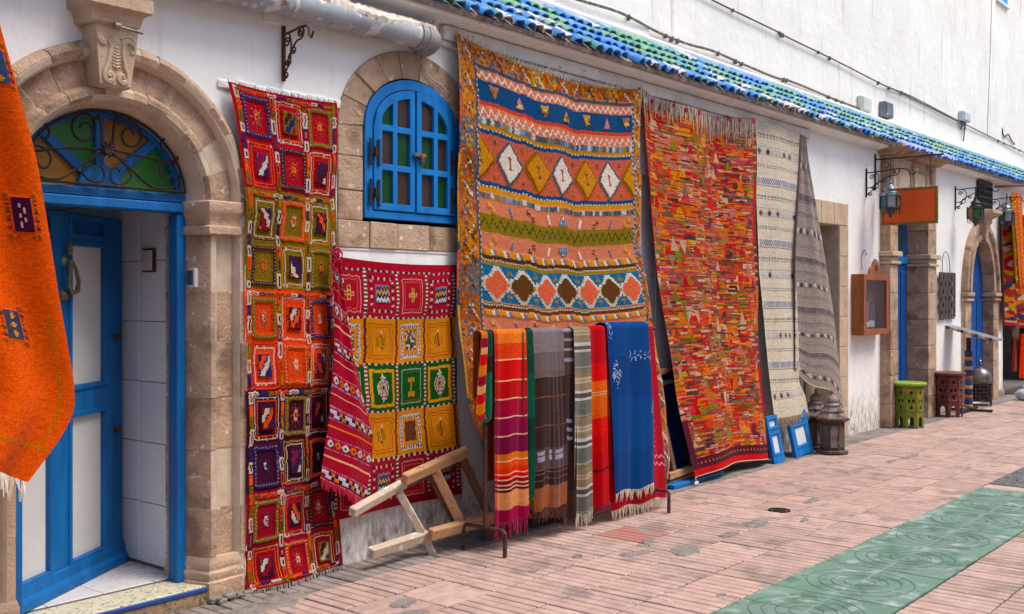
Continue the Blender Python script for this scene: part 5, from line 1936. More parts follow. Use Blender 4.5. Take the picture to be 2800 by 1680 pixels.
    P = sheet(cv.ny, cv.nx, Lp, Rp, sag,
              lambda s, t: -0.03 * np.sin(s * PI) * t + 0.022 * np.sin(s * 9.0 + 1 + t * 3) * (0.35 + t) + .008 * np.sin(s * 23 + t * 6) + .006 * np.sin(t * 26 + s * 4) + 0.02 * np.exp(-((s - .5) / .02) ** 2) * np.clip(t - .3, 0, 1) - 0.05 * np.exp(-(s / .05) ** 2) * (np.sin(t * 9) * .4 + .3), 0.03)
    off = np.array((6.4, 0, 0))
    o = thing('hanging_rug', 'huge coral and blue rug with bands of white and yellow diamonds, centre of the wall', 'rug', (6.4, 0, 0))
    cloth('weave', P - off, cv, None, o, wob=True)
    fringe('top_fringe', [Vector(p - off) for p in P[0][::6]], 0.05, M_FR_CREAM, o, 0.016, 0.004, 0.014, down=False, seed=8)


big_rug()


# ---------------------------------------------------------------- patchwork kilim
def kilim(w, h, seed, cell=0.0095, pal=None):
    rd = np.random.default_rng(seed)
    cv = Cv(w, h, cell, (200, 100, 40))
    pal = np.array(pal or [(216, 96, 10), (224, 122, 12), (226, 108, 8), (196, 40, 30), (178, 12, 36), (214, 70, 24), (124, 70, 40), (104, 48, 56), (140, 120, 34), (212, 172, 140), (150, 108, 84), (200, 124, 106), (84, 40, 48), (204, 108, 20), (196, 70, 76), (208, 164, 140), (120, 84, 84), (160, 60, 50), (130, 96, 60), (120, 112, 36), (186, 14, 34), (206, 36, 40), (220, 150, 30)], float)
    # triangular patches of one main colour each
    ph, pw = .16, .19
    r_, c_ = np.floor(cv.Y / ph).astype(int), None
    xx = cv.X / pw + (r_ % 2) * .5
    up = (cv.Y / ph) % 1
    c_ = np.floor(xx).astype(int)
    tri_ = (np.abs(xx % 1 - .5) * 2 < up).astype(int)
    pid = r_ * 977 + c_ * 31 + tri_ * 7
    u, inv = np.unique(pid, return_inverse=True)
    base = pal[rd.integers(0, len(pal), len(u))]
    A = base[inv.reshape(pid.shape)]
    # weft streaks of other yarns
    for y in range(cv.ny):
        x = 0
        while x < cv.nx:
            l = int(rd.integers(5, 22))
            if rd.random() < .40:
                A[y:y + int(rd.integers(1, 3)), x:x + l] = pal[rd.integers(0, len(pal))]
            x += l
    # scattered pale and green triangles
    for _ in range(int(30 * w * h / 4)):
        cx, cy, hh = rd.uniform(.1, w - .15), rd.uniform(.1, h - .25), rd.uniform(.09, .15)
        m = (np.abs(cv.X - cx) < (.05 * ((cv.Y - cy) / hh if rd.random() < .6 else 1 - (cv.Y - cy) / hh))) & (cv.Y > cy) & (cv.Y < cy + hh)
        A[m] = np.array([(216, 184, 152), (208, 156, 136), (130, 128, 40), (224, 100, 10), (190, 14, 34), (150, 120, 90)][int(rd.integers(0, 6))]) * rd.uniform(.9, 1.05)
    A = A * .96 + A.mean(axis=2, keepdims=True) * .03
    cv.A = A * (1 + rd.normal(0, .06, A.shape[:2]))[..., None]
    cv.H = (rd.random(A.shape[:2]) * .0025)
    return cv


def patch_rug():
    W_, H_ = 2.0, 3.45
    cv = kilim(W_, H_, 4)
    # side stripe in sections, dark red hem
    for y0, y1, c in ((0, .6, (120, 70, 40)), (.6, 1.25, (186, 14, 30)), (1.25, 1.7, (104, 40, 44)), (1.7, 2.15, (214, 96, 10)), (2.15, 2.5, (110, 60, 50)), (2.5, 3.0, (176, 14, 36)), (3.0, 3.2, (150, 96, 60))):
        cv.rect(W_ - .12, y0, W_ - .012, y1, c)
        if c[0] < 130:
            cv.vbars(W_ - .12, W_ - .012, y0, y1, [(.04, c), (.02, (190, 140, 110)), (.02, (160, 40, 40))])
    cv.rect(W_ - .012, 0, W_, H_, (50, 30, 34))
    cv.rect(0, .2, .02, 1.4, (196, 20, 30))
    cv.rect(0, 3.29, W_, 3.38, (84, 22, 40))
    rd = random.Random(2)
    for i in range(30):
        cv.rect(.03 + i * .066, 3.325, .05 + i * .066, 3.345, (196, 120, 40), .003)
    cv.rect(0, 2.95, .10, 3.37, (84, 22, 40))
    cv.rect(0, 3.38, W_, 3.44, (206, 6, 40))
    cv.rect(0, 3.437, W_, H_, (226, 196, 160))
    Lp = [(0, 7.58, -0.07, 3.425), (0.05, 7.63, -0.09, 3.25), (0.3, 7.70, -0.11, 2.42), (0.6, 7.86, -0.17, 1.40), (0.8, 8.0, -0.22, 0.74), (1, 8.16, -0.29, 0.06)]
    Rp = [(0, 9.66, -0.07, 3.415), (0.3, 9.68, -0.09, 2.4), (0.6, 9.68, -0.12, 1.38), (0.85, 9.72, -0.17, 0.52), (1, 9.78, -0.22, 0.03)]
    P = sheet(cv.ny, cv.nx, Lp, Rp, lambda s, t: .07 * (1 - (2 * s - 1) ** 2) * (1 - t) ** 2 - 0.05 * np.sin(s * PI) * t ** 2,
              lambda s, t: .040 * np.sin(s * 12 + t * 1.5) * (1 - .35 * t) + .010 * np.sin(t * 17 + s * 9) - .02 * np.sin(s * PI) * t, .03)
    off = np.array((8.7, 0, 0))
    o = thing('hanging_rug', 'orange and red patchwork rug of small triangles with cream tassels along its top', 'rug', (8.7, 0, 0))
    cloth('weave', P - off, cv, None, o)
    q = [Vector(p - off) + Vector((0, -.012, -.01)) for p in P[0][::5]]
    fringe('top_fringe', q, 0.17, M_FR_CREAM, o, 0.010, 0.005, 0.012, seed=12, clump=6)
    fringe('loose_tassels', [p + Vector((0, -.012, .0)) for p in q], 0.24, M_FR_CREAM, o, 0.05, 0.006, 0.03, seed=19, clump=3)
    for i in range(10):
        p = q[int((i + .4 + random.uniform(-.3, .3)) / 10 * len(q))]
        k = random.uniform(.6, 1.0)
        MB().lathe([(0.0, -.03), (.024, -.02), (.032, 0), (.026, .02), (0.0, .028)], 7, Matrix.Translation(p + Vector((0, -.008, random.uniform(-.05, .0)))) @ Matrix.Scale(k, 4) @ Matrix.Scale(.55, 4, (0, 1, 0)) @ Matrix.Scale(random.uniform(.8, 1.5), 4, (1, 0, 0))).build('pompom', M_FR_RED, o, True)
    # price tag string on the corner
    c0 = Vector(P[-1][0] - off)
    MB().tube([c0, c0 + Vector((0, -.01, -.02)), c0 + Vector((-.01, -.012, -.03))], .004, 4).build('tag_string', M_FR_CREAM, o)
    for y in range(1):
        MB().cbox(c0.x - .04, c0.x + .03, c0.y - .02, c0.y - .012, c0.z - .055, c0.z - .028, .004).build('tag', MATS['white_paper'], o)


patch_rug()


# ---------------------------------------------------------------- two pale runners
def runner(w, h, base, seed, rosy=False):
    rd = random.Random(seed)
    cv = Cv(w, h, 0.0105, base)
    b = np.array(base, float)
    y = .12
    k = 0
    gy = (120, 118, 122)
    while y < h - .12:
        m = k % 4
        if m in (0, 2):
            cv.bars(0, w, y, y + .012, [(.02, tuple(b * .8)), (.025, gy), (.015, tuple(b))])
            cv.bars(0, w, y + .022, y + .034, [(.03, tuple(b * .72)), (.015, tuple(b * 1.05)), (.02, gy)])
            y += .14
        elif m == 1:
            cv.rect(.05, y, w - .03, y + .075, tuple(b * .9))
            x = .06
            i = 0
            while x < w - .1:
                c = [(120, 80, 78), (222, 218, 216), (74, 70, 82), (216, 208, 204)][i % 4] if rosy or rd.random() < .6 else (206, 204, 206)
                cv.diamond(x + .04, y + .036, .04, .036, c, .003)
                cv.rect(x + .034, y + .03, x + .046, y + .042, (90, 70, 76), .003)
                x += .085
                i += 1
            cv.bars(0, w, y - .014, y - .004, [(.02, gy), (.02, tuple(b))])
            y += .17
        else:
            for r in range(3):
                cv.bars(.03 + (r % 2) * .02, w - .02, y + r * .022, y + r * .022 + .02, [(.022, (150, 136, 134) if rosy else (206, 206, 212)), (.018, (70, 58, 66) if rosy else (110, 108, 118))], .002)
            cv.bars(0, w, y + .075, y + .085, [(.02, gy), (.03, tuple(b * .8))])
            y += .18
        k += 1
    for _ in range(300):
        xx, yy = rd.uniform(0, w - .1), rd.uniform(0, h)
        s = cv.sl(xx, yy, xx + rd.uniform(.05, .3), yy + .0105)
        cv.A[s] *= rd.uniform(.93, 1.05)
    return cv


def cream_runner():
    W_, H_ = 1.05, 3.05
    cv = runner(W_, H_, (226, 212, 190), 3)
    cv.rect(0, 0, .014, H_, (60, 52, 50))
    Lp = [(0, 9.69, -0.085, 3.415), (0.5, 9.72, -0.10, 1.9), (1, 9.86, -0.21, 0.42)]
    Rp = [(0, 10.74, -0.085, 3.40), (0.5, 10.58, -0.11, 1.9), (0.88, 10.52, -0.16, 0.75), (0.94, 10.62, -0.19, 0.6), (1, 10.66, -0.21, 0.42)]
    P = sheet(cv.ny, cv.nx, Lp, Rp, None, lambda s, t: .018 * np.sin(s * 8 + 1) * (1 - .4 * t) + .008 * np.sin(t * 9 + s * 4), .03)
    off = np.array((10.2, 0, 0))
    o = thing('hanging_runner', 'long cream runner with fine grey pattern bands beside the orange patchwork rug', 'rug', (10.2, 0, 0))
    cloth('weave', P - off, cv, None, o)
    fringe('fringe', [Vector(p - off) for p in P[-1][::4]], .10, surf('straw_thread', (206, 186, 150), (180, 158, 124), 40, .95), o, .010, .005, .012, seed=6)


cream_runner()


def grey_runner():
    W_, H_ = 1.15, 2.95
    cv = runner(W_, H_, (170, 156, 146), 8, True)
    # hung from one corner: a narrow folded head that opens into two long folds
    Lp = [(0, 10.71, -0.10, 3.38), (0.1, 10.66, -0.11, 3.05), (0.4, 10.50, -0.13, 2.1), (0.7, 10.45, -0.15, 1.35), (1, 10.40, -0.17, 0.92)]
    Rp = [(0, 10.79, -0.10, 3.37), (0.1, 10.86, -0.13, 3.0), (0.35, 11.08, -0.2, 2.1), (0.6, 11.22, -0.24, 1.5), (0.85, 11.32, -0.27, 0.85), (1, 11.40, -0.28, 0.40)]

    def wv(s, t):
        f = np.where(s < .32, np.sin(s / .32 * PI) * .5, -np.sin((s - .32) / .68 * PI) * .6)
        return f * .09 * np.clip(t * 3, .2, 1) + .012 * np.sin(s * 22) * (1 - t)

    def sg(s, t):
        return .22 * np.clip(1 - np.abs(s - .33) / .3, 0, 1) * np.clip(t - .55, 0, 1) - .05 * np.sin(s * PI) * t
    P = sheet(cv.ny, cv.nx, Lp, Rp, sg, wv, .05)
    off = np.array((10.9, 0, 0))
    o = thing('hanging_runner', 'taupe striped runner hung by one corner in front of the plain stone doorway', 'rug', (10.9, 0, 0))
    cloth('weave', P - off, cv, None, o)
    MB().tube([Vector(p - off) + Vector((0, -.004, -.004)) for p in P[-1][::8]], .008, 5).build('hem', surf('straw_hem', (196, 176, 146), (170, 150, 120), 30, .95), o)


grey_runner()


# ---------------------------------------------------------------- orange blanket at the left edge
def orange_blanket():
    rd = random.Random(13)
    W_, H_ = 1.1, 2.3
    OR = (228, 94, 4)
    cv = Cv(W_, H_, .0085, OR)
    for _ in range(900):
        xx, yy = rd.uniform(0, W_), rd.uniform(0, H_)
        k = cv.sl(xx, yy, xx + rd.uniform(.03, .12), yy + .0085)
        cv.A[k] *= rd.uniform(.93, 1.04)

    def motif(cx, cy, c, dots):
        n = 8
        cv.rect(cx - .042, cy - .07, cx + .042, cy + .07, c, .005)
        for i in range(n):
            yy = cy - .07 + (i + .5) * .14 / n
            for sx in (-1, 1):
                q = (150, 20, 40) if i % 2 else (110, 80, 40)
                cv.tri(cx + sx * .055, yy - .008, yy + .008, .012, q, i % 2 == 0, .003)
        for q in range(5):
            if dots:
                if q % 2 == 0:
                    cv.diamond(cx, cy - .045 + q * .0225, .016, .018, (214, 150, 40), .006)
            else:
                cv.rect(cx - .012 + (q % 2) * .014, cy - .05 + q * .02, cx + .0 + (q % 2) * .012, cy - .030 + q * .02, (206, 190, 186), .006)
        for sx in (-1, 1):
            for sy in (-1, 1):
                cv.diamond(cx + sx * .055, cy + sy * .085, .012, .012, (140, 90, 40), .004)
                cv.rect(cx + sx * .03, cy + sy * .085, cx + sx * .03 + .008, cy + sy * .10, (110, 80, 50), .004)

    motif(.99, 1.06, (70, 20, 52), False)
    motif(.86, 1.56, (62, 66, 92), True)
    motif(1.02, .45, (60, 80, 120), True)
    cv.zig(0, W_, H_ - .13, .008, .04, .010, (176, 120, 40))
    def side(X, Y):
        p = np.abs((Y / .05) % 1 - .5) * .03
        return np.abs(X - (W_ - .075 + p * .6)) < .0045
    cv.mask(W_ - .15, 1.5, W_, H_ - .13, side, (176, 120, 40))
    # hangs from a line beyond the frame; the lower right corner swings forward
    Lp = [(0, 1.35, -0.42, 3.05), (0.3, 1.38, -0.42, 2.4), (0.6, 1.40, -0.45, 1.75), (1, 1.42, -0.5, 1.22)]
    Rp = [(0, 2.02, -0.40, 3.05), (0.1, 2.05, -0.40, 2.84), (0.35, 2.205, -0.40, 2.25), (0.6, 2.30, -0.40, 1.66), (0.78, 2.375, -0.41, 1.27), (0.86, 2.38, -0.42, 1.14), (0.92, 2.31, -0.43, 1.02), (1, 2.17, -0.44, 0.85)]
    P = sheet(cv.ny, cv.nx, Lp, Rp, None, lambda s, t: .05 * np.sin(s * 10 + t * 2.5) + .03 * np.sin(s * 19 - t * 3) * (.4 + t), .06)
    off = np.array((1.9, -.4, 0))
    o = thing('hanging_blanket', 'bright orange wool blanket with small woven emblems, cut by the left edge', 'blanket', (1.9, -.4, 0))
    cloth('weave', P - off, cv, None, o)
    fringe('fringe', [Vector(p - off) for p in P[-1][::4]], .09, M_FR_CREAM, o, .008, .005, .01, seed=3)


orange_blanket()
# ================================================================ clothes rack with scarves
rack = thing('clothes_rack', 'rusty iron rail stand carrying the folded scarves in front of the coral rug', 'rack', (5.95, -0.47, 0))
BY = -0.50          # street y of the rail
RY = lambda y: y + 0.47
RX = lambda x: x - 5.95
BZ = 1.405
MB().tube([(RX(5.06), RY(-0.47), BZ), (RX(7.06), RY(-0.55), BZ)], 0.013, 8).build('rail', M_RUST, rack, True)
for x, yc in ((5.14, -0.47), (6.99, -0.55)):
    MB().tube([(RX(x), RY(yc), BZ), (RX(x), RY(yc), 0.16)], 0.015, 8).build('post', M_RUST, rack, True)
    MB().tube([(RX(x - .01), RY(yc + .18), 0.0), (RX(x - .01), RY(yc + .18), 0.15), (RX(x), RY(yc + .165), 0.165), (RX(x), RY(yc), 0.165), (RX(x), RY(yc - .15), 0.165), (RX(x), RY(yc - .165), 0.15), (RX(x), RY(yc - .165), 0.0)], 0.014, 8).build('foot', M_RUST, rack, True)


def rail_y(x):
    return -0.47 - 0.08 * (x - 5.06) / 2.0


def scarf(label, x0, x1, zf, zb, bands, dz=0.0, yo=0.0, xf0=None, xf1=None, fr=None, frl=.06, cell=.0085, folds=3, amp=.022, deco=None, thick=.040, seed=1, name='hanging_scarf', vb=None, clump=0):
    """cloth folded over the rail: short fall behind, long fall in front (x at the hem may differ)"""
    lf, lb = BZ + dz - zf, BZ + dz - zb
    w = x1 - x0
    r = thick + yo
    arc_ = PI * r
    L = lb + arc_ + lf
    cv = Cv(w, L, cell, bands[0][1])
    y = lb + arc_ * .5
    yy = y
    for l, c in bands:
        cv.rect(0, yy, w, yy + l, c)
        yy += l
    cv.rect(0, yy, w, L, bands[-1][1])
    # the back fall mirrors the front
    nb = int(lb / cell)
    top = int(y / cell)
    for i in range(top):
        j = min(2 * top - i, cv.ny - 1)
        cv.A[i] = cv.A[j]
    rd = random.Random(seed)
    if vb:
        for a, b, k in vb:
            s = cv.sl(a * w, 0, b * w, L)
            cv.A[s] = np.clip(cv.A[s] * np.array(k), 0, 255)
    if deco:
        deco(cv, lb + arc_ * .5, w)
    for _ in range(int(160 * w * L * 4)):
        xx, y2 = rd.uniform(0, w), rd.uniform(0, L)
        k = cv.sl(xx, y2, xx + rd.uniform(.02, .1), y2 + cell)
        cv.A[k] *= rd.uniform(.92, 1.05)
    T = np.linspace(0, L, cv.ny + 1)
    Sx = np.linspace(0, 1, cv.nx + 1)
    P = np.zeros((cv.ny + 1, cv.nx + 1, 3))
    for i, l in enumerate(T):
        if l < lb:
            y_, z_, d = r, BZ + dz - (lb - l), 0.0
        elif l < lb + arc_:
            a = (l - lb) / r
            y_, z_, d = r * math.cos(a), BZ + dz + r * math.sin(a) * .8, 0.0
        else:
            y_, z_, d = -r, BZ + dz - (l - lb - arc_), (l - lb - arc_) / max(lf, .01)
        a0 = x0 + ((xf0 if xf0 is not None else x0) - x0) * d
        a1 = x1 + ((xf1 if xf1 is not None else x1) - x1) * d
        xs = a0 + (a1 - a0) * Sx
        fold = amp * (np.sin(Sx * folds * 2 * PI + seed + d * 1.2) * (.35 + .8 * d) + .4 * np.sin(Sx * folds * 4.7 * PI + seed * 2 + d * 2) * d)
        P[i, :, 0] = xs + .010 * np.sin(d * 5 + seed) * d
        P[i, :, 1] = np.array([rail_y(v) for v in xs]) + y_ - fold - .035 * d * (1 - d * .6) * (1 if y_ < 0 else 0)
        P[i, :, 2] = z_ + .012 * np.sin(Sx * folds * 2 * PI + seed) * d
    off = np.array(((x0 + x1) / 2, rail_y((x0 + x1) / 2), 0))
    o = thing(name, label, 'scarf', tuple(off), 0, 'scarves on the iron rail')
    cloth('weave', P - off, cv, cloth_mat('woven_cotton', .9, 320, .35, .22), o, jit=.05)
    if fr is not None:
        fringe('fringe', [Vector(p - off) for p in P[-1][::3]], frl, fr, o, .008, .0042, .008, seed=seed, clump=clump)
    return o


CR = (232, 190, 150)


def lines(seq, t=.008, c=CR):
    out = []
    for l, k in seq:
        out += [(l - t, k), (t, c)]
    return out


sb = lines([(.125, (236, 126, 60)), (.11, (228, 72, 40)), (.13, (216, 30, 36)), (.125, (194, 6, 32)), (.115, (164, 10, 52)), (.12, (140, 14, 66))]) + \
    [(.11, (120, 20, 60))] + lines([(.05, (220, 116, 50)), (.045, (226, 84, 34)), (.04, (222, 56, 26)), (.035, (214, 30, 30)), (.03, (150, 20, 40)), (.03, (130, 20, 50)), (.02, (110, 16, 50))], .005) + [(.105, (222, 150, 100)), (.3, (160, 20, 70))]
scarf('orange to crimson striped scarf with raspberry fringe, first of the long ones on the rail', 5.165, 5.49, .20, .45, sb, fr=M_FR_PINK, frl=.11, folds=1.6, seed=2, vb=[(.0, .12, (.8, .6, .7)), (.78, .83, (1.06, 1.0, 1.0))], clump=5)
scarf('bottle green scarf showing as a narrow strip between orange and grey brown scarves', 5.455, 5.575, .30, .5, [(.2, (8, 74, 56)), (.12, (8, 62, 48)), (.3, (10, 78, 58)), (.2, (6, 50, 40)), (.4, (8, 70, 52))], yo=-.006, folds=1, seed=3, amp=.006, cell=.011)


def plaid(cv, y0, w):
    for k, l in ((.66, 1.05), (.74, 1.15), (.86, .92)):
        s = cv.sl(k * w, 0, (k + .06) * w, cv.h)
        cv.A[s] = np.clip(cv.A[s] * .7 + np.array((190, 184, 198)) * .22 * l, 0, 255)
    for yy in (y0 + .335, y0 + .50, y0 + .69):
        cv.rect(0, yy, w, yy + .008, (126, 78, 56))
    for i in range(8):
        for (xa) in (.05, .45, .7):
            if i < 2:
                cv.rect(xa * w, y0 + .86 + i * .04, (xa + .18) * w, y0 + .89 + i * .04, (170, 160, 178))
    for i in range(4):
        cv.rect(0, y0 + .985 + i * .022, w, y0 + .990 + i * .022, (120, 80, 64))


scarf('grey to dark brown plaid scarf with a copper hem band', 5.56, 5.865, .22, .45, [(.2, (136, 122, 122)), (.17, (112, 98, 98)), (.48, (62, 42, 37)), (.13, (84, 68, 70)), (.12, (56, 35, 30)), (.1, (156, 90, 56))], yo=.004, fr=M_FR_BROWN, frl=.09, folds=1.4, seed=5, deco=plaid)


def plaid2(cv, y0, w):
    for yy in (.03, .10, .17, .24):
        cv.rect(0, y0 + yy, w, y0 + yy + .022, (150, 144, 162))
    for yy in (.66, .72, .78):
        cv.rect(.3 * w, y0 + yy, .8 * w, y0 + yy + .03, (150, 144, 162))


scarf('dark brown checked scarf half hidden beside the beige striped one', 5.835, 6.0, .12, .4, [(.06, (120, 100, 90)), (.3, (76, 54, 48)), (.8, (56, 36, 36)), (.4, (70, 46, 40))], yo=-.004, fr=M_FR_BROWN, frl=.06, folds=1, seed=6, deco=plaid2)
stripes = []
for i in range(4):
    stripes += [(.055, (150, 132, 104)), (.014, (198, 184, 160)), (.012, (170, 150, 120)), (.014, (198, 184, 160)), (.05, (156, 138, 110)), (.02, (206, 206, 212)), (.03, (104, 86, 66)), (.018, (206, 206, 212)), (.10, (116, 118, 108)), (.012, (170, 162, 146)), (.012, (120, 122, 112))]
scarf('beige and sage striped scarf with a thick cream fringe', 5.98, 6.165, .13, .45, stripes, yo=.002, fr=M_FR_CREAM, frl=.10, folds=1, seed=8, clump=4)


def redorg(cv, y0, w):
    cv.rect(0, y0 + .50, w, y0 + .525, (214, 170, 120))
    cv.rect(0, y0 + .508, w, y0 + .514, (190, 100, 60))


scarf('red scarf with broad orange bands and a short crimson fringe', 6.165, 6.40, .16, .4, [(.30, (190, 4, 36)), (.12, (222, 28, 20)), (.13, (232, 104, 6)), (.14, (226, 96, 4)), (.12, (222, 40, 14)), (.12, (206, 16, 26)), (.12, (190, 6, 34)), (.02, (110, 10, 30)), (.3, (192, 4, 34))],
      xf1=6.46, fr=M_FR_RED, frl=.05, folds=1.3, seed=9, deco=redorg, dz=.004)


def dots(cx, cy, rx, ry, n, seed):
    def f(cv, y0, w):
        rd = random.Random(seed)
        for _ in range(n):
            a, b = rd.uniform(-1, 1), rd.uniform(-1, 1)
            if abs(a) + abs(b) < 1:
                x, y = cx * w + a * rx, y0 + cy + b * ry
                cv.rect(x - .004, y - .004, x + .0045, y + .0045, (170, 186, 214), .003)
    return f


def bluedeco(cv, y0, w):
    for f in (dots(.14, .42, .065, .11, 170, 1), dots(1.0, .72, .05, .09, 110, 2), dots(.06, .10, .03, .09, 50, 4)):
        f(cv, y0, w)
    for i in range(5):
        dots(.52 + i * .11, .30, .028, .045, 22, 10 + i)(cv, y0, w)


def crimdeco(cv, y0, w):
    for yy in (1.02, 1.08):
        cv.zig(.02, w, y0 + yy, .012, .05, .012, (226, 150, 170))
    for i in range(8):
        cv.rect(w * .8 + (i % 2) * .02, y0 + .7 + i * .04, w * .8 + (i % 2) * .02 + .01, y0 + .71 + i * .04, (226, 160, 180))


scarf('crimson scarf with white zigzags, lowest hem, behind the blue one at the rail end', 6.42, 7.0, .09, .35, [(1.5, (184, 4, 44))], yo=-.020, amp=.008, xf0=6.45, xf1=7.17, fr=M_FR_CREAM, frl=.08, folds=2, seed=11, deco=crimdeco, clump=5)
scarf('royal blue scarf with pale dotted emblems and cream tassels', 6.36, 6.88, .22, .4, [(.3, (0, 68, 132)), (.3, (0, 62, 124)), (.4, (0, 70, 134)), (.5, (0, 64, 126))], yo=.016, amp=.013, xf0=6.43, xf1=6.96, fr=M_FR_CREAM, frl=.075, folds=1.5, seed=12, deco=bluedeco, dz=.012, clump=9)
# short bunched end on the near tip of the rail
rdx = random.Random(4)
bun = []
for i in range(5):
    bun += [(.07, (214, 120, 50)), (.06, (150, 20, 50)), (.05, (226, 160, 110)), (.06, (206, 30, 34))]
scarf('short orange and crimson striped scarf bunched on the near tip of the rail', 5.06, 5.115, .90, 1.0, bun, xf0=4.99, xf1=5.07, fr=M_FR_RED, frl=.03, folds=1, seed=15, amp=.014, yo=-.004)
scarf('short dark green scarf tucked behind the bunched end of the rail', 5.10, 5.16, .86, .9, [(.2, (10, 70, 56)), (.1, (40, 30, 30)), (.3, (12, 96, 70))], xf0=5.06, xf1=5.14, folds=1, seed=16, amp=.01)

# ================================================================ wooden trestle lying against the wall
M_WOOD = surf('raw_pine', (196, 152, 110), (176, 130, 90), 3, .8, .4, 60, scale=(2, 9, 9), c3=(140, 98, 66), ds=6, thr=.58, soft=.1)
M_WOODW = surf('paint_smeared_pine', (200, 182, 162), (180, 156, 132), 4, .85, .5, 60, c3=(224, 216, 206), ds=8, thr=.5, soft=.1, c4=(96, 140, 176), d4=9, thr4=.71)
M_WOODD = surf('old_dark_pine', (124, 92, 68), (100, 72, 54), 4, .85, .4, 60, scale=(2, 8, 8))
tr = thing('wooden_trestle', 'rough wooden trestle of nailed beams lying on its side below the square rug', 'trestle', (4.8, -0.2, 0))
q = lambda x, y, z: (x - 4.8, y + 0.2, z)
for nm, a, b, w, h, mt in (
        ('rail', q(4.37, -.22, .105), q(4.875, -.205, .125), .055, .065, M_WOODW),
        ('rail', q(4.83, -.275, .145), q(5.46, -.26, .15), .05, .075, M_WOOD),
        ('rail', q(4.22, -.225, .375), q(4.74, -.14, .47), .05, .058, M_WOODW),
        ('rail', q(4.70, -.135, .462), q(5.34, -.085, .565), .05, .07, M_WOODD),
        ('rail', q(4.64, -.235, .515), q(5.25, -.20, .615), .05, .072, M_WOOD),
        ('rung', q(4.665, -.17, .42), q(4.83, -.20, .155), .05, .05, M_WOODW),
        ('rung', q(4.955, -.205, .525), q(5.14, -.245, .185), .05, .062, M_WOOD),
        ('rung', q(4.985, -.125, .50), q(5.17, -.165, .17), .05, .05, M_WOODD),
        ('leg', q(5.28, -.12, .60), q(5.56, -.21, .03), .05, .055, M_WOODD),
        ('leg', q(4.86, -.205, .12), q(4.92, -.21, .0), .05, .05, M_WOODW),
        ('leg', q(5.42, -.25, .13), q(5.44, -.24, .0), .05, .05, M_WOODD)):
    MB().beam(a, b, w, h, (0, -.3, 1), .006).build(nm, mt, tr)
for p in (q(5.12, -.305, .20), q(4.86, -.303, .16)):
    MB().lathe([(.006, 0), (.006, .003), (0, .004)], 6, Matrix.Translation(p) @ Matrix.Rotation(PI / 2, 4, 'X')).build('nail', M_IRON, tr)

# ================================================================ boards leaning in the gap and under the runners
M_GAPGREY = surf('grey_blue_gap_paint', (206, 212, 222), (190, 196, 206), 3, .6, .15, 30, c3=(150, 154, 164), ds=5, thr=.6)  # blue-grey standing in for the shaded wall between the rugs
mb = MB().cbox(7.721, 9.299, .012, .05, 0, 2.7, .004)
gap_fill = part('gap_infill', mb, M_GAPGREY)  # added sheet closing the opening where plain wall lies in shade
MB().cbox(7.95, 8.4, .002, .0115, .3, 2.4, .004).build('door_panel', M_GAPGREY, gap_fill)  # raised field of the same added infill
M_NAVY = surf('navy_gloss', (4, 40, 104), (2, 32, 88), 3, .45, .1, 30)


def leaning(name, label, cat, x, y, w, h, lean, side, mat, frame_mat, panels, roll=0.0, group=None, t=.035):
    """board standing on the paving, leaning back to the wall by `lean`"""
    o = thing(name, label, cat, (x, y, 0.0), 0, group)
    o.rotation_euler = (-lean, roll, 0)
    sw = w * .22
    vs, fs = plate_mesh([rectloop(0, w, 0, h)] + [rectloop(sw, w - sw, a, b) for a, b in panels], 0.0, t, .003)
    MB().add(vs, fs).build('frame', frame_mat, o)
    for a, b in panels:
        MB().cbox(sw - .004, w - sw + .004, .012, t - .008, a - .004, b + .004, .002).build('panel', mat, o)
        for zz in (a - .028, b + .008):
            MB().cbox(sw - .03, w - sw + .03, -.010, -.0005, zz, zz + .02, .004).build('moulding', frame_mat, o)
    return o


M_PALE = surf('pale_grey_panel', (206, 210, 212), (194, 198, 202), 3, .6, .08, 30)
leaning('blue_shutter', 'narrow bright blue shutter with pale panels leaning under the cream runner, nearer one', 'shutter', 9.69, -.285, .24, .47, R(11), 0, M_PALE, M_BLUE2, [(.10, .27), (.36, .42)], R(-2), 'blue shutters under the runners')
leaning('blue_shutter', 'wider bright blue shutter with pale panels leaning next to the wooden lanterns', 'shutter', 10.20, -.28, .42, .52, R(11), 0, M_PALE, M_BLUE2, [(.11, .29), (.39, .47)], R(-4), 'blue shutters under the runners')
leaning('navy_board', 'dark navy painted board leaning in the gap between the coral and patchwork rugs', 'board', 7.86, -.10, .55, 1.1, R(6), 0, M_NAVY, M_NAVY, [(.2, .9)], R(-3))
bf = thing('canvas_stretcher', 'raw wooden stretcher frame leaning low behind the patchwork rug', 'stretcher', (7.95, -.16, 0))
MB().beam((-.05, 0, .10), (.55, -.0, .135), .04, .06, (0, 0, 1)).build('rail', M_WOOD, bf)
MB().beam((-.03, .03, .03), (.5, .04, .05), .05, .04, (0, 0, 1)).build('rail', M_WOOD, bf)
MB().beam((.06, .012, .13), (-.20, .06, 1.0), .03, .055, (1, 0, 0)).build('upright', M_WOODD, bf)
MB().beam((-.24, .055, .98), (.2, .055, 1.04), .03, .05, (0, 0, 1)).build('rail', M_WOODD, bf)
bb = thing('blue_plank', 'blue painted plank lying on the paving under the patchwork rug', 'plank', (7.88, -.16, 0))
MB().beam((-.02, 0, .02), (.9, .02, .03), .16, .035, (0, 0, 1)).build('board', M_BLUE2, bb)
# ================================================================ carved wooden lanterns on the paving
M_DARKW = surf('dark_carved_wood', (96, 72, 60), (70, 52, 46), 9, .7, .5, 60, c3=(150, 132, 120), ds=12, thr=.6, soft=.1)
M_DARKW2 = surf('worn_silvery_wood', (150, 136, 126), (112, 94, 84), 10, .65, .4, 60, c3=(86, 62, 54), ds=10, thr=.55)


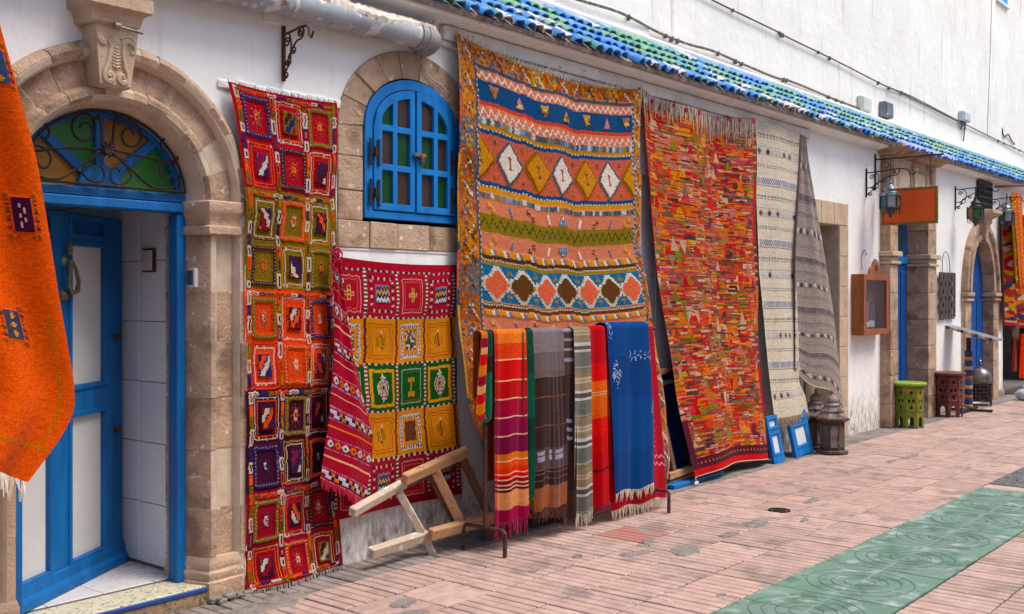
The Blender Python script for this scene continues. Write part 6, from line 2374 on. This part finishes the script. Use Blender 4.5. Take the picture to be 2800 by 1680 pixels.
def wood_lantern(label, x, y, s, rz):
    o = thing('wooden_lantern', label, 'lantern', (x, y, 0), rz, 'wooden floor lanterns')
    n = 8
    sc = lambda pr: [(r * s, z * s) for r, z in pr]
    MB().lathe(sc([(.155, .0), (.165, .012), (.165, .035), (.14, .045)]), n).build('base', M_DARKW, o)
    MB().lathe(sc([(.118, .045), (.118, .33)]), n).build('body', M_DARKW, o)
    for k in range(n):
        a = 2 * PI * (k + .5) / n
        M_ = Matrix.Rotation(a, 4, 'Z')
        vs, fs = plate_mesh([rectloop(-.036 * s, .036 * s, .075 * s, .30 * s)], -.006, 0)
        MB().add([(vx, vy, vz) for vx, vy, vz in vs], fs, Matrix.Rotation(a + PI / 2, 4, 'Z') @ Matrix.Translation((0, -.1095 * s, 0))).build('panel', surf('dull_green_glass', (78, 92, 78), (86, 66, 56), 14, .5, c3=(96, 72, 60), ds=7, thr=.48) if k % 2 else M_DARKW2, o)
        c_, s_ = math.cos(2 * PI * k / n), math.sin(2 * PI * k / n)
        MB().tube([(.119 * s * c_, .119 * s * s_, .045 * s), (.119 * s * c_, .119 * s * s_, .33 * s)], .009 * s, 5).build('post', M_DARKW, o)
    MB().lathe(sc([(.12, .33), (.175, .36), (.178, .375), (.165, .385)]), n).build('eave', M_DARKW, o)
    MB().lathe(sc([(.16, .386), (.115, .445), (.13, .448), (.13, .457), (.122, .459)]), n).build('roof', M_DARKW2, o)
    MB().lathe(sc([(.112, .46), (.078, .505), (.092, .508), (.092, .516), (.086, .518)]), n).build('roof', M_DARKW2, o)
    MB().lathe(sc([(.075, .519), (.05, .545), (.062, .548), (.066, .556), (.064, .575), (.05, .60), (.026, .618), (.012, .626), (.012, .64), (.017, .65), (.008, .665), (0, .67)]), 12).build('dome', M_DARKW2, o, True)
    return o


wood_lantern('large dark wooden pagoda lantern on the paving by the white wall', 10.74, -.43, 1.0, .2)
wood_lantern('wooden pagoda lantern half hidden between the blue shutter and the larger one', 10.96, -.15, .97, .5)

# ================================================================ notice box
M_ORW = surf('varnished_wood', (160, 88, 40), (136, 70, 30), 3, .45, .15, 40, scale=(9, 9, 2), spec=.45, c3=(110, 56, 28), ds=4, thr=.58, soft=.1)
nb = thing('notice_box', 'varnished wooden notice box with glass front and carved crest on the white wall', 'notice box', (12.32, 0, 1.19))
NW, NH, ND = .80, .73, .155
vs, fs = plate_mesh([rectloop(0, NW, 0, NH), rectloop(.07, NW - .07, .07, NH - .07)], -ND, -ND + .03, .003)
MB().add(vs, fs).build('door_frame', M_ORW, nb)
mb = MB()
mb.box(0, .02, -ND + .031, 0, 0, NH)
mb.box(NW - .02, NW, -ND + .031, 0, 0, NH)
mb.box(.021, NW - .021, -ND + .031, 0, 0, .02)
mb.box(.021, NW - .021, -ND + .031, 0, NH - .02, NH)
mb.box(.021, NW - .021, -.02, 0, .021, NH - .021)
mb.build('case', M_ORW, nb)
crest = [(.20, NH), (.60, NH), (.585, NH + .05), (.55, NH + .085), (.50, NH + .10), (.46, NH + .15), (.40, NH + .19), (.34, NH + .15), (.30, NH + .10), (.25, NH + .085), (.215, NH + .05)]
vs, fs = plate_mesh([crest, [(.37, NH + .04), (.43, NH + .04), (.43, NH + .10), (.40, NH + .13), (.37, NH + .10)]], -ND + .005, -ND + .03, .003)
MB().add(vs, fs).build('crest', M_ORW, nb)
papers = [(.09, .42, .26, .64, (214, 206, 200)), (.27, .45, .42, .645, (176, 120, 130)), (.44, .40, .64, .64, (140, 84, 62)), (.10, .20, .30, .40, (196, 190, 176)), (.31, .16, .50, .42, (150, 110, 120)), (.52, .18, .70, .38, (110, 92, 90)), (.10, .085, .40, .19, (176, 196, 222)), (.42, .085, .68, .17, (206, 206, 210))]
for i, (a, c, b, d, col) in enumerate(papers):
    pm = surf('notice_print_%d' % i, col, tuple(int(v * .72) for v in col), 26, .7, .05, 30, c3=tuple(int(v * .5) for v in col), ds=34, thr=.58)
    MB().cbox(a, b, -.026 - .002 * (i % 3), -.021 - .002 * (i % 3), c, d, .001).build('leaflet', pm, nb)
mc = bpy.data.materials.new('clear_glass')
tc = NT(mc)
mx = tc.n('ShaderNodeMixShader', {0: 0.10, 1: tc.n('ShaderNodeBsdfTransparent').outputs[0], 2: tc.n('ShaderNodeBsdfGlossy', {'Roughness': 0.05}).outputs[0]})
tc.n('ShaderNodeOutputMaterial', {0: mx.outputs[0]})
MB().box(.068, NW - .068, -ND + .012, -ND + .016, .068, NH - .068).build('glass', mc, nb)
MB().tube(smooth_path([(.30, -.02, NH + .05), (.28, -.02, NH + .2), (.36, -.02, NH + .3), (.44, -.02, NH + .24)], 5), .005, 5).build('wire', M_CABLE, nb)

# ================================================================ wrought iron lamp brackets and lanterns
def bracket(label, x, z, s, reach, mat, hook=True, group='iron lamp brackets'):
    """upright strip on the wall, scrolled arm reaching out over the street (towards -y)"""
    o = thing('lamp_bracket', label, 'bracket', (x, 0, z), 0, group)
    MB().cbox(-.011 * s, .011 * s, -.018, 0, -.30 * s, .02 * s, .003).build('back_bar', mat, o)
    k = reach
    f = lambda L_: [(0, -.012 - a, b) for a, b in L_]
    MB().tube(f([(0, -.03 * s), (.3 * k, -.022 * s), (.62 * k, -.008 * s), (.85 * k, -.010 * s)] + ([(.93 * k, -.03 * s), (.95 * k, -.07 * s), (1.02 * k, -.085 * s), (1.07 * k, -.065 * s), (1.10 * k, -.05 * s)] if hook else [(1.0 * k, -.01 * s)])), .007 * s, 6).build('arm', mat, o, True)
    A = smooth_path([(.02 * k, -.03 * s), (.18 * k, -.03 * s), (.27 * k, -.08 * s), (.25 * k, -.15 * s), (.12 * k, -.19 * s), (.01 * k, -.20 * s)], 4)
    B = smooth_path([(.16 * k, -.17 * s), (.45 * k, -.09 * s), (.65 * k, -.075 * s), (.74 * k, -.04 * s), (.70 * k, -.012 * s)], 4)
    for L_ in (A, B):
        MB().tube(f(L_), .006 * s, 5).build('scroll', mat, o, True)
    for c, r, st in (((.12 * k, -.08 * s), .03 * s, 0), ((.62 * k, -.042 * s), .024 * s, 1), ((.36 * k, -.13 * s), .024 * s, 2), ((.13 * k, -.17 * s + -.03 * s), .02 * s, 3), ((.08 * k, -.265 * s), .024 * s, 1.5)):
        MB().tube(f(spiral(c, r, r * .25, 1.4, st * PI / 2, 16)), .0055 * s, 5).build('scroll', mat, o, True)
    MB().tube(f([(.26 * k, -.13 * s), (.25 * k, -.2 * s), (.1 * k, -.235 * s), (.02 * k, -.27 * s)]), .0055 * s, 5).build('scroll', mat, o, True)
    return o


bracket('empty rusty iron scroll bracket above the sampler rug under the drain pipe', 3.89, 3.20, 1.0, .24, M_RUST)
bracket('iron scroll bracket holding the lantern beside the orange sign', 12.78, 3.20, 1.1, .55, M_IRON)
bracket('iron scroll bracket left of the pointed doorway', 16.24, 3.26, 1.1, .55, M_IRON)
bracket('iron scroll bracket right of the pointed doorway', 18.0, 3.24, 1.1, .5, M_IRON)
M_TIN = surf('blackened_tin', (74, 78, 78), (52, 54, 56), 14, .45, .2, 60, metal=.6)
M_TIN2 = surf('pale_tin', (150, 164, 168), (104, 116, 122), 14, .35, .2, 60, metal=.6)
GL = [glass('lamp_teal', (40, 120, 130), .2, .5), glass('lamp_clear', (190, 200, 200), .2, .5), glass('lamp_amber', (190, 110, 60), .2, .5), glass('lamp_green', (70, 130, 60), .2, .5)]


def hung_lantern(label, x, y, z, s, cap):
    """z = middle of the glass"""
    o = thing('hanging_lantern', label, 'lantern', (x, y, z), 0, 'coloured glass street lanterns')
    n = 6
    S_ = lambda pr: [(r * s, zz * s * .72) for r, zz in pr]
    for k in range(n):
        a = 2 * PI * (k + .5) / n
        c0, s0 = math.cos(2 * PI * k / n) * .105 * s, math.sin(2 * PI * k / n) * .105 * s
        c1, s1 = math.cos(2 * PI * (k + 1) / n) * .105 * s, math.sin(2 * PI * (k + 1) / n) * .105 * s
        lo, hi = -.062 * s, .062 * s
        mb = MB()
        i_ = .94
        mb.add([(c0, s0, lo), (c1, s1, lo), (c1, s1, hi), (c0, s0, hi), (c0 * i_, s0 * i_, lo), (c1 * i_, s1 * i_, lo), (c1 * i_, s1 * i_, hi), (c0 * i_, s0 * i_, hi)],
               [(0, 1, 2, 3), (7, 6, 5, 4), (0, 4, 5, 1), (1, 5, 6, 2), (2, 6, 7, 3), (3, 7, 4, 0)])
        mb.build('pane', GL[(k + int(x * 3)) % 4], o)
        MB().tube([(c0 * 1.02, s0 * 1.02, lo - .02 * s), (c0 * 1.02, s0 * 1.02, hi + .025 * s)], .011 * s, 5).build('rib', M_TIN, o)
        MB().tube([(c0, s0, lo), (c0 * .95, s0 * .95, lo - .06 * s), (c0 * .9, s0 * .9, lo - .08 * s)], .007 * s, 4).build('pendant', M_TIN, o)
    MB().lathe(S_([(.115, .087), (.12, .10), (.085, .12), (.085, .135), (.06, .165), (.062, .185), (.07, .195), (.055, .225), (.03, .25), (.02, .275), (.03, .29), (.012, .31), (.01, .36)]), 12).build('crown', cap, o, True)
    MB().lathe(S_([(.01, -.25), (.02, -.235), (.012, -.215), (.05, -.17), (.055, -.15), (.09, -.115), (.115, -.10), (.112, -.087)]), 12).build('bowl', M_TIN, o, True)
    MB().tube([(0, 0, .25 * s), (.01 * s, 0, .30 * s), (0, 0, .36 * s)], .008 * s, 5).build('hook', M_TIN, o)
    return o


hung_lantern('dark glass lantern hanging in front of the orange sign', 12.78, -.30, 2.80, 1.08, M_TIN2)
hung_lantern('blue and green glass lantern left above the pointed doorway', 16.24, -.29, 2.87, 1.05, M_TIN)
hung_lantern('pale tin lantern with amber glass right of the pointed doorway', 18.0, -.26, 2.92, 1.05, M_TIN2)

# ================================================================ orange sign
sg = thing('hanging_sign', 'plain orange signboard in a gilt frame jutting out beside the tall stone doorway', 'sign', (13.07, 0, 0))
SGX = .0
for y0, y1, z0, z1, nm in ((-.74, -.12, 2.565, 2.955, 'board'),):
    MB().cbox(-.012, .012, y0, y1, z0, z1, .002).build('board', surf('orange_sign_paint', (226, 88, 22), (222, 84, 20), 1, .6, .02, 10), sg)
M_GILT = surf('dull_gilt', (134, 112, 52), (110, 90, 44), 22, .5, .5, 60, metal=.4)
for a, b in (((0, -.77, 2.55), (0, -.09, 2.55)), ((0, -.77, 2.97), (0, -.09, 2.97)), ((0, -.755, 2.566), (0, -.755, 2.954)), ((0, -.105, 2.566), (0, -.105, 2.954))):
    up = (0, 0, 1) if abs(a[2] - b[2]) < .01 else (0, 1, 0)
    MB().beam(a, b, .04, .03, up, .005).build('frame', M_GILT, sg)
MB().tube([(0, 0, 3.36), (0, -.84, 3.36)], .01, 6).build('arm', M_IRON, sg)
MB().cbox(-.012, .012, -.018, 0, 2.98, 3.43, .003).build('back_bar', M_IRON, sg)
MB().tube([(0, -a, b) for a, b in spiral((.14, 3.29), .06, .015, 1.5, PI / 2, 18)], .006, 5).build('scroll', M_IRON, sg)
for y in (-.2, -.68):
    MB().tube([(0, y, 3.36), (0, y, 3.0)], .005, 5).build('chain', M_IRON, sg)

# ================================================================ far wall pieces
gr = thing('window_grille', 'dark latticed wooden window screen high beside the pointed doorway', 'window screen', (17.28, 0, 2.99))
M_BLACKW = surf('black_wood', (58, 52, 50), (44, 40, 40), 12, .8, .4, 60)
vs, fs = plate_mesh([rectloop(0, .72, 0, .48)] + [rectloop(.04 + i * .11, .12 + i * .11, .04 + j * .10, .11 + j * .10) for i in range(6) for j in range(4)], -.05, -.02)
MB().add(vs, fs).build('lattice', M_BLACKW, gr)
MB().box(0.01, .71, -.019, -.002, .01, .47).build('backing', M_BLACKW, gr)
cb = thing('wall_ornament', 'dark pierced metal ornament hung on the white wall by the pointed doorway', 'wall ornament', (15.42, 0, 1.35))
M_PIERC = surf('pierced_dark_metal', (88, 74, 70), (64, 52, 50), 20, .6, .5, 60, metal=.3, c3=(150, 136, 128), ds=26, thr=.62)
for k in range(2):
    a = k * .36
    holes = [rectloop(a + .03 + i * .09, a + .09 + i * .09, .05 + j * .1, .11 + j * .1) for i in range(3) for j in range(6) if (i + j) % 2 == 0]
    vs, fs = plate_mesh([rectloop(a + .005, a + .35, 0, .65)] + holes, -.045, -.03)
    MB().add(vs, fs).build('leaf', M_PIERC, cb)
    for i in range(3):
        MB().cbox(a + .03 + i * .11, a + .08 + i * .11, -.045, -.03, -.03, -.002, .004).build('finial', M_PIERC, cb)
MB().tube(smooth_path([(.15, -.03, .65), (.17, -.03, .85), (.3, -.03, .95), (.45, -.03, .85), (.5, -.03, .65)], 5), .006, 5).build('hanger', M_CABLE, cb)

# carved stools
def stool(label, x, y, s, body, top, accent, rz):
    o = thing('carved_stool', label, 'stool', (x, y, 0), rz, 'carved stools by the wall')
    n = 8
    r0, r1 = .165 * s, .165 * s
    for k in range(n):
        a = 2 * PI * (k + .5) / n
        hw = r0 * math.sin(PI / n)
        ap = r0 * math.cos(PI / n)
        Mk = Matrix.Rotation(a + PI / 2, 4, 'Z') @ Matrix.Translation((0, -ap, 0))
        w = hw - .004
        arch = [(-w * .55, .001), (w * .55, .001), (w * .55, .09 * s)] + [(w * .55 * math.cos(t), .09 * s + .05 * s * math.sin(t) ** .8) for t in (.5, 1.0, PI / 2, 2.1, 2.64)] + [(-w * .55, .09 * s)]
        hl = [rectloop(-.015 * s + dx, .015 * s + dx, zc * s - .018 * s, zc * s + .018 * s) for zc in (.25, .33, .43) for dx in ((-.025 * s, .025 * s) if zc == .33 else (0,))]
        vs, fs = plate_mesh([[(-hw, 0), (-w * .55, 0), (-w * .55, .09 * s)] + [(w * .55 * math.cos(t), .09 * s + .05 * s * math.sin(t)) for t in (2.64, 2.1, PI / 2, 1.0, .5)] + [(w * .55, .09 * s), (w * .55, 0), (hw, 0), (hw, .50 * s), (-hw, .50 * s)]] + hl, -.008, .006)
        MB().add(vs, fs, Mk).build('side_panel', body, o)
        MB().cbox(-hw * .8, hw * .8, -.014, -.0085, .195 * s, .208 * s, .002, Mk).build('band', accent, o)
        MB().cbox(-hw * .8, hw * .8, -.014, -.0085, .475 * s, .488 * s, .002, Mk).build('band', accent, o)
    MB().lathe([(.10 * s, .2 * s), (.10 * s, .45 * s)], n).build('core', accent, o)
    MB().lathe([(.15 * s, .50 * s), (.20 * s, .515 * s), (.21 * s, .525 * s), (.21 * s, .54 * s), (.20 * s, .548 * s)], 16).build('top', top, o)
    return o


GRN_A = surf('lime_green_paint', (112, 132, 34), (100, 112, 30), 8, .5, .2, 40, c3=(150, 124, 40), ds=9, thr=.55)
GRN_T = surf('lime_green_top', (138, 172, 46), (124, 158, 42), 4, .5, .1, 40)
GRN_D = surf('olive_paint', (120, 100, 30), (96, 80, 26), 20, .6, .3, 40, c3=(196, 176, 110), ds=24, thr=.6)
MAR_A = surf('maroon_wood_paint', (104, 50, 46), (86, 38, 38), 10, .5, .2, 40, c3=(150, 84, 50), ds=14, thr=.58)
MAR_T = surf('maroon_top', (116, 60, 58), (98, 50, 50), 5, .5, .1, 40)
MAR_D = surf('rust_paint', (128, 62, 40), (100, 46, 36), 20, .6, .3, 40, c3=(176, 130, 90), ds=24, thr=.62)
stool('lime green carved octagonal stool with arched feet beside the tall stone doorway', 13.55, -.26, 1.04, GRN_A, GRN_T, GRN_D, .1)
stool('maroon carved octagonal stool between the two far doorways', 15.12, -.25, 1.12, MAR_A, MAR_T, MAR_D, .3)

# domed metal lantern
dl = thing('domed_lantern', 'dark square metal lantern with round dome before the pointed blue door', 'lantern', (17.0, -.14, 0), .25)
M_DM = surf('dark_pierced_metal', (92, 80, 76), (66, 56, 54), 18, .45, .4, 60, metal=.5, c3=(130, 118, 112), ds=22, thr=.6)
for sx in (-1, 1):
    for sy in (-1, 1):
        MB().cbox(sx * .15 - .014, sx * .15 + .014, sy * .15 - .014, sy * .15 + .014, 0, .33, .004).build('leg', M_DM, dl)
mb = MB()
for k in range(4):
    holes = [rectloop(-.10 + i * .055, -.065 + i * .055, .10 + j * .055, .135 + j * .055) for i in range(4) for j in range(4)]
    vs, fs = plate_mesh([rectloop(-.136, .136, .06, .325)] + holes, -.15, -.142)
    MB().add(vs, fs, Matrix.Rotation(k * PI / 2, 4, 'Z')).build('side_panel', M_DM, dl)
MB().cbox(-.13, .13, -.13, .13, .06, .30, .01).build('inner_box', M_IRON, dl)
MB().cbox(-.175, .175, -.175, .175, .331, .352, .005).build('shelf', M_DM, dl)
MB().lathe([(.15, .353), (.158, .40), (.152, .45), (.13, .50), (.095, .54), (.05, .565), (.02, .575), (.015, .60), (.03, .615), (.032, .63), (.012, .645), (.024, .66), (.024, .675), (.008, .69), (.004, .72)], 20).build('dome', surf('brushed_tin_dome', (150, 144, 142), (112, 104, 102), 9, .3, .2, 60, metal=.8), dl, True)

# striped folding stand with tilted tray
stn = thing('striped_stand', 'striped painted post stand with a tilted mosaic tray, on a dark cross foot', 'stand', (15.98, -.27, 0))
seq = [(200, 150, 90), (30, 70, 130), (206, 110, 60), (24, 50, 96), (210, 160, 100), (40, 90, 140), (196, 90, 50), (34, 60, 110), (206, 170, 120), (30, 70, 120), (210, 120, 60), (24, 50, 96)]
z = .05
for i, c in enumerate(seq):
    h = .085 if i % 2 else .05
    MB().lathe([(.05, z), (.055, z + .006), (.055, z + h - .006), (.05, z + h)], 10).build('ring', surf('stand_paint_%d' % i, c, tuple(int(v * .85) for v in c), 9, .5), stn, True)
    z += h + .001
MB().lathe([(.035, z), (.035, 1.06)], 8).build('post', M_IRON, stn)
MB().beam((-.42, -.02, .025), (.42, .02, .025), .07, .03).build('foot', M_IRON, stn)
MB().beam((.02, -.32, .022), (-.02, .28, .022), .07, .028).build('foot', M_IRON, stn)
TM_ = Matrix.Translation((0, 0, 1.15)) @ Matrix.Rotation(R(15), 4, 'X')
MB().cbox(-.19, .19, -.44, .36, -.012, .012, .004, TM_).build('tray', surf('slate_tray', (132, 146, 156), (110, 124, 134), 9, .4), stn)
for i in range(16):
    MB().cbox(-.203, -.1905, -.44 + i * .05, -.394 + i * .05, -.025, .016, .003, TM_).build('mosaic_piece', surf('mosaic_%d' % (i % 4), [(206, 156, 70), (60, 60, 70), (206, 110, 60), (190, 190, 180)][i % 4], None, 9, .4), stn)

# ================================================================ far right shop: rugs, scarves
PALF = [(214, 130, 20), (196, 20, 40), (206, 190, 160), (60, 54, 90), (110, 60, 60), (226, 110, 20), (150, 20, 50), (196, 150, 40)]
def leaf_rug(w, h, seed):
    rd = np.random.default_rng(seed)
    cv = Cv(w, h, .018, (150, 60, 40))
    for i in range(int(h / .055)):
        for j in range(5):
            cx, cy = rd.uniform(0, w), i * .055 + rd.uniform(0, .05)
            c = PALF[int(rd.integers(0, len(PALF)))]
            rx, ry = rd.uniform(.12, .28), rd.uniform(.025, .06)
            m = (((cv.X - cx) / rx) ** 2 + ((cv.Y - cy - .25 * (cv.X - cx) * (1 if i % 2 else -1)) / ry) ** 2) < 1
            cv.A[m] = c
    cv.rect(0, h - .10, w, h - .06, (206, 160, 110))
    cv.rect(0, h - .06, w, h, (190, 20, 60))
    return cv


def far_cloth(label, cv, Lp, Rp, wave, cat='rug', name='hanging_rug', group='rugs at the far shop'):
    P = sheet(cv.ny, cv.nx, Lp, Rp, None, wave, .05)
    off = np.array((Lp[0][1], 0, 0))
    o = thing(name, label, cat, tuple(off), 0, group)
    cloth('weave', P - off, cv, None, o)
    return o


far_cloth('boldly patterned rug of orange, red and cream lozenges hanging at the far right shop', leaf_rug(1.5, 2.0, 5),
          [(0, 18.42, -.08, 3.05), (1, 18.42, -.12, 1.20)], [(0, 19.9, -.08, 3.05), (1, 19.9, -.12, 1.08)], lambda s, t: .05 * np.sin(s * 14))
cvo = Cv(.62, 2.2, .018, (236, 116, 30))
for i in range(20):
    cvo.bars(.05, .57, .06 + i * .105, .09 + i * .105, [(.05, (240, 170, 110)), (.05, (230, 100, 24))])
far_cloth('bright orange runner with pale dashes hanging at the right edge', cvo, [(0, 18.55, -.2, 3.36), (.4, 18.72, -.22, 2.6), (1, 18.95, -.22, 1.72)], [(0, 19.15, -.2, 3.36), (1, 19.3, -.22, 1.95)], lambda s, t: .02 * np.sin(s * 9))
cvy = Cv(.16, 1.5, .018, (196, 150, 20))
far_cloth('narrow mustard cloth strip beside the orange runner', cvy, [(0, 18.42, -.21, 3.30), (1, 18.66, -.22, 1.95)], [(0, 18.58, -.21, 3.30), (1, 18.76, -.22, 1.95)], lambda s, t: .01 * np.sin(s * 9), 'cloth', 'hanging_cloth')
cvc = Cv(.4, .9, .018, (150, 14, 60))
for i in range(8):
    cvc.bars(0, .4, .05 + i * .1, .085 + i * .1, [(.06, (196, 30, 90)), (.05, (90, 20, 70)), (.04, (110, 130, 40))])
far_cloth('crimson and purple tasselled cloth cut by the right edge, high up', cvc, [(0, 18.55, -.62, 3.40), (1, 18.42, -.62, 2.75)], [(0, 18.9, -.62, 3.4), (1, 18.9, -.62, 2.75)], lambda s, t: .03 * np.sin(s * 20), 'cloth', 'hanging_cloth')


def hang_scarf(label, x, y, z0, z1, w, col, col2):
    cv = Cv(w, z0 - z1, .02, col)
    cv.rect(w * .35, 0, w * .6, z0 - z1, col2)
    return far_cloth(label, cv, [(0, x, y, z0), (1, x - .02, y, z1)], [(0, x + w, y, z0), (1, x + w, y, z1)], lambda s, t: .035 * np.sin(s * 15 + t), 'scarf', 'hanging_scarf', 'scarves at the far shop')


hang_scarf('vivid orange scarf hanging low at the far shop', 19.18, -.18, 1.02, .28, .26, (240, 70, 10), (250, 110, 20))
hang_scarf('purple and crimson scarf at the right edge under the far rugs', 19.40, -.25, 1.25, .25, .3, (150, 16, 70), (90, 40, 120))
hang_scarf('dark red scarf beside the vivid orange one', 19.0, -.10, .95, .40, .12, (120, 40, 30), (170, 70, 30))
hang_scarf('turquoise cloth corner above the purple scarf at the right edge', 19.05, -.42, 2.1, 1.72, .3, (60, 160, 190), (90, 180, 200))
vl = thing('valance', 'grey brown cloth valance swagged below the lozenge rug at the far shop', 'valance', (18.9, -.06, 0), 0)
cvv = Cv(.9, .34, .02, (110, 92, 80))
cvv.rect(0, .3, .9, .34, (160, 24, 50))
P = sheet(cvv.ny, cvv.nx, [(0, 18.75, -.1, 1.22), (1, 18.95, -.1, 1.05)], [(0, 19.7, -.1, 1.2), (1, 19.6, -.1, .95)], lambda s, t: .14 * np.sin(s * PI) * t, lambda s, t: .02 * np.sin(s * 10))
cloth('weave', P - np.array((18.9, -.06, 0)), cvv, None, vl)
pole = thing('curtain_pole', 'reddish wooden pole projecting over the far shop rugs', 'pole', (18.3, 0, 3.44))
MB().tube([(0, 0, 0), (.02, -.3, .0), (.05, -.75, -.01)], .02, 8).build('rod', surf('red_wood', (150, 110, 100), (130, 90, 84), 9, .6), pole, True)
MB().tube([(.04, -.6, 0), (.04, -.6, -.22)], .008, 6).build('hook', M_IRON, pole)
# bundled white and blue plastic bag at the right edge
bag = thing('plastic_bag', 'small crumpled white and turquoise plastic bag on the paving at the right edge', 'bag', (18.25, -.47, 0))
mb = MB()
prof = [(.03, 0), (.10, .01), (.14, .06), (.135, .12), (.09, .17), (.04, .19), (.05, .22), (.02, .25)]
mb.lathe(prof, 14)
mb.v = [(x * (1 + .18 * math.sin(7 * z * 9 + 5 * math.atan2(y, x))), y * (1 + .18 * math.cos(6 * z * 9 + 4 * math.atan2(y, x))), z) for x, y, z in mb.v]
mb.build('sack', surf('white_turquoise_plastic', (216, 222, 224), (196, 206, 210), 9, .35, .4, 30, c3=(90, 180, 196), ds=6, thr=.55), bag, True)
